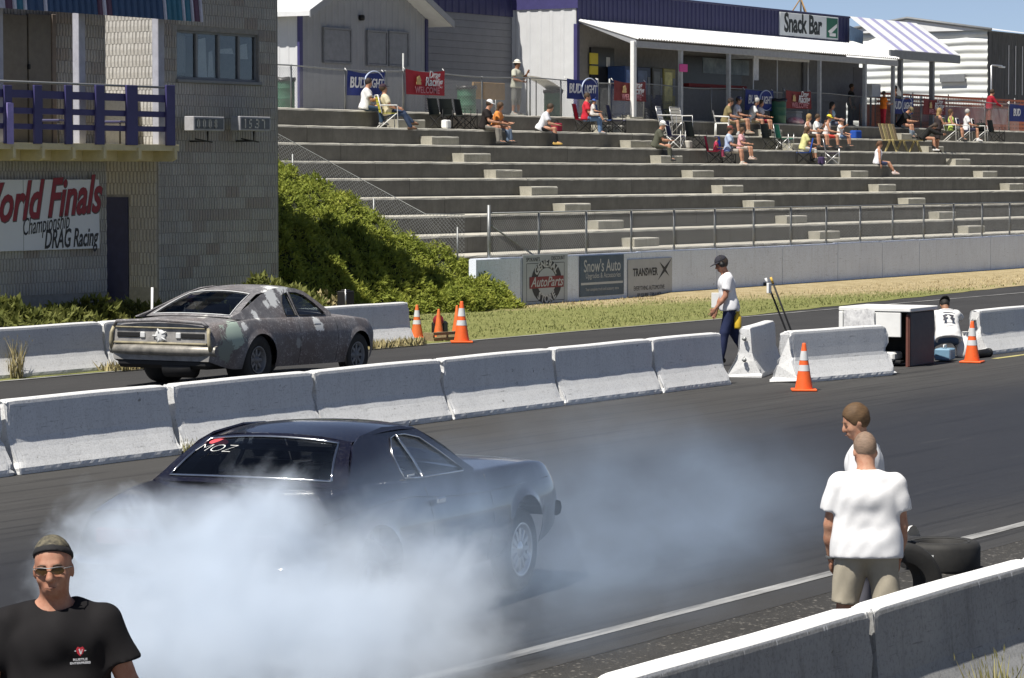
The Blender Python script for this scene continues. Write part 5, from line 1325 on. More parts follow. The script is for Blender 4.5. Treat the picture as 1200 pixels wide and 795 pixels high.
interior(cu, (.1, 1.95), .74, .42, .97, 0, M_BLACK)
M_POLISH = mat("polished_wheel", (.62, .62, .62), .22, .9, var=.2)
for sg in (-1, 1):
    wheel(cu, 0, sg*.74, .36, .36, .32, .20, M_POLISH, 5, sg, .09); wheel(cu, 2.78, sg*.82, .335, .335, .15, .215, M_POLISH, 12, sg, .03)
b = MB(); b.tube([(0, -.7, .36), (0, .7, .36)], .05, 8); b.lathe([(0, -.13), (.11, -.10), (.15, 0), (.11, .10), (0, .13)], 12, frame_mat((0, 0, .35), (0, 1, 0), (1, 0, 0))); b.tube([(2.78, -.75, .335), (2.78, .75, .335)], .04, 8); b.build('axle', M_BLACK, cu)
b = MB(); b.box(.0, 2.7, -.75, .75, .23, .27); b.bbox(-1.1, -.45, -.8, .8, .30, .5, .04); b.build('floor_pan', M_BLACK, cu)
# character line, handle, mirror, hood scoop, window lettering
b = MB(); P = [(x, -cud.width(x, z)-.004, z) for x, z in ((-.95, .80), (-.4, .855), (.2, .89), (.7, .89), (1.2, .84), (2.0, .80), (2.6, .80), (3.4, .80))]; b.tube(P, .006, 5); b.build('character_line', M_DARKPAINT, cu)
b = MB(); b.bbox(1.02, 1.17, -.955, -.925, .80, .85, .01); b.build('door_handle', M_CHROME, cu)
for x in (.98, 2.12):
    b = MB(); b.tube([(x, -cud.width(x, z)-.001, z) for z in (.26, .42, .6, .75, .93)], .004, 4); b.build('door_gap', M_BLACK, cu)
for sg in (1,):
    b = MB(); b.lathe([(0, -.06), (.055, -.05), (.07, 0), (.066, .02), (0, .02)], 14, frame_mat((1.78, sg*.95, 1.05), (0, 1, 0), (-1, 0, 0))); b.tube([(1.80, sg*.93, 1.04), (1.82, sg*.84, .99)], .012, 6); b.build('mirror', M_CHROME, cu)
b = MB(); P = []
for i in range(9):
    f = i/8; x = 2.15+.95*f; w = .30*(1-.35*f*0); P.append([(x, w*t, 1.0-.03*f+(.10*math.sin(PI*min(1, f*1.25+.12)))*(1-abs(t)**3)) for t in (-1, -.9, -.6, -.2, .2, .6, .9, 1)])
b.grid(P); b.build('hood_scoop', M_DARKPAINT, cu)
put_text("MOZ", .125, M_WHITE, cu, (-.01, .40, 1.262), (0, -1, 0), (.45, 0, .30), name='window_lettering', shear=.55, ext=.001, sx=1.1, offset=-.0035)
b = MB(); b.lathe([(0, .008), (.035, .007), (.042, 0)], 16, frame_mat((.145, .44, 1.292), (0, 1, 0), (-.65, 0, 1))); 
for i, v in enumerate(b.v): b.v[i] = (v[0], .44+(v[1]-.44)*1.9, v[2])
b.build('window_decal', mat("pink_red_decal", (.65, .08, .10), .5), cu)
b = MB(); b.box(.72, .84, -.842, -.838, 1.03, 1.045); b.build('window_sticker', M_WHITE, cu)
b = MB(); b.tube([(1.15, -.30, .95), (1.2, -.05, 1.12), (1.22, .2, 1.10)], .04, 6); b.build('harness_pads', M_WHITE, cu)

for ch in list(cu.children):
    if not ch.name.startswith(('wheel', 'axle')): ch.location.z += .075
# ------------------------------------------------------------------ people: one continuous skin each, clothes as shells over it
class Field:
    """signed distance on a grid, built from tapered limbs and ellipsoids blended together"""
    def __init__(s, lo, hi, h):
        s.lo = np.array(lo, float); s.h = h; s.n = np.ceil((np.array(hi)-s.lo)/h).astype(int)+1
        s.v = np.full(s.n, 1.0, np.float32)
    def win(s, lo, hi, m):
        a = np.maximum(np.floor((np.array(lo)-m-s.lo)/s.h).astype(int), 0); b = np.minimum(np.ceil((np.array(hi)+m-s.lo)/s.h).astype(int)+1, s.n)
        if (b <= a).any(): return None
        ax = [s.lo[i]+s.h*np.arange(a[i], b[i]) for i in range(3)]
        X, Y, Z = np.meshgrid(*ax, indexing='ij')
        return (slice(a[0], b[0]), slice(a[1], b[1]), slice(a[2], b[2])), X, Y, Z
    def _join(s, sl, d, k):
        a = s.v[sl]
        if k <= 0: s.v[sl] = np.minimum(a, d); return
        hh = np.clip(0.5+0.5*(a-d)/k, 0, 1); s.v[sl] = a*(1-hh)+d*hh-k*hh*(1-hh)
    def limb(s, a, b, ra, rb, k=.02):
        a = np.array(a, float); b = np.array(b, float); r = max(ra, rb); w = s.win(np.minimum(a, b)-r, np.maximum(a, b)+r, k+2.5*s.h)
        if w is None: return s
        sl, X, Y, Z = w; d = b-a; L2 = max(d @ d, 1e-9)
        t = np.clip(((X-a[0])*d[0]+(Y-a[1])*d[1]+(Z-a[2])*d[2])/L2, 0, 1)
        q = np.sqrt((X-a[0]-t*d[0])**2+(Y-a[1]-t*d[1])**2+(Z-a[2]-t*d[2])**2)-(ra+(rb-ra)*t)
        s._join(sl, q, k); return s
    def ell_d(s, c, r, Rm, X, Y, Z):
        x, y, z = X-c[0], Y-c[1], Z-c[2]
        u = x*Rm[0][0]+y*Rm[1][0]+z*Rm[2][0]; v = x*Rm[0][1]+y*Rm[1][1]+z*Rm[2][1]; w = x*Rm[0][2]+y*Rm[1][2]+z*Rm[2][2]
        k0 = np.sqrt((u/r[0])**2+(v/r[1])**2+(w/r[2])**2); k1 = np.sqrt((u/r[0]**2)**2+(v/r[1]**2)**2+(w/r[2]**2)**2)+1e-6
        return k0*(k0-1)/k1
    def ell(s, c, r, Rm, k=.03):
        m = max(r); w = s.win(np.array(c)-m, np.array(c)+m, k+2.5*s.h)
        if w is None: return s
        sl, X, Y, Z = w; s._join(sl, s.ell_d(c, r, Rm, X, Y, Z), k); return s
    def carve(s, c, r, Rm, k=.01):
        m = max(r); w = s.win(np.array(c)-m, np.array(c)+m, k+2.5*s.h)
        if w is None: return s
        sl, X, Y, Z = w; d = -s.ell_d(c, r, Rm, X, Y, Z); a = s.v[sl]
        hh = np.clip(0.5-0.5*(a-d)/k, 0, 1); s.v[sl] = a*(1-hh)+d*hh+k*hh*(1-hh); return s
    def grid(s):
        return np.meshgrid(*[s.lo[i]+s.h*np.arange(s.n[i]) for i in range(3)], indexing='ij')
    def cut(s, c, nrm):
        """remove what lies on the side nrm points to"""
        X, Y, Z = s.grid(); d = (X-c[0])*nrm[0]+(Y-c[1])*nrm[1]+(Z-c[2])*nrm[2]
        s.v = np.maximum(s.v, d.astype(np.float32)); return s
    def folds(s, amp, sc, seed=0):
        X, Y, Z = s.grid(); p = seed*1.7
        s.v = s.v + (amp*(np.sin(X*sc*.8+Z*sc*.9+p+1.5*np.sin(Y*sc*.35+p))*.6+np.sin(Y*sc*1.1-Z*sc*.6+2*p+1.2*np.sin(X*sc*.5))*.5+.35*np.sin((X+Y)*sc*1.9+Z*sc*1.3+p))).astype(np.float32); return s
    def mesh(s, name, mats, smooth=1):
        v = s.v; n = np.array(v.shape)-1; ins = v < 0
        c = [(i, j, k) for i in (0, 1) for j in (0, 1) for k in (0, 1)]
        tot = sum(ins[i:i+n[0], j:j+n[1], k:k+n[2]].astype(np.int8) for i, j, k in c)
        act = (tot > 0) & (tot < 8); idx = np.argwhere(act)
        if len(idx) == 0: return None
        ids = -np.ones(n, np.int64); ids[act] = np.arange(len(idx))
        acc = np.zeros((len(idx), 3)); cnt = np.zeros(len(idx))
        for a in range(8):
            for ax in range(3):
                p = c[a]
                if p[ax]: continue
                q = list(p); q[ax] = 1
                va = v[idx[:, 0]+p[0], idx[:, 1]+p[1], idx[:, 2]+p[2]]; vb = v[idx[:, 0]+q[0], idx[:, 1]+q[1], idx[:, 2]+q[2]]
                m = (va < 0) != (vb < 0); t = np.where(m, va/(va-vb+1e-12), 0)
                P = np.tile(np.array(p, float), (len(idx), 1)); P[:, ax] = t
                acc[m] += P[m]; cnt[m] += 1
        V = s.lo+(idx+acc/cnt[:, None])*s.h
        F = []
        for ax in range(3):
            o1, o2 = [(1, 2), (2, 0), (0, 1)][ax]
            sl0 = [slice(1, -1)]*3; sl0[ax] = slice(0, n[ax]); sl1 = [slice(1, -1)]*3; sl1[ax] = slice(1, n[ax]+1)
            A = ins[tuple(sl0)]; B = ins[tuple(sl1)]; ch = np.argwhere(A != B)
            if len(ch) == 0: continue
            inside = A[A != B]
            base = ch.copy()
            for o in range(3):
                if o != ax: base[:, o] += 1
            def cid(d1, d2):
                q = base.copy(); q[:, o1] += d1; q[:, o2] += d2; return ids[q[:, 0], q[:, 1], q[:, 2]]
            quad = np.stack([cid(-1, -1), cid(0, -1), cid(0, 0), cid(-1, 0)], 1)
            quad[~inside] = quad[~inside][:, ::-1]; F.append(quad)
        F = np.concatenate(F); F = F[(F >= 0).all(1)]
        for _ in range(smooth):
            S = np.zeros_like(V); C = np.zeros(len(V))
            for a, b in ((0, 1), (1, 2), (2, 3), (3, 0)):
                np.add.at(S, F[:, a], V[F[:, b]]); np.add.at(C, F[:, a], 1); np.add.at(S, F[:, b], V[F[:, a]]); np.add.at(C, F[:, b], 1)
            V = V*.5+.5*S/np.maximum(C, 1)[:, None]
        return np_mesh(name, V, F, mats, True)

def rotm(rx=0, ry=0, rz=0):
    return np.array((Matrix.Rotation(R(rz), 3, 'Z') @ Matrix.Rotation(R(ry), 3, 'Y') @ Matrix.Rotation(R(rx), 3, 'X')))

def m_skin(c): return mat("skin_%d" % int(c[0]*1000+c[1]*100), c, .6, var=.18, scale=22, bmp=.2, bd=.002, spec=.3, c2=(c[0]*.80, c[1]*.60, c[2]*.54))
def m_cloth(c, rough=.85): return mat("cloth_%03d_%03d_%03d" % tuple(int(x*1000) for x in c), c, rough, var=.14, scale=10, bmp=.12, bd=.003, spec=.2)
SKIN_A = (.46, .27, .18); SKIN_B = (.40, .22, .145); SKIN_C = (.28, .16, .10)

DEF = dict(lean=6, twist=0, roll=0, head=(0, 0, 0), thigh=((88, 8), (88, 8)), knee=(82, 82), arm=((22, 10), (22, 10)), elbow=((58, -12), (58, -12)), foot=((0, 8), (0, 8)), sit=True, pelvis=None, hand=(20, 20), wrist=(0, 0))
STAND = dict(DEF, lean=2, thigh=((2, 4), (-2, 4)), knee=(3, 3), arm=((4, 9), (0, 9)), elbow=((14, -3), (14, -3)), sit=False)

def person(label, loc, rz, height=1.72, pose=DEF, skin=SKIN_A, shirt=((.7, .7, .7), 'tee'), legs=((.05, .08, .15), 'long'), shoes=(.05, .05, .05), hair=((.05, .035, .025), 'short'),
           hat=None, bulk=1.0, vox=.026, detail=0, group=None, extra=None, bust=0.0, fold=.004, neckr=.082):
    e = empty('person', loc, rz, label, 'person', group, s=height/1.75)
    P = dict(pose); T = rotm(P['roll'], P['lean'], P['twist'])
    pz = .95 if not P['sit'] else .095
    if P['pelvis'] is not None: pz = P['pelvis']
    pel = np.array((0, 0, pz)); tt = lambda x, y, z: pel + T @ np.array((x, y, z))
    sides = (1, -1); b = bulk
    hd = np.array((.012, 0, .565)); Hm = T @ rotm(*P['head']); hh = lambda x, y, z: pel + T @ hd + Hm @ np.array((x, y, z))
    J = {}
    for i, sg in enumerate(sides):
        def dirv(p, s_): p, s_ = R(p), R(s_); return np.array((math.sin(p)*math.cos(s_), sg*math.sin(s_), -math.cos(p)*math.cos(s_)))
        hip = pel+rotm(0, 0, P['twist']*.0) @ np.array((0, sg*.092*b**.5, -.01)); th, ts = P['thigh'][i]
        kn = hip+dirv(th, ts)*.435; an = kn+dirv(th-P['knee'][i], ts*.35)*.405
        fp, fy = P['foot'][i]; fd = rotm(0, fp, sg*fy) @ np.array((1, 0, 0))
        sh = tt(-.005, sg*.178*b**.6, .428); ap, as_ = P['arm'][i]; ep, es = P['elbow'][i]
        el = sh+dirv(ap, as_)*.285; wr = el+dirv(ap+ep, es)*.25
        J[i] = dict(hip=hip, kn=kn, an=an, fd=fd, sh=sh, el=el, wr=wr, sg=sg, hdir=dirv(ap+ep+P['wrist'][i], es))
    allp = [v for i in J for k, v in J[i].items() if k in ('hip', 'kn', 'an', 'sh', 'el', 'wr')]+[hh(0, 0, .25), pel]
    lo = np.min(allp, 0)-.30; hi = np.max(allp, 0)+.30
    lo[2] = min(lo[2]+.12, min(J[i]['an'][2] for i in J)-.12)
    long_leg = legs[1] == 'long'
    # ---------- skin
    f = Field(lo, hi, vox)
    f.ell(tt(0, 0, .02), (.105*b, .155*b, .12), T).ell(tt(.012*b, 0, .17), (.105*b, .145*b, .15), T).ell(tt(0, 0, .345), (.112*b, .160*b**.8, .165), T)
    f.limb(tt(-.01, .03, .475), tt(-.01, .155*b**.5, .430), .058*b**.4, .058*b**.5, .04).limb(tt(-.01, -.03, .475), tt(-.01, -.155*b**.5, .430), .058*b**.4, .058*b**.5, .04).limb(tt(-.008, 0, .46), hh(.0, 0, .05), .060*b**.4, .055*b**.3, .03)
    for i in J:
        q = J[i]; sg = q['sg']
        f.limb(q['sh'], q['el'], .053*b**.5, .041*b**.4, .03).limb(q['el'], q['el']*.55+q['wr']*.45, .041*b**.4, .043*b**.4, .015).limb(q['el']*.6+q['wr']*.4, q['wr'], .041*b**.4, .026*b**.3, .02)
        f.limb(q['hip'], q['kn'], .082*b**.6, .056*b**.4, .03).limb(q['kn'], q['kn']*.6+q['an']*.4, .054, .057*b**.4, .015).limb(q['kn']*.6+q['an']*.4, q['an'], .055*b**.4, .036, .015)
        f.limb(q['an'], q['an']+q['fd']*.13+np.array((0, 0, -.035)), .036, .032, .02)
        # hand: palm, four fingers with a bend, thumb from the side of the palm
        d = q['hdir']/np.linalg.norm(q['hdir']); side = np.array((1.0, 0, 0))-d*d[0]
        if np.linalg.norm(side) < .2: side = np.array((0, 0, 1.0))-d*d[2]
        side /= np.linalg.norm(side); nrm = np.cross(d, side)*sg      # side = thumb side (forward), nrm = palm normal
        if nrm @ np.array((0, -sg, 0)) < 0: nrm = -nrm
        w0 = q['wr']
        Rm = np.stack([d, side, nrm], 1)
        f.ell(w0+d*.055, (.055, .043, .018), Rm, .015)
        cu_ = R(P['hand'][i])
        for k, (off, L) in enumerate(((.030, .072), (.010, .080), (-.011, .074), (-.030, .058))):
            a0 = w0+d*.088+side*off; r0 = .0095 if detail else max(.012, vox*.5)
            d1 = d*math.cos(cu_*.6)+nrm*math.sin(cu_*.6); d2 = d*math.cos(cu_*1.7)+nrm*math.sin(cu_*1.7)
            a1 = a0+d1*L*.5; a2 = a1+d2*L*.5
            f.limb(a0, a1, r0, r0*.93, .006).limb(a1, a2, r0*.93, r0*.8, .004)
        a0 = w0+d*.03+side*.035; a1 = a0+(d*.6+side*.75)*.032; a2 = a1+(d*.9+side*.2+nrm*.3)*.03; r0 = .0115 if detail else max(.013, vox*.5)
        f.limb(a0, a1, r0*1.15, r0, .010).limb(a1, a2, r0, r0*.85, .004)
    f.ell(hh(-.008, 0, .130), (.096, .0765, .100), Hm, .02).ell(hh(.028, 0, .062), (.066, .060, .078), Hm, .03).ell(hh(.062, 0, .018), (.030, .032, .026), Hm, .025)
    f.limb(hh(.088, 0, .112), hh(.112, 0, .068), .011, .0155, .012)
    for sg in (1, -1): f.ell(hh(-.002, sg*.077, .088), (.020, .010, .032), Hm, .006)
    if detail:
        f.limb(hh(.080, -.030, .124), hh(.080, .030, .124), .012, .012, .012)           # brow ridge
        for sg in (1, -1):
            f.carve(hh(.094, sg*.032, .104), (.014, .018, .012), Hm, .012)
            f.ell(hh(.074, sg*.031, .104), (.014, .015, .012), Hm, .004)
            f.ell(hh(.058, sg*.040, .066), (.028, .022, .024), Hm, .02)                    # cheek
            f.ell(hh(.104, sg*.011, .064), (.010, .009, .008), Hm, .006)                   # nostril wing
        f.limb(hh(.090, -.020, .036), hh(.090, .020, .036), .0085, .0085, .006); f.limb(hh(.089, -.017, .023), hh(.089, .017, .023), .009, .009, .006)
        f.carve(hh(.104, 0, .0295), (.012, .024, .0022), Hm, .003)
    me = f.mesh('body', m_skin(skin), 1); link('body', me, e)
    if detail:
        b2 = MB(); pts = [(.101, -.022, .031), (.1075, -.011, .0305), (.110, 0, .0295), (.1075, .011, .0305), (.101, .022, .031)]
        b2.tube([tuple(hh(*p)) for p in pts], [.0015, .0032, .0036, .0032, .0015], 6); b2.build('lips', mat("lip_skin", (skin[0]*.55, skin[1]*.42, skin[2]*.42), .5), e)
        for sg in (1, -1):
            b2 = MB(); b2.tube([tuple(hh(*p)) for p in ((.094, sg*.016, .121), (.096, sg*.034, .125), (.084, sg*.052, .120))], [.003, .004, .002], 5); b2.build('eyebrow', mat("eyebrow_hair", (.09, .06, .04), .8), e)
            b2 = MB(); b2.lathe([(0, .006), (.008, .004), (.011, 0)], 10, frame_mat(hh(.0845, sg*.0315, .1045), (0, 1, 0), tuple(np.array(hh(1, 0, 0))-np.array(hh(0, 0, 0))))); b2.build('eye', mat("eye_dark", (.05, .035, .03), .3), e)
    # ---------- shirt
    if shirt:
        c, kind = shirt; g = Field(lo, hi, vox); t = .017
        g.ell(tt(.004, 0, .0), (.114*b+t+.022, .163*b+t+.022, .17), T).ell(tt(.004, 0, -.06), (.114*b+t+.024, .163*b+t+.026, .13), T).ell(tt(.014*b, 0, .17), (.110*b+t, .150*b+t, .16), T).ell(tt(.0, 0, .345), (.115*b+t, .162*b**.8+t, .168), T)
        for sg in (1, -1): g.limb(tt(.0, sg*.085*b, .34), tt(.0, sg*.098*b, -.06), .088*b+t*.8, .094*b+t, .05)
        if bust:
            for sg in (1, -1): g.ell(tt(.085, sg*.07, .32), (.06*bust+.02, .065, .065), T, .03)
        if kind != 'tank':
            for sg in (1, -1):
                g.limb(tt(-.012, sg*.03, .472), tt(-.012, sg*.155*b**.5, .430), .060*b**.4+t*.6, .060*b**.5+t*.6, .04)
        else: g.limb(tt(-.012, -.09, .45), tt(-.012, .09, .45), .06, .06, .04)
        if kind in ('tee', 'long'):
            for i in J:
                q = J[i]; fr = .66 if kind == 'tee' else 1.0; en = q['sh']+(q['el']-q['sh'])*fr; dr = .010 if kind == 'tee' else 0; d = (q['el']-q['sh'])/.285
                sf_ = Field(lo, hi, vox)
                sf_.limb(q['sh'], en+d*.05*(kind == 'tee'), .060*b**.5+t*.8, .056*b**.5+t+dr, .03)
                if kind == 'long': sf_.limb(q['el'], q['wr'], .05*b**.4+t*.6, .034+t*.6, .02)
                if kind == 'tee': sf_.cut(en, d)
                k = .03; hh_ = np.clip(.5+.5*(g.v-sf_.v)/k, 0, 1); g.v = g.v*(1-hh_)+sf_.v*hh_-k*hh_*(1-hh_)
        g.folds(fold, 26, sum(map(ord, label)) % 17)
        hem = -.075 if kind != 'dress' else -.14
        g.cut(tt(0, 0, hem), -T[:, 2])
        g.carve(tt(.020, 0, .565), (.088, neckr, .085), T, .01)
        if kind == 'tank':
            for sg in (1, -1): g.carve(tt(0, sg*.20, .44), (.12, .075, .12), T, .01)
        me = g.mesh('shirt', m_cloth(c), 1)
        if me: link('shirt' if kind != 'dress' else 'dress', me, e)
    # ---------- trousers, shorts or skirt
    c, kind = legs; g = Field(lo, hi, vox); t = .016
    g.ell(tt(0, 0, .005), (.110*b+t*.6, .160*b+t*.6, .125), T)
    for i in J:
        q = J[i]; fr = 1.0 if kind == 'long' else (.86 if kind == 'shorts' else .98)
        kn = q['hip']+(q['kn']-q['hip'])*fr
        g.limb(q['hip'], kn, .088*b**.6+t, (.062*b**.4 if kind == 'long' else .075*b**.5)+t, .04)
        if kind in ('long', 'capri'):
            fr2 = 1.06 if kind == 'long' else .45
            en = q['kn']+(q['an']-q['kn'])*fr2; g.limb(q['kn'], en, .060*b**.4+t, .050+t*.8, .02)
    if kind == 'skirt': g.limb((J[0]['hip']+J[1]['hip'])/2, (J[0]['kn']+J[1]['kn'])/2*.85+(J[0]['hip']+J[1]['hip'])/2*.15, .15, .13, .05)
    g.folds(fold*1.1, 24, sum(map(ord, label)) % 11)
    g.cut(tt(0, 0, .06), T[:, 2])
    X = None
    for i in J:
        q = J[i]
        if kind == 'long': en, d = q['an']+(q['an']-q['kn'])*.08, (q['an']-q['kn'])
        elif kind == 'capri': en, d = q['kn']+(q['an']-q['kn'])*.45, (q['an']-q['kn'])
        else: en, d = q['hip']+(q['kn']-q['hip'])*(.88 if kind == 'shorts' else .97), (q['kn']-q['hip'])
        d = d/np.linalg.norm(d)
        if X is None: X, Y, Z = g.grid()
        pd = (X-en[0])*d[0]+(Y-en[1])*d[1]+(Z-en[2])*d[2]; rr = np.sqrt((X-en[0])**2+(Y-en[1])**2+(Z-en[2])**2)
        g.v = np.where((rr < .17) & (pd > -.03), np.maximum(g.v, pd.astype(np.float32)), g.v)
    me = g.mesh('trousers', m_cloth(c), 1)
    if me: link({'long': 'trousers', 'shorts': 'shorts', 'skirt': 'skirt', 'capri': 'trousers'}[kind], me, e)
    # ---------- shoes
    for i in J:
        q = J[i]; a = q['an']; fd = q['fd']; dn = np.array((0, 0, -1.0)); dn = dn-fd*(dn @ fd); dn /= np.linalg.norm(dn)
        lo2 = np.minimum(a, a+fd*.2)-.14; hi2 = np.maximum(a, a+fd*.2)+.14; vs = min(vox, .018); g = Field(lo2, hi2, vs)
        g.limb(a+dn*-.03, a+dn*.05, .048, .05, .02).limb(a-fd*.045+dn*.045, a+fd*.07+dn*.045, .046, .047, .02).limb(a+fd*.07+dn*.05, a+fd*.155+dn*.058, .046, .038, .02).limb(a+dn*-.01, a+dn*.03, .045, .048, .02)
        g.cut(a+dn*.082, dn)
        me = g.mesh('shoe', m_cloth(shoes), 1)
        if me: link('shoe', me, e)
    # ---------- hair and headgear
    hv = min(vox, .016)
    c = hh(0, 0, .1); lo3, hi3 = c-.28, c+.24
    if hair and hair[1] != 'none':
        g = Field(lo3, hi3, hv); st_ = hair[1]; th_ = {'stubble': .003, 'short': .010, 'long': .016, 'bob': .016, 'pony': .012}[st_]
        g.ell(hh(-.012, 0, .134), (.096+th_, .0775+th_, .101+th_), Hm, .02)
        if st_ in ('long', 'bob'): g.ell(hh(-.045, 0, .02 if st_ == 'bob' else -.02), (.062, .088, .13 if st_ == 'bob' else .17), Hm, .03)
        if st_ == 'pony': g.limb(hh(-.10, 0, .12), hh(-.14, 0, -.03), .03, .02, .02)
        g.folds(.0025 if st_ != 'stubble' else .0005, 70, 3)
        # clear the face and the nape
        g.carve(hh(.105, 0, .050), (.080, .085, .118), Hm, .01)
        g.cut(hh(-.02, 0, .045 if st_ in ('short', 'stubble', 'pony') else -.16), -(Hm @ np.array((-.35, 0, 1.0)))/1.06) if st_ in ('short', 'stubble', 'pony') else None
        me = g.mesh('hair', mat("hair_%d" % int(hair[0][0]*1000), hair[0], .7, var=.4, scale=30, bmp=.4, sc3=(1, 1, 3)), 1)
        if me: link('hair', me, e)
    if hat:
        c, kind = hat; g = Field(lo3, hi3, hv)
        g.ell(hh(-.008, 0, .140), (.111, .092, .112), Hm, .02)
        g.cut(hh(0, 0, .152 if kind != 'bandana' else .150), -(Hm @ np.array((.10 if kind != 'bandana' else -.28, 0, 1.0)))/1.03)
        me = g.mesh('cap_crown', m_cloth(c), 1); 
        hb = empty('cap'); hb.parent = e
        if me: link('crown', me, hb)
        if kind in ('cap', 'bucket', 'capback'):
            b2 = MB(); n = 12; rows = [[], [], [], []]
            for k in range(n+1):
                a = (-75+150*k/n) if kind != 'bucket' else (-180+360*k/n); ca, sa = math.cos(R(a)), math.sin(R(a)); sx = -1 if kind == 'capback' else 1
                L = (.085*max(0, math.cos(R(a*1.15)))**.6+.004) if kind != 'bucket' else .05
                z = .158-.02*(L/.085) if kind != 'bucket' else .138
                p0 = (sx*(.104*ca-.008), .088*sa, .157); p1 = (sx*((.104+L)*ca-.008), (.088+L*.35)*sa, z)
                for r_, q in zip(rows, (p0, p1, (p1[0], p1[1], p1[2]-.006), (p0[0], p0[1], p0[2]-.006))): r_.append(tuple(hh(*q)))
            b2.grid(rows+[rows[0]]); b2.build('brim', m_cloth(c), hb)
    e['_j'] = 0; del e['_j']
    return e, J, hh, tt
# ------------------------------------------------------------------ props
def cone(loc, label, h=.72, bands=2, m=M_ORANGE, base=True, group='traffic cones', rz=.3):
    e = empty('traffic_cone', loc, rz, label, 'traffic cone', group)
    k = h/.72; prof = lambda z: .135-(.135-.030)*(z/(.70))
    b = MB(); b.lathe([(prof(0)*k, .028*k), (prof(.35)*k, .35*k), (prof(.70)*k, .70*k), (.022*k, .72*k), (0, .72*k)], 24); b.build('cone_body', m, e)
    if base: b = MB(); b.bbox(-.19*k, .19*k, -.19*k, .19*k, 0, .03*k, .008); b.build('base', m, e)
    for z0, z1 in ((.30, .39), (.46, .60))[:bands]:
        b = MB(); b.lathe([((prof(z0)+.003)*k, z0*k), ((prof(z1)+.003)*k, z1*k)], 24); b.build('reflective_collar', M_REFLECT, e)
    return e
cone(ground_at(942, 458), "orange cone with two grey bands in front of the broken barrier end", rz=.5)
cone(ground_at(1139, 425), "orange cone with two grey bands beside the crouching man", rz=.2)
cone(ground_at(541, 401.5), "bright orange and white cone at the edge of the lawn", h=.80, rz=.6)
cone((at(535.5, 33.6), 33.6, .03), "plain orange cone hidden behind the bright striped cone by the lawn", bands=0, h=.56, m=M_ORANGE_OLD)
cone((at(514, 33.0), 33.0, .03), "leaning plain orange cone on the lawn beside the broken pallet", bands=0, h=.56, m=M_ORANGE_OLD)
cone((at(488.5, 33.3), 33.3, .02), "orange and white cone half hidden by the white barrier's end", h=.66, m=M_ORANGE_OLD)
pl = empty('broken_pallet', ground_at(517, 400), R(-8), "broken grey wooden pallet piece on the grass edge", 'pallet')
for z in (.02, .13):
    b = MB(); b.bbox(-.42, .42, -.16, -.14, z, z+.06, .005); b.build('plank', M_WOOD, pl)
for x in (-.40, 0, .36): b = MB(); b.bbox(x, x+.06, -.13, .12, .01, .18, .005); b.build('block', M_WOOD, pl)
pk = empty('small_pump', ground_at(523, 398)+Vector((.25, .35, 0)), .3, "small dark red and black machine beside the broken pallet", 'machine')
b = MB(); b.bbox(-.02, .34, -.12, .14, .02, .34, .04); b.bbox(.15, .42, -.1, .1, .0, .2, .03); b.build('engine_block', M_BLACK, pk)
b = MB(); b.lathe([(0, -.05), (.10, -.04), (.11, .04), (0, .06)], 12, frame_mat((-.03, -.02, .36), (0, 1, 0), (-1, 0, .3))); b.build('red_tank', mat("dark_red_paint", (.20, .02, .03), .4), pk)

# brooms leaning on the barrier
for k, (p0, p1, lab) in enumerate((((922, 392), (900, 331), "black broom handle with a white tip leaning at the gap"), ((927, 390), (906, 330), "black broom handle with a yellow tip leaning at the gap"))):
    y0 = 21.35+k*.10; y1 = 21.6+.1*k
    a = Vector((at(p0[0]+6, y0), y0, zat(p0[0]+6, p0[1]+12, y0))); c = Vector((at(p1[0], y1), y1, zat(p1[0], p1[1]+2, y1)))
    e = empty('push_broom', (a.x, a.y, 0), 0, lab, 'broom', 'brooms leaning at the barrier gap')
    d = (c-a); L = d.length; d.normalize(); foot = a-d*(a.z/d.z) - Vector((0, 0, 0)); o = e.location
    b = MB(); b.tube([foot-o+d*.06, c-o], .015, 8); b.build('handle', M_BLACK, e)
    b = MB(); b.tube([c-o, c-o+d*.10], .019, 8); b.build('grip_tip', M_WHITE if k == 0 else mat("yellow_grip", (.75, .50, .10), .5), e)
    b = MB(); b.bbox(foot.x-o.x-.25, foot.x-o.x+.25, -.05, .05, .03, .10, .01); b.build('brush_head', M_BLACK, e)
b = MB(); b.bbox(0, .10, -.02, .02, 0, .16, .005); e = tag(b.build('white_tag', M_WHITE, None, (at(897, 21.6)-.02, 21.55, zat(897, 344, 21.55))), "small white tag hanging at the top of the broom handles", 'tag')

# water-box cabinet in the gap of the barriers
cb = empty('equipment_cabinet', (at(1066, 21.3), 21.3, 0), R(2), "open white equipment cabinet with dark end panel and cluttered top", 'cabinet')
ox, oy = cb.location.x, cb.location.y
cl_ = at(1097, 21.3)-ox; hz = .98
b = MB(); b.bbox(0.02, cl_, -.02, .06, 0.0, hz-.06, .015); b.build('end_panel', mat("dark_slate_panel", (.075, .078, .088), .6), cb)
b = MB(); b.bbox(-.03, 0.015, -.02, .03, 0, hz-.12, .01); b.box(-.045, -.03, .0, .04, 0, hz-.1); b.build('side_post', mat("rusty_edge", (.16, .06, .045), .7), cb)
b = MB(); b.bbox(-.1, cl_+.05, -.06, 1.25, hz-.05, hz+.02, .012); b.build('top', M_WHITE, cb)
b = MB(); b.bbox(-.09, -.04, .12, 1.22, .50, hz-.06, .01); b.build('upper_panel', M_WHITE, cb)
b = MB(); b.bbox(-.12, .6, 1.16, 1.24, 0, hz-.06, .01); b.build('far_panel', M_WHITE, cb)
b = MB(); b.bbox(0, .85, .15, 1.15, .05, .10, .01); b.bbox(.6, .66, .1, 1.15, .1, .9, .01); b.build('inner_wall', M_BLACK, cb)
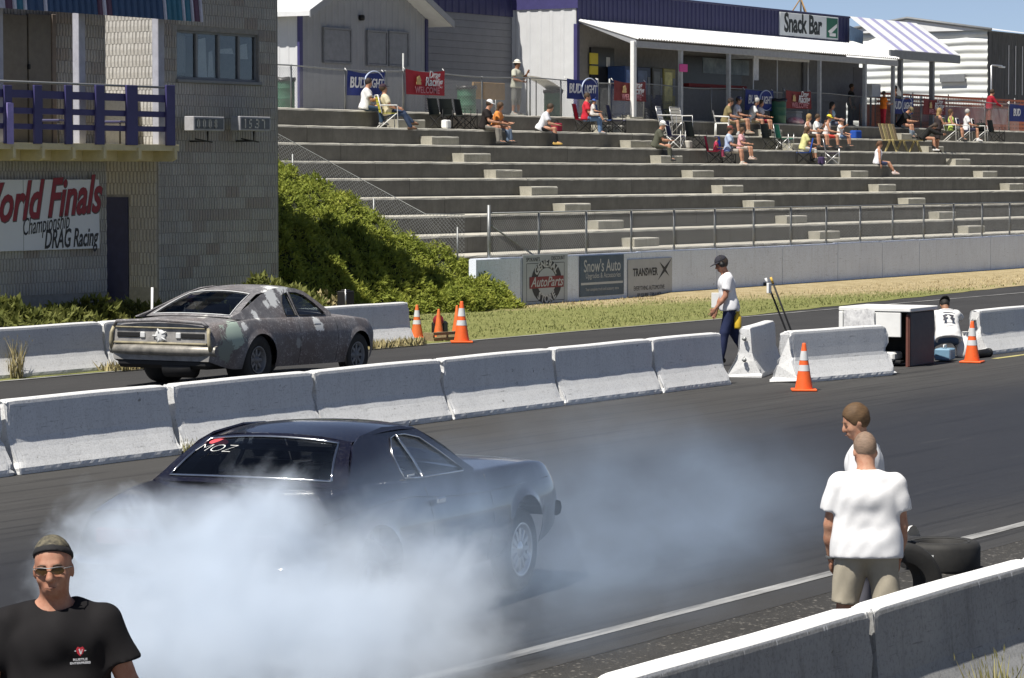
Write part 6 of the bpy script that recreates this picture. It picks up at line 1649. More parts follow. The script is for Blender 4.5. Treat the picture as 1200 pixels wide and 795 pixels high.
b = MB(); b.bbox(-.05, .35, .25, .8, .10, .24, .03); b.build('white_box', M_WHITE, cb)
b = MB(); P = []
rs_ = random.Random(4)
for i in range(9): P.append([(-.11-.03*rs_.random(), 1.12-.07*i+.02, hz-.02-j*.11+rs_.uniform(-.03, .03)-abs(i-4)*.012*j) for j in range(5)])
b.grid(P); b.build('draped_cloth', mat("speckled_cloth", (.76, .76, .75), .8, var=.5, scale=14, c2=(.40, .40, .41)), cb)
cone((at(1007, 22.9), 22.9, 0), "small orange cone half hidden behind the cluttered white cabinet", bands=0, h=.78)

# crouch gear
mb_ = empty('tool_case', (at(1108, 21.45), 21.45, 0), .2, "light blue tool case on the ground by the crouching man", 'case')
b = MB(); b.bbox(-.22, .22, -.14, .14, .02, .22, .02); b.build('case_body', mat("pale_blue_plastic", (.20, .36, .50), .4), mb_)
b = MB(); b.tube([(-.1, 0, .22), (-.1, 0, .28), (.1, 0, .28), (.1, 0, .22)], .012, 6); b.build('handle', M_WHITE, mb_)
tb = empty('black_canister', (at(1150, 21.3), 21.3, .07), 0, "black tube lying on the track beside the orange cone", 'canister')
b = MB(); b.lathe([(0, -.35), (.07, -.34), (.075, .30), (.06, .34), (0, .34)], 14, frame_mat((0, 0, 0), (0, 0, 1), (1, 0, 0))); b.build('tube_body', M_BLACK, tb)
b = MB(); b.lathe([(.02, .34), (.085, .345), (.085, .38), (.02, .385)], 14, frame_mat((0, 0, 0), (0, 0, 1), (1, 0, 0))); b.build('cap_ring', M_BLACK, tb)
bag = empty('plastic_bag', (at(1131, 21.55), 21.55, 0), 0, "crumpled white bag standing between the crouching man and the cone", 'bag')
b = MB(); b.lathe([(.10, 0), (.15, .06), (.14, .22), (.09, .34), (.05, .40), (.08, .46)], 16)
for i, v in enumerate(b.v): b.v[i] = (v[0]*(1+.18*math.sin(i*2.3)), v[1]*(1+.18*math.cos(i*1.7)), v[2])
b.build('bag_body', M_WHITE, bag)

# loose slicks behind the man in khaki
def slick(loc, rz, flat, label):
    e = empty('racing_tyre', loc, rz, label, 'tyre', 'loose tyres by the near wall')
    r, w, ri = .33, .27, .19
    M = Matrix.Translation((0, 0, w/2)) if flat else frame_mat((0, 0, r), (0, 0, 1), (0, 1, 0))
    hw = w/2; b = MB(); b.lathe([(ri, -hw*.85), (r*.84, -hw), (r*.96, -hw*.88), (r, -hw*.62), (r, hw*.62), (r*.96, hw*.88), (r*.84, hw), (ri, hw*.85), (ri+.02, 0), (ri, -hw*.85)], 40, M); b.build('tyre_body', M_RUBBER, e)
    b = MB(); b.lathe([(ri+.035, hw*.94), (ri+.045, hw*.985), (ri+.055, hw*.97)], 40, M); b.build('sidewall_ring', mat("worn_rubber", (.045, .045, .044), .7), e)
    b = MB()
    for k in range(3): a = 2.0+k*.22; b.add([M @ Vector((r*1.002*math.cos(a), r*1.002*math.sin(a), -hw*.3)), M @ Vector((r*1.002*math.cos(a+.06), r*1.002*math.sin(a+.06), -hw*.3)), M @ Vector((r*1.002*math.cos(a+.14), r*1.002*math.sin(a+.14), hw*.35)), M @ Vector((r*1.002*math.cos(a+.08), r*1.002*math.sin(a+.08), hw*.35))], [(0, 1, 2, 3)])
    b.build('chalk_mark', M_REFLECT, e); return e
g_ = ground_at(1102, 671, -.05); slick((g_.x, g_.y, -.05), .8, True, "black slick lying flat behind the man in khaki shorts")
slick((at(1053, 9.15), 9.15, -.06), R(-40), False, "black slick standing upright beside the man in khaki shorts")
b = MB(); P = []
for i in range(7): P.append([(.17*(i-3)/3*(1), .10*j/4, .11*(1-((i-3)/3)**2)*math.cos(j*.3)) for j in range(5)])
b.grid(P); tag(b.build('white_cloth', M_WHITE, None, (g_.x-.30, g_.y+.12, .255)), "small white cloth lying on the flat tyre", 'cloth')

# ------------------------------------------------------------------ spectators' chairs
FR = {'white': M_WHITE, 'dark': M_BLACK, 'alu': M_ALU}
def camp_chair(loc, rz, cloth, frame, label, w=.54):
    e = empty('camp_chair', loc, rz, label, 'camp chair', 'folding chairs on the terraces'); h = w/2; m = FR[frame]
    b = MB(); b.grid([[(x, y, .42-.05*(1-(y/h)**2)*(1-abs(x)/.3*.5)) for y in (-h, -h/2, 0, h/2, h)] for x in (.22, .05, -.12, -.22)]); b.build('seat', cloth, e)
    b = MB(); b.grid([[(-.22-.10*t-.04*(1-(y/h)**2), y, .40+.50*t) for y in (-h, -h/2, 0, h/2, h)] for t in (0, .33, .66, 1)]); b.build('backrest', cloth, e)
    for sg in (1, -1):
        b = MB(); b.grid([[(x, sg*h+dy, .60+.015*math.sin(x*9)) for dy in (-.04, .04)] for x in (.24, .1, -.05, -.26)]); b.build('armrest', cloth, e)
        for a, c in (((.23, sg*h, .60), (.23, sg*h, 0)), ((.22, sg*h, .42), (-.24, sg*h, .01)), ((-.24, sg*h, .40), (.22, sg*h, .01)), ((-.33, sg*h, .90), (-.22, sg*h, .38))):
            b = MB(); b.tube([a, c], .012, 5); b.build('leg', m, e)
    for x in (.22, -.24):
        b = MB(); b.tube([(x, -h, .01), (x, h, .40)], .011, 5); b.tube([(x, h, .01), (x, -h, .40)], .011, 5); tag(b.build('cross_brace', m, e), kind='stuff')
    return e
def lawn_chair(loc, rz, cloth, label, frame=M_ALU, name='lawn_chair'):
    e = empty(name, loc, rz, label, 'lawn chair', 'folding chairs on the terraces'); h = .27
    for k in range(4): x = .20-.105*k; b = MB(); b.bbox(x-.045, x+.045, -h, h, .40, .41, .003); b.build('seat_strap', cloth, e)
    for k in range(5): z = .47+.095*k; b = MB(); M = frame_mat((-.24-.08*(k/4), 0, z), (0, 1, 0), (-.2, 0, 1)); b.bbox(-h, h, -.005, .005, -.04, .04, .002, 0, M); b.build('back_strap', cloth, e)
    for sg in (1, -1):
        b = MB(); b.tube([(.24, sg*h, .0), (.22, sg*h, .62), (-.28, sg*h, .62)], .014, 6); b.build('leg', frame, e)
        b = MB(); b.tube([(-.28, sg*h, 0), (.20, sg*h, .40)], .014, 6); b.build('leg', frame, e)
        b = MB(); b.tube([(-.22, sg*h, .40), (-.34, sg*h, .92)], .014, 6); b.build('back_post', frame, e)
        b = MB(); b.bbox(-.26, .22, sg*h-.025, sg*h+.025, .625, .65, .006); b.build('armrest', M_WHITE, e)
    b = MB(); b.tube([(-.34, -h, .92), (-.34, h, .92)], .014, 6); b.build('top_bar', frame, e); return e
def plastic_chair(loc, rz, label):
    e = empty('plastic_chair', loc, rz, label, 'plastic chair', None)
    b = MB(); b.bbox(-.22, .24, -.24, .24, .40, .435, .012); b.build('seat', M_WHITE, e)
    b = MB(); b.grid([[(-.22-.10*t-.03*(1-(y/.24)**2), y*(1-.1*t), .42+.44*t) for y in (-.24, -.12, 0, .12, .24)] for t in (0, .3, .6, .9, 1)]); o = b.build('backrest', M_WHITE, e)
    for sg in (1, -1):
        for x in (.22, -.22): b = MB(); b.tube([(x*1.1, sg*.25, 0), (x, sg*.23, .41)], .022, 6); b.build('leg', M_WHITE, e)
        b = MB(); b.tube([(.24, sg*.25, .40), (.24, sg*.27, .64), (-.26, sg*.26, .66)], .022, 6); b.build('armrest', M_WHITE, e)
    return e
def on(px, i, dy=.42): y = TY[i]+dy; return Vector((at(px, y), y, TZ[i]))
C_NAVY = m_cloth((.035, .035, .085)); C_DK = m_cloth((.018, .022, .020)); C_BLUE = m_cloth((.02, .075, .36)); C_GREEN = m_cloth((.03, .17, .11)); C_RED = m_cloth((.30, .02, .05)); C_YEL = m_cloth((.62, .58, .06)); C_PUR = m_cloth((.06, .04, .10)); C_WHT = m_cloth((.68, .68, .68))
FACE = R(-90)
lawn_chair(on(455, 7, .5), FACE+.75, C_YEL, "yellow-green lawn chair under the man in a cream shirt", M_WHITE)
camp_chair(on(517, 7, .5), FACE, C_DK, 'dark', "empty dark camp chair, leftmost of three below the red banner")
camp_chair(on(531, 7, .55), FACE-.2, C_DK, 'dark', "empty dark camp chair, middle of three below the red banner")
camp_chair(on(547, 7, .5), FACE+.2, C_DK, 'dark', "empty dark camp chair beside the man in black shirt")
camp_chair(on(684, 7, .5), FACE+.3, C_RED, 'dark', "dark red camp chair under the man in the red shirt")
camp_chair(on(706, 7, .55), FACE+.1, m_cloth((.03, .06, .16)), 'dark', "blue camp chair between the blue banner and red banner")
camp_chair(on(723, 7, .5), FACE+.3, C_NAVY, 'dark', "navy camp chair below the second red banner")
camp_chair((at(763, 50.6), 50.6, CZ), FACE, C_NAVY, 'dark', "navy camp chair behind the fence near the white porch post")
camp_chair((at(776, 50.6), 50.6, CZ), FACE-.2, C_NAVY, 'dark', "second navy camp chair behind the fence, nearer the pink notice")
lawn_chair(on(782, 7, .6), FACE+.2, C_WHT, "white lawn chair below the pink notice post")
lawn_chair(on(799, 7, .6), FACE-.2, m_cloth((.5, .48, .42)), "cream lawn chair beside the white lawn chair")
camp_chair(on(792, 6, .5), FACE+.2, C_NAVY, 'white', "purple-navy camp chair with white legs right of the man in a white cap")
camp_chair(on(816, 6, .55), FACE, C_DK, 'dark', "dark camp chair beside the navy chair with white legs")
plastic_chair(on(846, 7, .55), FACE+.4, "white plastic armchair under the man in the olive shirt")
camp_chair(on(851, 5, .6), FACE+.2, C_BLUE, 'dark', "blue camp chair under the man in a light blue shirt")
camp_chair(on(837, 5, .55), FACE+.3, C_RED, 'dark', "small crimson camp chair holding the toddler", .42)
camp_chair(on(904, 6, .5), FACE, C_DK, 'dark', "dark empty camp chair left of the green one")
camp_chair(on(919, 6, .5), FACE+.1, C_GREEN, 'alu', "green and grey camp chair below the green drum")
camp_chair(on(941, 5, .5), FACE-2.6, C_BLUE, 'dark', "bright blue camp chair seen from behind, beside the woman in yellow")
camp_chair(on(975, 5, .5), FACE+.4, C_PUR, 'alu', "dark purple camp chair with pale crossed legs below the group")
lawn_chair(on(1114, 7, .55), FACE+.2, m_cloth((.25, .30, .12)), "white framed chair under the person in a lime top", M_WHITE)
lawn_chair(on(1130, 7, .55), FACE+.2, m_cloth((.05, .05, .14)), "white framed chair under the grey-haired man in a white shirt", M_WHITE)
lawn_chair(on(1148, 7, .55), FACE+.2, C_DK, "white framed chair holding a dark bag beside the grey-haired man", M_WHITE)
camp_chair(on(1167, 7, .5), FACE, C_DK, 'dark', "dark empty camp chair, rightmost on the terrace")
bb = empty('tote_bag', on(1148, 7, .55)+Vector((0, 0, .42)), FACE, "dark bag standing on the white framed chair", 'bag')
b = MB(); b.bbox(-.16, .16, -.2, .2, 0, .34, .05); b.build('bag_body', C_DK, bb); b = MB(); b.tube([(0, -.1, .33), (0, -.08, .45), (0, .08, .45), (0, .1, .33)], .012, 5); b.build('handle', C_DK, bb)
# wooden bench
wbn = empty('wooden_bench', on(1055, 6, .62), 0, "yellowed slatted wooden bench with a leaning back on the terrace", 'bench')
for k in range(3): y = -.22+.15*k; b = MB(); b.bbox(-1.15, 1.55, y, y+.13, .42, .46, .006); b.build('seat_slat', M_YWOOD, wbn)
for k in range(5):
    x = -1.12+.30*k; b = MB(); M = frame_mat((x, .26, .46), (1, 0, 0), (.05, .30, 1)); b.bbox(0, .21, -.015, .015, 0, .62, .006, 0, M); b.build('back_slat', M_YWOOD if k % 2 else M_WOOD, wbn)
for x in (-.95, .05, 1.3):
    for sg in (-1, 1): b = MB(); M = frame_mat((x, .0, 0), (1, 0, 0), (0, -.0, 1)); b.add([(x, sg*.26, 0), (x+.12, sg*.26, 0), (x+.12, sg*.08, .42), (x, sg*.08, .42), (x, sg*.21, 0), (x+.12, sg*.21, 0), (x+.12, sg*.03, .42), (x, sg*.03, .42)], [(0, 1, 2, 3), (7, 6, 5, 4), (0, 4, 5, 1), (1, 5, 6, 2), (2, 6, 7, 3), (3, 7, 4, 0)]); b.build('leg', M_YWOOD, wbn)

# ------------------------------------------------------------------ banners, drums and clutter on the concourse
BNY = 49.68
def banner(px0, px1, py0, py1, m, texts, label, skew=0.0, seed=0):
    x0, x1 = at(px0, BNY), at(px1, BNY); pm = (px0+px1)/2; z1, z0 = zat(pm, py0, BNY), zat(pm, py1, BNY)
    e = empty('banner', (x0, BNY, z0), 0, label, 'banner', 'sponsor banners on the terrace fence'); L, Hh = x1-x0, z1-z0; rs = random.Random(seed+3); p = rs.uniform(0, 6)
    b = MB(); P = []
    for i in range(19):
        x = L*i/18; sag = -.07*math.sin(PI*i/18)*(1 if seed % 2 else .5); P.append([(x, .02*math.sin(x*4+p+z*2)-.02, z*Hh+sag*z+skew*i/18*.2) for z in (0, .25, .5, .75, 1)])
    b.grid(P); b.build('cloth', m, e)
    for (t, sz, fx, fz, mm, kw) in texts: put_text(t, sz, mm, e, (L*fx, -.065, Hh*fz), (1, 0, 0), (0, 0, 1), ext=.002, **kw)
    for x in (0, L): b = MB(); b.tube([(x, 0, Hh-.02), (x, .07, Hh+.06)], .012, 5); b.build('tie', M_WHITE, e)
    return e, L, Hh
M_LB = flat_print("pale_blue_print", (.48, .55, .72)); M_PW = flat_print("banner_white", (.66, .66, .68)); M_PG = flat_print("banner_gold", (.55, .38, .16)); M_PP = flat_print("banner_pink", (.55, .22, .25))
def swirl(e, L, Hh, fx):
    b = MB(); pts = [Vector((L*fx+.52*math.cos(t)*1.0, -.062, Hh*.5+.36*math.sin(t))) for t in np.linspace(.3, 5.6, 22)]
    b.tube(pts, [.008+.016*math.sin(PI*i/21) for i in range(22)], 5); b.build('swirl', M_LB, e)
def beer(px0, px1, py0, py1, label, seed, fl=.34, swx=.70):
    e, L, Hh = banner(px0, px1, py0, py1, M_BLUE, [("BUD", .42, .24, .50, M_PW, dict(offset=.012, shear=.15, sx=min(1.0, .95))), ("LIGHT", .36, .72, .50, M_PW, dict(offset=.008, shear=.15, sx=.80))], label, seed=seed); swirl(e, L, Hh, swx)
beer(407, 450, 84, 113, "blue beer banner behind the man in the white shirt, leftmost on the fence", 1)
beer(663, 700, 93.5, 117, "blue beer banner behind the man in the red shirt", 2)
beer(872, 905, 106, 130, "blue beer banner behind the seated men, left of the green drum", 4)
beer(1042, 1068, 115, 134, "blue beer banner beside the child in orange", 5)
beer(1181, 1212, 123, 143, "blue beer banner at the right picture edge", 6)
def redb(px0, px1, py0, py1, m, label, seed):
    e, L, Hh = banner(px0, px1, py0, py1, m, [("Drag", .30, .70, .80, M_PW, dict(shear=.2, offset=.006)), ("Racing", .36, .68, .52, M_PW, dict(shear=.2, offset=.008)), ("WELCOME", .26, .52, .18, M_PP, dict(offset=.006, spacing=1.1))], label, seed=seed)
    b = MB(); b.lathe([(0, .01), (.12, .008), (.14, 0)], 5, frame_mat((L*.30, -.065, Hh*.58), (1, 0, 0), (0, -1, 0))); b.box(L*.30-.13, L*.30+.13, -.07, -.06, Hh*.40, Hh*.50); b.build('crest', M_PG, e)
redb(475, 521, 82.5, 112, M_RED, "bright red WELCOME racing banner on the dark hall's fence", 3)
redb(718, 756, 95.5, 119, M_MAROON, "red racing banner beside the white porch post", 7)
redb(919, 949, 107, 128, M_MAROON, "dark red racing banner right of the green drum", 8)
redb(1080, 1106, 116, 135, M_MAROON, "maroon racing banner behind the woman in the dark dress", 9)
# orange netting further along
of = empty('orange_netting', (at(1026, 50.5), 50.5, CZ), 0, "orange plastic safety netting with posts along the right end of the concourse", 'netting')
oL = at(1225, 50.5)-of.location.x
b = MB(); nz = 9; hN = 1.25
for k in range(nz): z = .05+hN*k/(nz-1); b.grid([[(x*1.0, .02*math.sin(x), z), (x*1.0, .02*math.sin(x), z+.085)] for x in np.linspace(0, oL, 40)], smooth=False)
n = int(oL/.17)
for i in range(n): x = oL*i/n; b.add([(x, .02*math.sin(x)+.004, .05), (x+.06, .02*math.sin(x)+.004, .05), (x+.06, .02*math.sin(x)+.004, .1+hN), (x, .02*math.sin(x)+.004, .1+hN)], [(0, 1, 2, 3)])
tag(b.build('net', mat("orange_net_plastic", (.62, .17, .07), .6, var=.25, scale=3), of), kind='stuff')
for k in range(6): x = oL*k/5; b = MB(); b.tube([(x, .05, 0), (x, .05, 1.45)], .025, 6); b.build('post', M_STEEL, of)
b = MB(); b.grid([[(x, -.05+.03*math.sin(x*2), z) for z in (.3, .6, .95)] for x in np.linspace(4.2, 13.5, 24)]); b.build('race_banner', mat("white_red_banner", (.62, .50, .50), .7, var=.9, scale=.9, c2=(.38, .05, .05), bmp=0), of)
b = MB(); b.bbox(oL*.03, oL*.97, .9, 1.0, 0, .95, .01); tag(b.build('board_fence', mat("orange_board", (.36, .12, .05), .7), of))

def drum(px, Y, label, lid=False):
    e = empty('steel_drum', (at(px, Y), Y, CZ), random.uniform(0, 3), label, 'drum', 'green drums used as bins')
    b = MB(); r = .29; b.lathe([(0, .02), (r-.01, .0), (r, .02), (r, .27), (r+.012, .29), (r, .31), (r, .56), (r+.012, .58), (r, .60), (r, .86), (r+.01, .88), (r-.015, .88), (r-.02, .84), (0, .80)], 22); b.build('drum_body', M_GREEN, e)
    b = MB(); b.lathe([(r-.03, .83), (r+.03, .89), (r+.035, .80), (r+.03, .78)], 18); 
    for i, v in enumerate(b.v): b.v[i] = (v[0], v[1], v[2]+.02*math.sin(i*2.1))
    b.build('bin_liner', mat("bin_liner", (.02, .02, .022), .35), e); return e
drum(334, 50.6, "green drum bin at the far left beside the tower"); drum(547, 50.5, "green drum bin behind the man in the cream shirt's fence post")
drum(648, 50.5, "green drum bin by the pale end wall of the snack bar"); drum(911, 49.52, "green drum bin between the blue and dark red banners", True)
tp = empty('white_tarp', (at(617, 50.3), 50.3, CZ), 0, "white tarp draped in a curve over the green drum", 'tarp')
b = MB(); Lw = at(658, 50.3)-at(617, 50.3); P = []
for i in range(13):
    f = i/12; P.append([(Lw*f, y, 1.28-.42*f**2.2+.0*y) for y in (-.1, .2, .5)])
b.grid(P); b.build('sheet', M_WHITE, tp); b = MB(); b.tube([(.02, 0, 0), (.02, 0, 1.27)], .02, 6); b.build('pole', M_GREYMET, tp); b = MB(); b.tube([(Lw*.5, .3, 0), (Lw*.5, .3, 1.16)], .02, 6); b.build('pole', M_GREYMET, tp)
tt_ = empty('folding_table', (at(555, 51), 51, CZ), 0, "tan folding table turned on its side behind the fence", 'table')
b = MB(); b.bbox(0, at(592, 51)-at(555, 51), 0, .06, .52, 1.05, .015); b.build('tabletop', M_TAN, tt_)
for x in (.15, 1.5): b = MB(); b.tube([(x, .1, 0), (x, .1, .55), (x+.3, .1, .55)], .02, 6); b.build('leg', M_STEEL, tt_)
fw_ = empty('white_cooler', (at(930, 50.1), 50.1, CZ), .1, "white cooler with red bag on the terrace by the dark red banner", 'cooler')
b = MB(); b.bbox(-.3, .3, -.2, .2, 0, .42, .03); b.build('box', M_WHITE, fw_); b = MB(); b.bbox(-.32, .32, -.22, .22, .425, .50, .02); b.build('lid', M_WHITE, fw_)
rb = empty('striped_bag', (at(931, 49.5), 49.5, CZ), 0, "white and red striped bag on the terrace edge", 'bag')
b = MB(); b.lathe([(0, 0), (.26, .02), (.30, .10), (.20, .22), (0, .27)], 14, Matrix.Scale(1.6, 4, (1, 0, 0))); b.build('bag_body', mat("striped_bag", (.70, .62, .62), .7, var=.8, scale=4, c2=(.5, .06, .1)), rb)
b = MB(); b.bbox(0, .9, 0, .5, 0, .06, .01); b.bbox(.1, .3, .1, .4, .06, .12, .01); tag(b.build('cardboard', M_STEPTOP, None, (at(738, 49.35), 49.35, CZ)), "flat pale slab lying at the foot of the white porch post", 'board')

# ------------------------------------------------------------------ wall signs
def wall_sign(px0, px1, py0, py1, m, label, name='wall_sign', prim=True):
    y = 38.985; x0, x1 = at(px0, y), at(px1, y); z0, z1 = zat((px0+px1)/2, py1, y), zat((px0+px1)/2, py0, y)
    e = empty(name, (x0, y, z0), 0, label, 'sign', 'sponsor signs on the panel wall'); L, Hh = x1-x0, z1-z0
    b = MB(); b.bbox(0, L, -.02, .0, 0, Hh, .004); b.build('board', m, e); return e, L, Hh
M_SGREY = mat("sign_grey_blue", (.44, .47, .50), .55, var=.12, scale=3); M_SBLUE = mat("sign_slate_blue", (.085, .125, .18), .55, var=.3, scale=4); M_SBLK = flat_print("sign_ink", (.03, .03, .035)); M_SRED = flat_print("sign_crimson", (.22, .03, .035)); M_SWHT = flat_print("sign_pale", (.52, .53, .54))
def sign_text(e, L, Hh, t, sz, fx, fz, m, sx=1.0, d=-.024, **kw): put_text(t, sz, m, e, (L*fx, d, Hh*fz), (1, 0, 0), (0, 0, 1), sx=sx, ext=.001, **kw)
e, L, Hh = wall_sign(612, 664.5, 298, 362, M_SGREY, "auto parts general store sign with a round black badge and red bar")
b = MB()
for q in ((.08, .92, .835, .845), (.08, .92, .145, .155)): b.box(L*q[0], L*q[1], -.023, -.019, Hh*q[2], Hh*q[3])
for x in (.08, .92): b.box(L*x-.006, L*x+.006, -.023, -.019, Hh*.15, Hh*.84)
b.build('border_line', M_SBLK, e)
k_ = L*.34; ky = Hh*.40
def disc(m, rx, rz, d, nm, cx=.52, cz=.5):
    b = MB(); n = 30; b.add([(L*cx+rx*math.cos(2*PI*i/n), d, Hh*cz+rz*math.sin(2*PI*i/n)) for i in range(n)], [tuple(range(n))]); b.build(nm, m, e)
disc(M_SBLK, k_, ky, -.0225, 'badge'); disc(M_SGREY, k_*.62, ky*.62, -.0245, 'badge_centre')
b = MB(); b.box(L*.14, L*.90, -.030, -.026, Hh*.385, Hh*.595); b.build('red_bar', M_SRED, e)
sign_text(e, L, Hh, "AutoParts", .34, .52, .49, M_SWHT, 1.12, -.033, shear=.35, offset=.004)
for t, f0, up in (("GENERAL", .5, 1), ("STORE", .5, -1)):
    n = len(t)
    for i, ch in enumerate(t):
        a = (PI/2+(n/2-.5-i)*.30) if up > 0 else (-PI/2-(n/2-.5-i)*.32)
        me = text_mesh(ch, .27, M_SWHT, offset=.010, ext=.001); o = link('letter', me, e); px_, pz_ = L*.52+k_*.81*math.cos(a), Hh*.5+ky*.81*math.sin(a); r_ = a-PI/2 if up > 0 else a+PI/2
        x_ = Vector((math.cos(r_), 0, math.sin(r_))); u_ = Vector((-math.sin(r_), 0, math.cos(r_))); nn = Vector((0, -1, 0))
        o.matrix_local = Matrix(((x_.x, u_.x, nn.x, px_), (x_.y, u_.y, nn.y, -.026), (x_.z, u_.z, nn.z, pz_), (0, 0, 0, 1)))
sign_text(e, L, Hh, "SPOKANE'S", .14, .22, .91, M_SBLK, .95); sign_text(e, L, Hh, "DISCOUNT", .14, .78, .92, M_SBLK, .95); sign_text(e, L, Hh, "444-PART", .13, .74, .07, M_SBLK, 1.0); sign_text(e, L, Hh, "VALLEY EAST", .09, .24, .06, M_SBLK, 1.0)
e, L, Hh = wall_sign(679, 730.5, 299, 346.5, M_SBLUE, "slate blue auto upgrades and accessories sign on the panel wall")
sign_text(e, L, Hh, "Snow's Auto", .44, .5, .73, M_SWHT, .86, offset=.004); sign_text(e, L, Hh, "Upgrades & Accessories", .19, .52, .50, M_SWHT, .98)
b = MB(); b.box(L*.02, L*.97, -.024, -.019, Hh*.285, Hh*.34); b.build('pale_stripe', M_SWHT, e)
sign_text(e, L, Hh, "Your complete truck and accessory store", .115, .5, .17, M_SWHT, .90)
e, L, Hh = wall_sign(735.5, 787, 303, 347, mat("painted_patch", (.47, .48, .50), .8, var=.1), "grey painted sign with a black X and automotive lettering")
sign_text(e, L, Hh, "TRANSWER", .28, .38, .64, M_SBLK, .92, offset=.008)
b = MB()
for (ax_, az_), (bx_, bz_), w0 in (((.66, .40), (.99, .99), .055), ((.70, .90), (.93, .50), .05)):
    a = Vector((L*ax_, 0, Hh*az_)); c = Vector((L*bx_, 0, Hh*bz_)); d = (c-a).normalized(); q = Vector((-d.z, 0, d.x)); m0 = (a+c)/2
    b.add([(a.x, -.0235, a.z), ((m0-q*w0).x, -.0235, (m0-q*w0).z), (c.x, -.0235, c.z), ((m0+q*w0).x, -.0235, (m0+q*w0).z)], [(0, 1, 2, 3)])
    for v in range(4): b.v[-1-v] = (b.v[-1-v][0], -.0235-(.003 if ax_ > .68 else 0), b.v[-1-v][2])
b.build('x_mark', M_SBLK, e)
sign_text(e, L, Hh, "EVERYTHING AUTOMOTIVE", .165, .47, .22, M_SBLK, .82); sign_text(e, L, Hh, "509-928-8800  TOM & NICK", .14, .47, .04, M_SBLK, .80)
mk = tag(MB().box(0, .5, -.006, .0, 0, .36).build('wall_placard', M_BLACK, None, (at(895, 38.985), 38.985, zat(897, 346, 38.985))), "small black and white placard at the foot of the panel wall", 'placard')
b = MB(); b.prism([(.08, .04), (.3, .30), (.2, .32), (.05, .1)], .004); b.build('white_mark', M_WHITE, mk, (0, -.012, 0))

def small_bag(px, i, dy, c, label, name='carry_bag', sz=(.34, .2, .26)):
    e = empty(name, on(px, i, dy), random.uniform(-.5, .5), label, 'bag' if 'bag' in name else 'cooler', 'bags and coolers on the terraces'); b = MB(); b.bbox(-sz[0]/2, sz[0]/2, -sz[1]/2, sz[1]/2, 0, sz[2], .035); b.build('box', c, e)
    b = MB(); b.tube([(-sz[0]*.3, 0, sz[2]-.01), (-sz[0]*.25, 0, sz[2]+.09), (sz[0]*.25, 0, sz[2]+.09), (sz[0]*.3, 0, sz[2]-.01)], .014, 5); b.build('handle', M_BLACK, e)
small_bag(523, 7, .25, M_WHITE, "small white bag on the step under the dark empty chairs")
small_bag(899, 7, .3, C_DK, "black bag on the step left of the green drum's chairs")
small_bag(1002, 7, .35, C_BLUE, "small blue cooler on the step right of the group", 'picnic_cooler', (.42, .28, .30))
small_bag(806, 6, .25, m_cloth((.45, .43, .38)), "beige bag between the navy chair and dark chair")
small_bag(652, 7, .3, C_RED, "small red cooler on the step beside the young man in white", 'picnic_cooler', (.36, .24, .26))
small_bag(962, 5, .3, C_PUR, "purple bag on the step below the group of women")
# ------------------------------------------------------------------ the people on the track
W_TEE = (.74, .74, .745)
GS = 'spectators on the terraces'
def yaw_to(dx, dy): return math.atan2(dy, dx)
# man in khaki shorts, seen from behind
mx, my = at(1017.5, 8.55), 8.55
pose = dict(STAND, lean=4, head=(0, 24, 8), arm=((4, 10), (2, 9)), elbow=((14, -3), (16, -3)), hand=(45, 45), thigh=((2, 6), (-3, 6)))
e, J, hh, tt = person("man with shaved head, white tee and khaki shorts, back turned, behind the near wall", (mx, my, -.13), yaw_to(.90, .50), 1.685, pose, SKIN_A, (W_TEE, 'tee'), ((.40, .36, .28), 'shorts'), (.3, .3, .3), ((.27, .185, .13), 'stubble'), None, 1.20, .011, 1, fold=.0055)
b = MB(); q = J[1]; M = frame_mat(q['wr']*.9+q['el']*.1, (0, 1, 0), q['wr']-q['el']); b.lathe([(.036, -.014), (.040, 0), (.036, .014)], 14, M); b.build('wrist_strap', M_BLACK, e)
b = MB(); q = J[0]; M = frame_mat(q['wr']*.95+q['el']*.05, (0, 1, 0), q['wr']-q['el']); b.lathe([(.035, -.012), (.039, 0), (.035, .012)], 14, M); b.build('watch', M_STEEL, e)
# companion beyond him, in profile
mx2, my2 = at(1019, 9.25), 9.25
pose = dict(STAND, lean=5, head=(0, 14, 28), arm=((0, 5), (0, 5)), elbow=((8, -2), (8, -2)))
person("man with short brown hair in profile, white tee, standing beyond the shaved-headed man", (mx2, my2, -.08), yaw_to(-.2, .98), 1.70, pose, SKIN_A, (W_TEE, 'tee'), ((.10, .10, .12), 'long'), (.2, .2, .2), ((.13, .075, .035), 'short'), None, 1.08, .012, 1)
# man in black at the lower left
bx_, by_ = 10.455, 8.565
pose = dict(STAND, lean=3, head=(4, -3, -10), arm=((6, 22), (4, 20)), elbow=((26, -22), (24, -18)), hand=(40, 40))
e, J, hh, tt = person("man in black tee, patterned bandana and sunglasses facing the camera at lower left", (bx_, by_, -.10), yaw_to(-.80, -.60)+R(3), 1.80, pose, (.42, .235, .16), ((.012, .011, .012), 'tee'), ((.06, .07, .10), 'long'), (.05, .05, .05), None, None, 1.22, .0085, 1, fold=.006, neckr=.095)
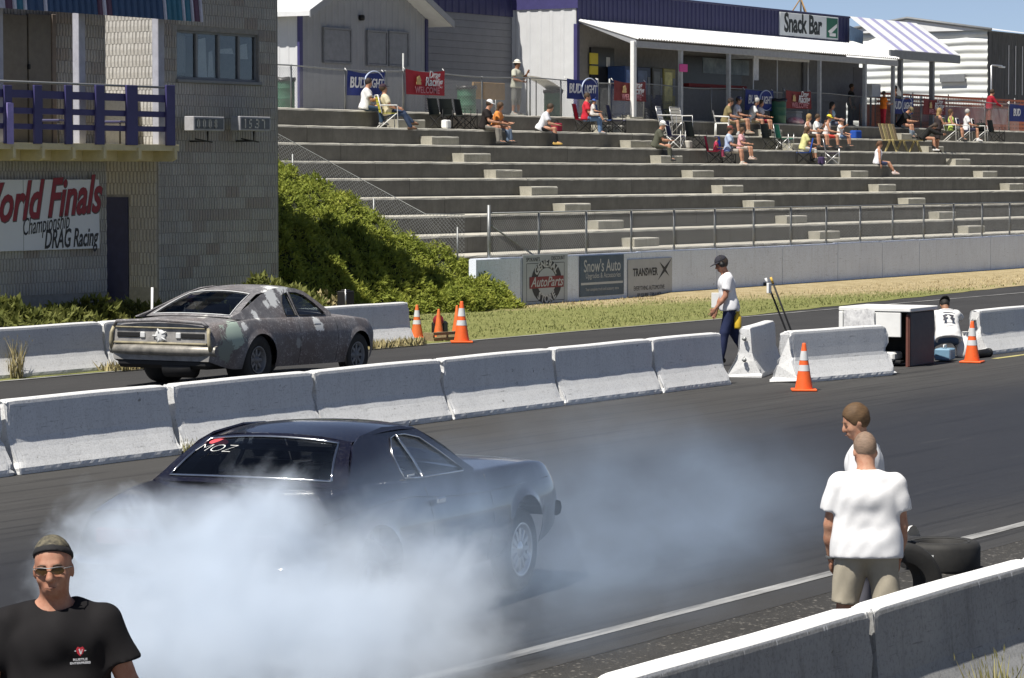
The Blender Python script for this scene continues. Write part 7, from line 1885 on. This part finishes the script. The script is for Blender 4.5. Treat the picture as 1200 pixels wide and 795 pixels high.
# bandana: dark band with a patterned crown
Hm = None
def on_head(pts): return [tuple(hh(*p)) for p in pts]
def shell(name, m, z0f, z1f, grow, parent):
    b = MB(); P = []
    for i in range(7):
        t = i/6; row = []
        for k in range(25):
            a = 2*PI*k/24; tilt = .060*math.cos(a)
            lo_, hi_ = z0f+tilt*.9, z1f+tilt*.55
            z = lo_+(hi_-lo_)*t; zz = min(.98, max(0, (z-.134)/.108)); r = math.sqrt(max(1-zz*zz, .0))
            row.append(hh(-.008+(.099+grow)*r*math.cos(a), (.080+grow)*r*math.sin(a), z+(grow if t > .9 else 0)))
        P.append(row)
    b.grid(P); 
    return b.build(name, m, parent)
hb = empty('bandana'); hb.parent = e
Hmat = np.stack([np.array(hh(1, 0, 0))-np.array(hh(0, 0, 0)), np.array(hh(0, 1, 0))-np.array(hh(0, 0, 0)), np.array(hh(0, 0, 1))-np.array(hh(0, 0, 0))], 1)
def cap_piece(nm, m, lo_, hi_, grow, tl, fa):
    f_ = Field(np.array(hh(0, 0, .1))-.2, np.array(hh(0, 0, .1))+.22, .007)
    f_.ell(hh(-.008, 0, .132), (.098+grow, .0785+grow, .103+grow), Hmat, .01)
    if fa: f_.folds(fa, 60, 2)
    nz_ = Hmat @ np.array((-tl, 0, 1.0)); nz_ = nz_/np.linalg.norm(nz_)
    f_.cut(hh(.06, 0, lo_), -nz_)
    if hi_: f_.cut(hh(.06, 0, hi_), nz_)
    link(nm, f_.mesh(nm, m, 1), hb)
cap_piece('band', mat("bandana_black", (.018, .018, .02), .85), .174, .206, .008, .42, 0)
cap_piece('crown', mat("camouflage_cloth", (.17, .15, .10), .8, var=.95, scale=50, c2=(.02, .02, .018)), .198, None, .006, .36, .0016)
gl = empty('sunglasses'); gl.parent = e
for sg in (1, -1):
    b = MB(); n = 14; c = (.0985, sg*.034, .100); P = []
    pts = [(c[0]-.018*abs((c[1]+.027*math.cos(a))/.06)**2+.010, c[1]+.027*math.cos(a), c[2]+.015*math.sin(a)*(1 if math.sin(a) > 0 else 1.1)) for a in [2*PI*k/n for k in range(n)]]
    b.add(on_head(pts), [tuple(range(n))]); b.build('lens', mat("amber_lens", (.055, .030, .010), .12, var=.1, spec=.6), gl)
    b = MB(); b.tube(on_head([(.095, sg*.060, .108), (.06, sg*.078, .108), (.0, sg*.081, .104)]), .0022, 5); b.build('temple_arm', M_STEEL, gl)
b = MB(); b.tube(on_head([(.090, -.060, .114), (.106, -.034, .116), (.112, 0, .112), (.106, .034, .116), (.090, .060, .114)]), .0022, 5); b.build('bridge', M_STEEL, gl)
b = MB(); b.tube([tuple(tt(.022+.074*math.cos(a), .078*math.sin(a), .505-.045*math.cos(a))) for a in np.linspace(-2.0, .15, 15)], .0045, 6); b.build('necklace', mat("orange_cord", (.55, .30, .10), .6), e)
b = MB(); b.tube([tuple(tt(.022+.074*math.cos(a), .078*math.sin(a), .505-.045*math.cos(a))) for a in np.linspace(.15, 1.6, 10)], .0045, 6); b.build('necklace', mat("orange_cord", (.55, .30, .10), .6), e)
# chest print (emblem and two lines)
b = MB(); cp = np.array((.168, .105, .335))
def cpt(u, v, d=0.0):   # u to the wearer's left, v up on the chest
    y = .100+u*.58; z = .335+v*.58; x = .166+d*.8-.30*max(0, y-.05)**1.0*.55+.02*(z-.335)*-1.5; return tuple(tt(x, y, z))
E_ = e
def decal(pts, m, nm, d): b = MB(); b.add([cpt(u, v, d) for u, v in pts], [tuple(range(len(pts)))]); return b.build(nm, m, E_)
decal([(-.030, .030), (-.018, .048), (0, .040), (.018, .048), (.030, .030), (.022, .0), (0, -.022), (-.022, 0)], mat("emblem_red", (.55, .03, .05), .7), 'chest_emblem', .016)
decal([(-.012, .030), (-.004, .034), (.006, .006), (.012, .028), (.018, .030), (.008, -.006), (0, -.008), (-.008, .018)], M_PW, 'emblem_mark', .019)
decal([(-.045, .018), (-.030, .022), (-.030, .012)], M_PW, 'emblem_wing', .016); decal([(.045, .018), (.030, .022), (.030, .012)], M_PW, 'emblem_wing', .016)
for t, v, sz, wd in (("RUSTLE", -.045, .0125, 1.45), ("ENTERPRISES", -.070, .0125, 1.2)):
    me = text_mesh(t, sz, M_PW, ext=.0005, sx=wd, offset=.0004); o = link('chest_lettering', me, e)
    c = Vector(cpt(0, v, .019)); x_ = (Vector(cpt(.05, v, .019))-Vector(cpt(-.05, v, .019))).normalized(); u_ = (Vector(cpt(0, v+.03, .019))-Vector(cpt(0, v-.03, .019))).normalized(); n_ = x_.cross(u_).normalized(); u_ = n_.cross(x_)
    o.matrix_local = Matrix(((x_.x, u_.x, n_.x, c.x), (x_.y, u_.y, n_.y, c.y), (x_.z, u_.z, n_.z, c.z), (0, 0, 0, 1)))

# walking official
wx, wy = at(855, 24.2), 24.2
pose = dict(STAND, lean=8, head=(0, 14, -6), thigh=((13, 3), (-13, 3)), knee=(3, 16), arm=((12, 7), (4, 8)), elbow=((26, -4), (18, -4)), foot=((0, 6), (14, 6)))
e, J, hh, tt = person("walking man in white polo, dark cap and headset behind the barrier gap", (wx, wy, .0), yaw_to(-.62, .78), 1.88, pose, SKIN_B, ((.72, .72, .74), 'tee'), ((.022, .030, .075), 'long'), (.02, .02, .02), ((.05, .035, .025), 'short'), ((.035, .035, .045), 'cap'), 1.05, .015, 1)
for sg in (1, -1): b = MB(); b.lathe([(0, -.02), (.042, -.018), (.045, .012), (0, .02)], 12, frame_mat(hh(0, sg*.093, .10), (0, 0, 1), (0, 1, 0))); b.build('ear_cup', M_BLACK, e)
b = MB(); b.tube([tuple(hh(-.02, .10*math.cos(a), .12+.125*math.sin(a))) for a in np.linspace(0, PI, 11)], .010, 6); b.build('headband', M_BLACK, e)
b = MB(); b.box(-.02, .07, -.06, .06, -.06, .04, 0, Matrix.Translation(hh(.10, 0, .2))); 
yb = empty('yellow_bottle', (wx-.02, wy-.17, .62), 0, "yellow bottle carried by the walking man in white", 'bottle')
b = MB(); b.lathe([(0, 0), (.06, .0), (.065, .03), (.065, .20), (.03, .26), (.028, .30), (0, .30)], 14); b.build('bottle_body', mat("yellow_bottle", (.72, .48, .04), .4), yb)
b = MB(); b.lathe([(0, .30), (.032, .30), (.032, .34), (0, .34)], 12); b.build('cap', M_WHITE, yb)
pp = tag(MB().bbox(-.015, .015, -.09, .09, -.13, .13, .004).build('folded_papers', M_WHITE, None, (at(843, 24.7), 24.75, zat(843, 352, 24.7)), .4), "white folded papers in front of the walking man's hip", 'papers')

# crouching man
cx_, cy_ = at(1112, 21.75), 21.75
pose = dict(STAND, lean=32, pelvis=.36, head=(0, 22, 0), thigh=((70, 20), (70, 20)), knee=(118, 118), arm=((70, 16), (70, 20)), elbow=((25, -22), (25, -20)), foot=((25, 10), (25, 10)))
e, J, hh, tt = person("crouching man in printed white tee and jeans, back turned, beside the cabinet", (cx_, cy_, .02), yaw_to(.84, .54), 1.78, pose, SKIN_C, ((.72, .72, .72), 'tee'), ((.085, .13, .22), 'long'), (.03, .03, .03), ((.02, .018, .016), 'short'), ((.02, .02, .02), 'capback'), 1.1, .014, 1)
def bpt(y, z, d=0): return tuple(tt(-.158+.28*abs(y)**1.6-(.34-z)*.02-d, y, z))
for nm, polys in (('back_print', [[(-.10, .33), (-.02, .33), (-.02, .30), (-.045, .30), (-.045, .22), (-.10, .22), (-.085, .27)], [(.10, .33), (.02, .33), (.02, .30), (.045, .30), (.045, .22), (.10, .22), (.085, .27)]]), ('print_line', [[(-.08, .385), (.08, .385), (.08, .37), (-.08, .37)], [(-.11, .44), (.11, .44), (.11, .425), (-.11, .425)], [(-.07, .18), (.07, .18), (.07, .168), (-.07, .168)]])):
    for pl_ in polys:
        b = MB(); b.add([bpt(y, z, .018) for y, z in pl_], [tuple(range(len(pl_)))]); b.build(nm, flat_print("print_dark", (.035, .035, .05)), e)

# ------------------------------------------------------------------ spectators
def sit(px, i, label, turn=0.0, h=1.72, dy=.13, chair=0.0, **kw):
    y = TY[i]+dy; p = kw.pop('pose', {}); rz = FACE+turn
    return person(label, (at(px, y), y, TZ[i]+chair), rz, h, dict(DEF, **p), group=GS, **kw)
def stand_(px, Y, z, label, turn=0.0, h=1.72, **kw):
    p = kw.pop('pose', {}); return person(label, (at(px, Y), Y, z), FACE+turn, h, dict(STAND, **p), group=GS, **kw)
JEAN = ((.06, .085, .15), 'long'); JEANL = ((.14, .19, .27), 'long'); DARK = ((.018, .018, .02), 'long'); GREY = ((.13, .13, .125), 'long'); KHAKI = ((.36, .30, .20), 'shorts')
BR = ((.06, .038, .022), 'short'); BLOND = ((.36, .24, .10), 'long'); BRL = ((.09, .05, .025), 'long'); GR = ((.45, .44, .42), 'short')
sit(428, 8, "heavy man in white tee and jeans sitting on the top terrace edge, arms crossed", .55, 1.80, bulk=1.22, shirt=(W_TEE, 'tee'), legs=((.035, .06, .10), 'long'), shoes=(.3, .3, .3), hair=((.03, .02, .015), 'short'), pose=dict(lean=8, arm=((28, 6), (28, 6)), elbow=((75, -45), (75, -45))))
sit(455, 7, "man in cream shirt and jeans leaning back in a yellow lawn chair", .75, 1.78, dy=.5, chair=.34, shirt=((.62, .56, .40), 'tee'), legs=((.04, .06, .11), 'long'), shoes=(.10, .06, .04), hair=BR, hat=((.05, .03, .04), 'cap'), pose=dict(lean=-12, thigh=((92, 8), (86, 8)), knee=(45, 60), arm=((30, 12), (25, 12)), elbow=((50, 0), (50, 0))))
sit(567, 7, "man in black tee and white cap sitting beside the woman in orange", .35, 1.78, bulk=1.1, shirt=((.022, .018, .018), 'tee'), legs=((.20, .19, .17), 'long'), hair=BR, hat=(W_TEE, 'cap'), pose=dict(lean=14))
sit(580, 7, "woman in orange top and pale jeans leaning on the man in black", .30, 1.66, shirt=((.72, .27, .07), 'tee'), legs=JEANL, hair=BRL, bust=.9, pose=dict(lean=16, roll=6))
stand_(605, 50.45, CZ, "man in pale tee, white cap and grey shorts standing behind the fence", .1, 1.78, shirt=((.46, .46, .38), 'tee'), legs=((.15, .15, .14), 'capri'), shoes=(.3, .3, .28), skin=SKIN_C, hair=BR, hat=((.70, .68, .60), 'bucket'), bulk=1.1, pose=dict(arm=((25, 35), (15, 25)), elbow=((115, -20), (60, -15))))
sit(633, 7, "young man in white tee, black trousers and tan boots leaning forward", .45, 1.78, shirt=((.70, .71, .75), 'tee'), legs=DARK, shoes=(.50, .33, .10), hair=BR, pose=dict(lean=26, arm=((22, 6), (22, 6)), elbow=((58, -18), (58, -18))))
sit(686, 7, "man in red tee and jeans sitting in the dark red chair", .45, 1.74, dy=.5, chair=.36, shirt=((.55, .03, .05), 'tee'), legs=((.12, .20, .34), 'long'), shoes=(.3, .3, .3), hair=BR, bulk=1.05, pose=dict(lean=4, arm=((20, 8), (20, 8)), elbow=((80, -18), (80, -18))))
sit(694, 7, "small child in blue cap on the lap of the man in red", .4, 1.02, dy=.18, chair=.52, shirt=((.62, .60, .58), 'tee'), legs=((.55, .50, .45), 'shorts'), hair=BR, hat=((.06, .12, .40), 'cap'), pose=dict(knee=(60, 60)))
sit(768, 6, "man in grey-green work clothes and white cap sitting with folded hands", .45, 1.76, shirt=((.085, .088, .065), 'tee'), legs=((.075, .078, .06), 'long'), shoes=(.05, .05, .05), hair=GR, hat=(W_TEE, 'cap'), bulk=1.12, pose=dict(lean=18, arm=((25, 6), (25, 6)), elbow=((62, -22), (62, -22))))
sit(849, 7, "man in olive tee and dark cap in the white plastic chair", .45, 1.75, dy=.55, chair=.42, shirt=((.22, .18, .09), 'tee'), legs=((.20, .16, .10), 'shorts'), shoes=(.4, .4, .4), hat=((.04, .03, .03), 'cap'), hair=BR, pose=dict(lean=16))
sit(861, 8, "man in white striped shirt and navy cap on the terrace edge", .3, 1.76, shirt=((.62, .62, .68), 'tee'), legs=KHAKI, shoes=(.3, .25, .2), hair=BR, hat=((.05, .055, .10), 'cap'), pose=dict(lean=10))
sit(878, 8, "man in bright white tee, beige shorts and white trainers", .4, 1.78, shirt=(W_TEE, 'tee'), legs=((.45, .36, .24), 'shorts'), shoes=(.7, .7, .7), hair=GR, pose=dict(lean=20, arm=((30, 6), (30, 6)), elbow=((50, -16), (50, -16))))
sit(889, 8, "youth in dark red shorts beside the man in bright white tee", .2, 1.60, shirt=((.55, .55, .60), 'tee'), legs=((.30, .03, .05), 'shorts'), shoes=(.05, .05, .05), hair=BR)
sit(853, 5, "man in light blue tee and maroon cap sitting in the low blue chair", .35, 1.74, dy=.55, chair=.36, shirt=((.42, .50, .64), 'tee'), legs=((.40, .36, .32), 'shorts'), shoes=(.5, .45, .4), hair=BR, hat=((.18, .06, .05), 'cap'), bulk=1.12, pose=dict(lean=4))
sit(867, 6, "girl in a pink top and pale shorts sitting beside the man in light blue", .2, 1.45, shirt=((.65, .36, .38), 'tee'), legs=((.50, .42, .36), 'shorts'), hair=BRL, shoes=(.5, .4, .35))
sit(838, 5, "toddler in red sitting in the small crimson chair", .3, .92, dy=.5, chair=.40, shirt=((.45, .05, .10), 'tee'), legs=((.3, .05, .1), 'long'), hair=BR)
sit(940, 6, "woman in pale yellow top with long brown hair, hands on her knees", .7, 1.66, shirt=((.62, .60, .28), 'tee'), legs=((.55, .55, .52), 'capri'), hair=BRL, bust=.8, pose=dict(lean=14))
sit(945, 7, "woman in sunglasses and white top behind the woman in yellow", .3, 1.64, shirt=((.60, .50, .46), 'tank'), legs=((.06, .05, .04), 'shorts'), hair=BLOND, bust=.8)
sit(955, 7, "woman shading her eyes with her arm, white top, in the group", .25, 1.66, shirt=(W_TEE, 'tee'), legs=((.08, .06, .05), 'shorts'), hair=BR, bust=.8, pose=dict(arm=((60, 30), (25, 10)), elbow=((95, -40), (60, -12))))
sit(972, 8, "woman in light blue and yellow top sitting highest in the group", .2, 1.68, shirt=((.42, .58, .66), 'tank'), legs=((.10, .12, .18), 'shorts'), hair=((.02, .015, .012), 'bob'), bust=.9, bulk=1.15)
sit(967, 7, "person in yellow cap, white tank top and red shorts in the group", .35, 1.66, dy=.2, shirt=((.66, .62, .62), 'tank'), legs=((.55, .06, .05), 'shorts'), hair=BR, hat=((.75, .62, .06), 'cap'), pose=dict(lean=10))
sit(983, 7, "child in white tee and cap with an arm raised, right of the group", .2, 1.40, shirt=(W_TEE, 'tee'), legs=((.12, .18, .30), 'shorts'), hair=BR, hat=((.35, .22, .18), 'cap'), pose=dict(arm=((20, 8), (60, 50)), elbow=((55, -10), (60, 20))))
stand_(1034, 49.55, CZ, "child in orange tee and red trousers standing on the top terrace", 1.0, 1.38, shirt=((.85, .22, .03), 'tee'), legs=((.55, .04, .06), 'long'), shoes=(.4, .05, .05), hair=BR, pose=dict(arm=((20, 6), (20, 6)), elbow=((70, -10), (70, -10))))
stand_(1047, 50.2, CZ, "dark-haired person in brown top standing behind the orange-clad child", .4, 1.66, shirt=((.14, .07, .05), 'tee'), legs=DARK, hair=((.015, .012, .01), 'short'), skin=SKIN_C)
sit(1054, 8, "man in black tee, cap and jeans hunched on the terrace edge by the bench", .2, 1.80, shirt=((.016, .016, .018), 'tee'), legs=((.16, .20, .25), 'long'), hair=BR, hat=((.20, .17, .10), 'cap'), bulk=1.15, pose=dict(lean=30, head=(0, 25, 0), arm=((30, 6), (30, 6)), elbow=((60, -25), (60, -25))))
sit(1080, 6, "person in black bending forward on the end of the wooden bench", .5, 1.70, dy=.62, chair=.46, shirt=((.016, .016, .016), 'long'), legs=DARK, shoes=(.65, .65, .65), hair=((.05, .03, .02), 'long'), pose=dict(lean=42, head=(0, 20, 0), arm=((60, 4), (60, 4)), elbow=((20, -10), (20, -10))))
stand_(1097, TY[6]+.35, TZ[6], "blond woman in a short dark dress standing on the terrace", .9, 1.70, shirt=((.040, .032, .034), 'tank'), legs=((.040, .032, .034), 'skirt'), shoes=(.05, .03, .02), hair=BLOND, bust=.9, pose=dict(lean=8, arm=((25, 6), (25, 6)), elbow=((70, -8), (70, -8))))
sit(1114, 7, "person in a lime-green top in the white framed chair", .3, 1.68, dy=.55, chair=.41, shirt=((.45, .55, .14), 'tank'), legs=((.10, .10, .10), 'shorts'), hair=BRL, pose=dict(lean=-4))
sit(1131, 7, "grey-haired man in white tee and dark shorts in a white framed chair", .5, 1.74, dy=.55, chair=.41, shirt=(W_TEE, 'tee'), legs=((.04, .04, .07), 'shorts'), shoes=(.6, .6, .6), hair=GR, pose=dict(lean=4))
sit(1027, 5, "woman in white tank top and denim shorts sitting alone lower on the steps", .6, 1.68, shirt=((.66, .66, .72), 'tank'), legs=((.05, .06, .12), 'shorts'), shoes=(.5, .42, .4), hair=((.12, .06, .03), 'pony'), bust=.8, pose=dict(lean=8, knee=(52, 58), arm=((5, 14), (0, 14)), elbow=((10, -4), (10, -4))))
stand_(1157, 50.1, CZ, "person in red long-sleeved shirt leaning on the netting at the right", .9, 1.76, shirt=((.30, .015, .03), 'long'), legs=((.20, .06, .04), 'long'), hair=BR, pose=dict(lean=14, arm=((50, 30), (30, 12)), elbow=((25, -5), (40, -10))))
stand_(996, 51.2, CZ, "dark figure standing in the shade of the snack bar's grey door", .2, 1.7, shirt=((.02, .02, .02), 'tee'), legs=DARK, hair=BR, skin=SKIN_C)
# ------------------------------------------------------------------ tyre smoke: real volume inside closed hulls that follow the cloud
def cam_pt(px, py, D): return np.array(Vector((0, 0, H)) + (FW*3650 + RT*(px-600) + UP*(397.5-py))*(D/3650.0))
def smoke(name, puffs, K, nscale, lo_n, hi_n, seedoff, color, aniso=.25):
    m = bpy.data.materials.new(name+"_volume"); m.use_nodes = True; nt = m.node_tree; nt.nodes.clear(); l = nt.links
    out = N(nt, "ShaderNodeOutputMaterial"); pv = N(nt, "ShaderNodeVolumePrincipled"); l.new(pv.outputs[0], out.inputs['Volume'])
    pv.inputs['Color'].default_value = (*color, 1); pv.inputs['Anisotropy'].default_value = aniso
    g = N(nt, "ShaderNodeNewGeometry"); pos = g.outputs['Position']
    mp = N(nt, "ShaderNodeMapping"); mp.inputs['Location'].default_value = (seedoff, seedoff*.7, 0); mp.inputs['Scale'].default_value = (nscale, nscale, nscale*1.15); l.new(pos, mp.inputs[0])
    nz = N(nt, "ShaderNodeTexNoise"); nz.inputs['Scale'].default_value = 1.0; nz.inputs['Detail'].default_value = 6.0; nz.inputs['Roughness'].default_value = .64; nz.inputs['Distortion'].default_value = .6; l.new(mp.outputs[0], nz.inputs['Vector'])
    nc = N(nt, "ShaderNodeVectorMath", operation='SUBTRACT'); nc.inputs[1].default_value = (.5, .5, .5); l.new(nz.outputs['Color'], nc.inputs[0])
    ns = N(nt, "ShaderNodeVectorMath", operation='SCALE'); ns.inputs['Scale'].default_value = .85; l.new(nc.outputs[0], ns.inputs[0])
    wp = N(nt, "ShaderNodeVectorMath", operation='ADD'); l.new(pos, wp.inputs[0]); l.new(ns.outputs[0], wp.inputs[1])
    tot = None
    for c, r, w in puffs:
        s = N(nt, "ShaderNodeVectorMath", operation='SUBTRACT'); l.new(wp.outputs[0], s.inputs[0]); s.inputs[1].default_value = tuple(c)
        q = N(nt, "ShaderNodeVectorMath", operation='MULTIPLY'); l.new(s.outputs[0], q.inputs[0]); q.inputs[1].default_value = tuple(1.0/x for x in r)
        d = N(nt, "ShaderNodeVectorMath", operation='LENGTH'); l.new(q.outputs[0], d.inputs[0])
        f = math_n(nt, 'SUBTRACT', 1.0, d.outputs['Value'], True); f = math_n(nt, 'MULTIPLY', f, w)
        tot = f if tot is None else math_n(nt, 'ADD', tot, f)
    nr = N(nt, "ShaderNodeMapRange"); nr.inputs[1].default_value = .30; nr.inputs[2].default_value = .70; nr.inputs[3].default_value = lo_n; nr.inputs[4].default_value = hi_n; l.new(nz.outputs['Fac'], nr.inputs[0])
    den = math_n(nt, 'MULTIPLY', math_n(nt, 'MULTIPLY', math_n(nt, 'MINIMUM', tot, 1.3), nr.outputs[0]), K)
    l.new(den, pv.inputs['Density'])
    m.cycles.volume_step_rate = 1.0
    lo = np.min([c-np.array(r) for c, r, w in puffs], 0)-.3; hi = np.max([c+np.array(r) for c, r, w in puffs], 0)+.3
    f = Field(lo, hi, .14)
    for c, r, w in puffs: f.ell(c, [x*1.0+.16 for x in r], np.eye(3), .12)
    me = f.mesh(name, m, 2); z = np.empty(len(me.vertices)*3); me.vertices.foreach_get('co', z); z = z.reshape(-1, 3); z[:, 2] = np.maximum(z[:, 2], .015 - 0*z[:, 2]); me.vertices.foreach_set('co', z.ravel()); me.update()
    return tag(link(name, me), kind='stuff')
def puff(px, py, D, rx, rz, w=1.0, ry=None):
    c = cam_pt(px, py, D); return (c, (rx, ry or rx, rz), w)
smoke('tyre_smoke', [
    puff(140, 680, 20.7, .62, .50), puff(235, 680, 20.2, .90, .58), puff(310, 670, 20.0, .72, .62), puff(135, 735, 19.8, .62, .42, .8), puff(215, 745, 19.4, 1.0, .50, .9),
    puff(300, 745, 18.9, 1.10, .55, .9), puff(385, 735, 19.5, .85, .48, .8), puff(290, 612, 20.6, .42, .34, 1.0), puff(335, 625, 20.3, .30, .46, 1.2), puff(215, 620, 20.6, .48, .32, .9), puff(140, 618, 20.9, .48, .32, .9), puff(440, 745, 19.2, .95, .38, .7), puff(470, 700, 20.3, .66, .42, .7),
    puff(535, 685, 20.7, .48, .42, .9), puff(430, 650, 20.5, .62, .44, .45), puff(190, 785, 18.6, .80, .40, .7), puff(380, 800, 18.2, 1.0, .34, .6), puff(500, 765, 19.6, .70, .24, .4)],
    3.0, 2.4, .0, 1.80, 3.0, (.80, .875, .965), -.05)
smoke('smoke_wisp', [
    puff(470, 610, 21.0, .95, .60, .9), puff(560, 600, 21.6, .95, .60, .9), puff(600, 655, 21.8, .95, .52, .9), puff(620, 735, 21.2, 1.0, .34, .8), puff(690, 690, 22.8, 1.25, .46, .8), puff(720, 605, 25.0, 1.5, .78, .7), puff(810, 590, 26.2, 1.4, .84, .7),
    puff(890, 575, 27.2, 1.1, .66, .6), puff(780, 655, 24.6, 1.3, .46, .6), puff(700, 525, 26.2, 1.2, .60, .4)],
    .32, 1.6, .05, 1.7, 11.0, (.62, .78, 1.0), -.05)
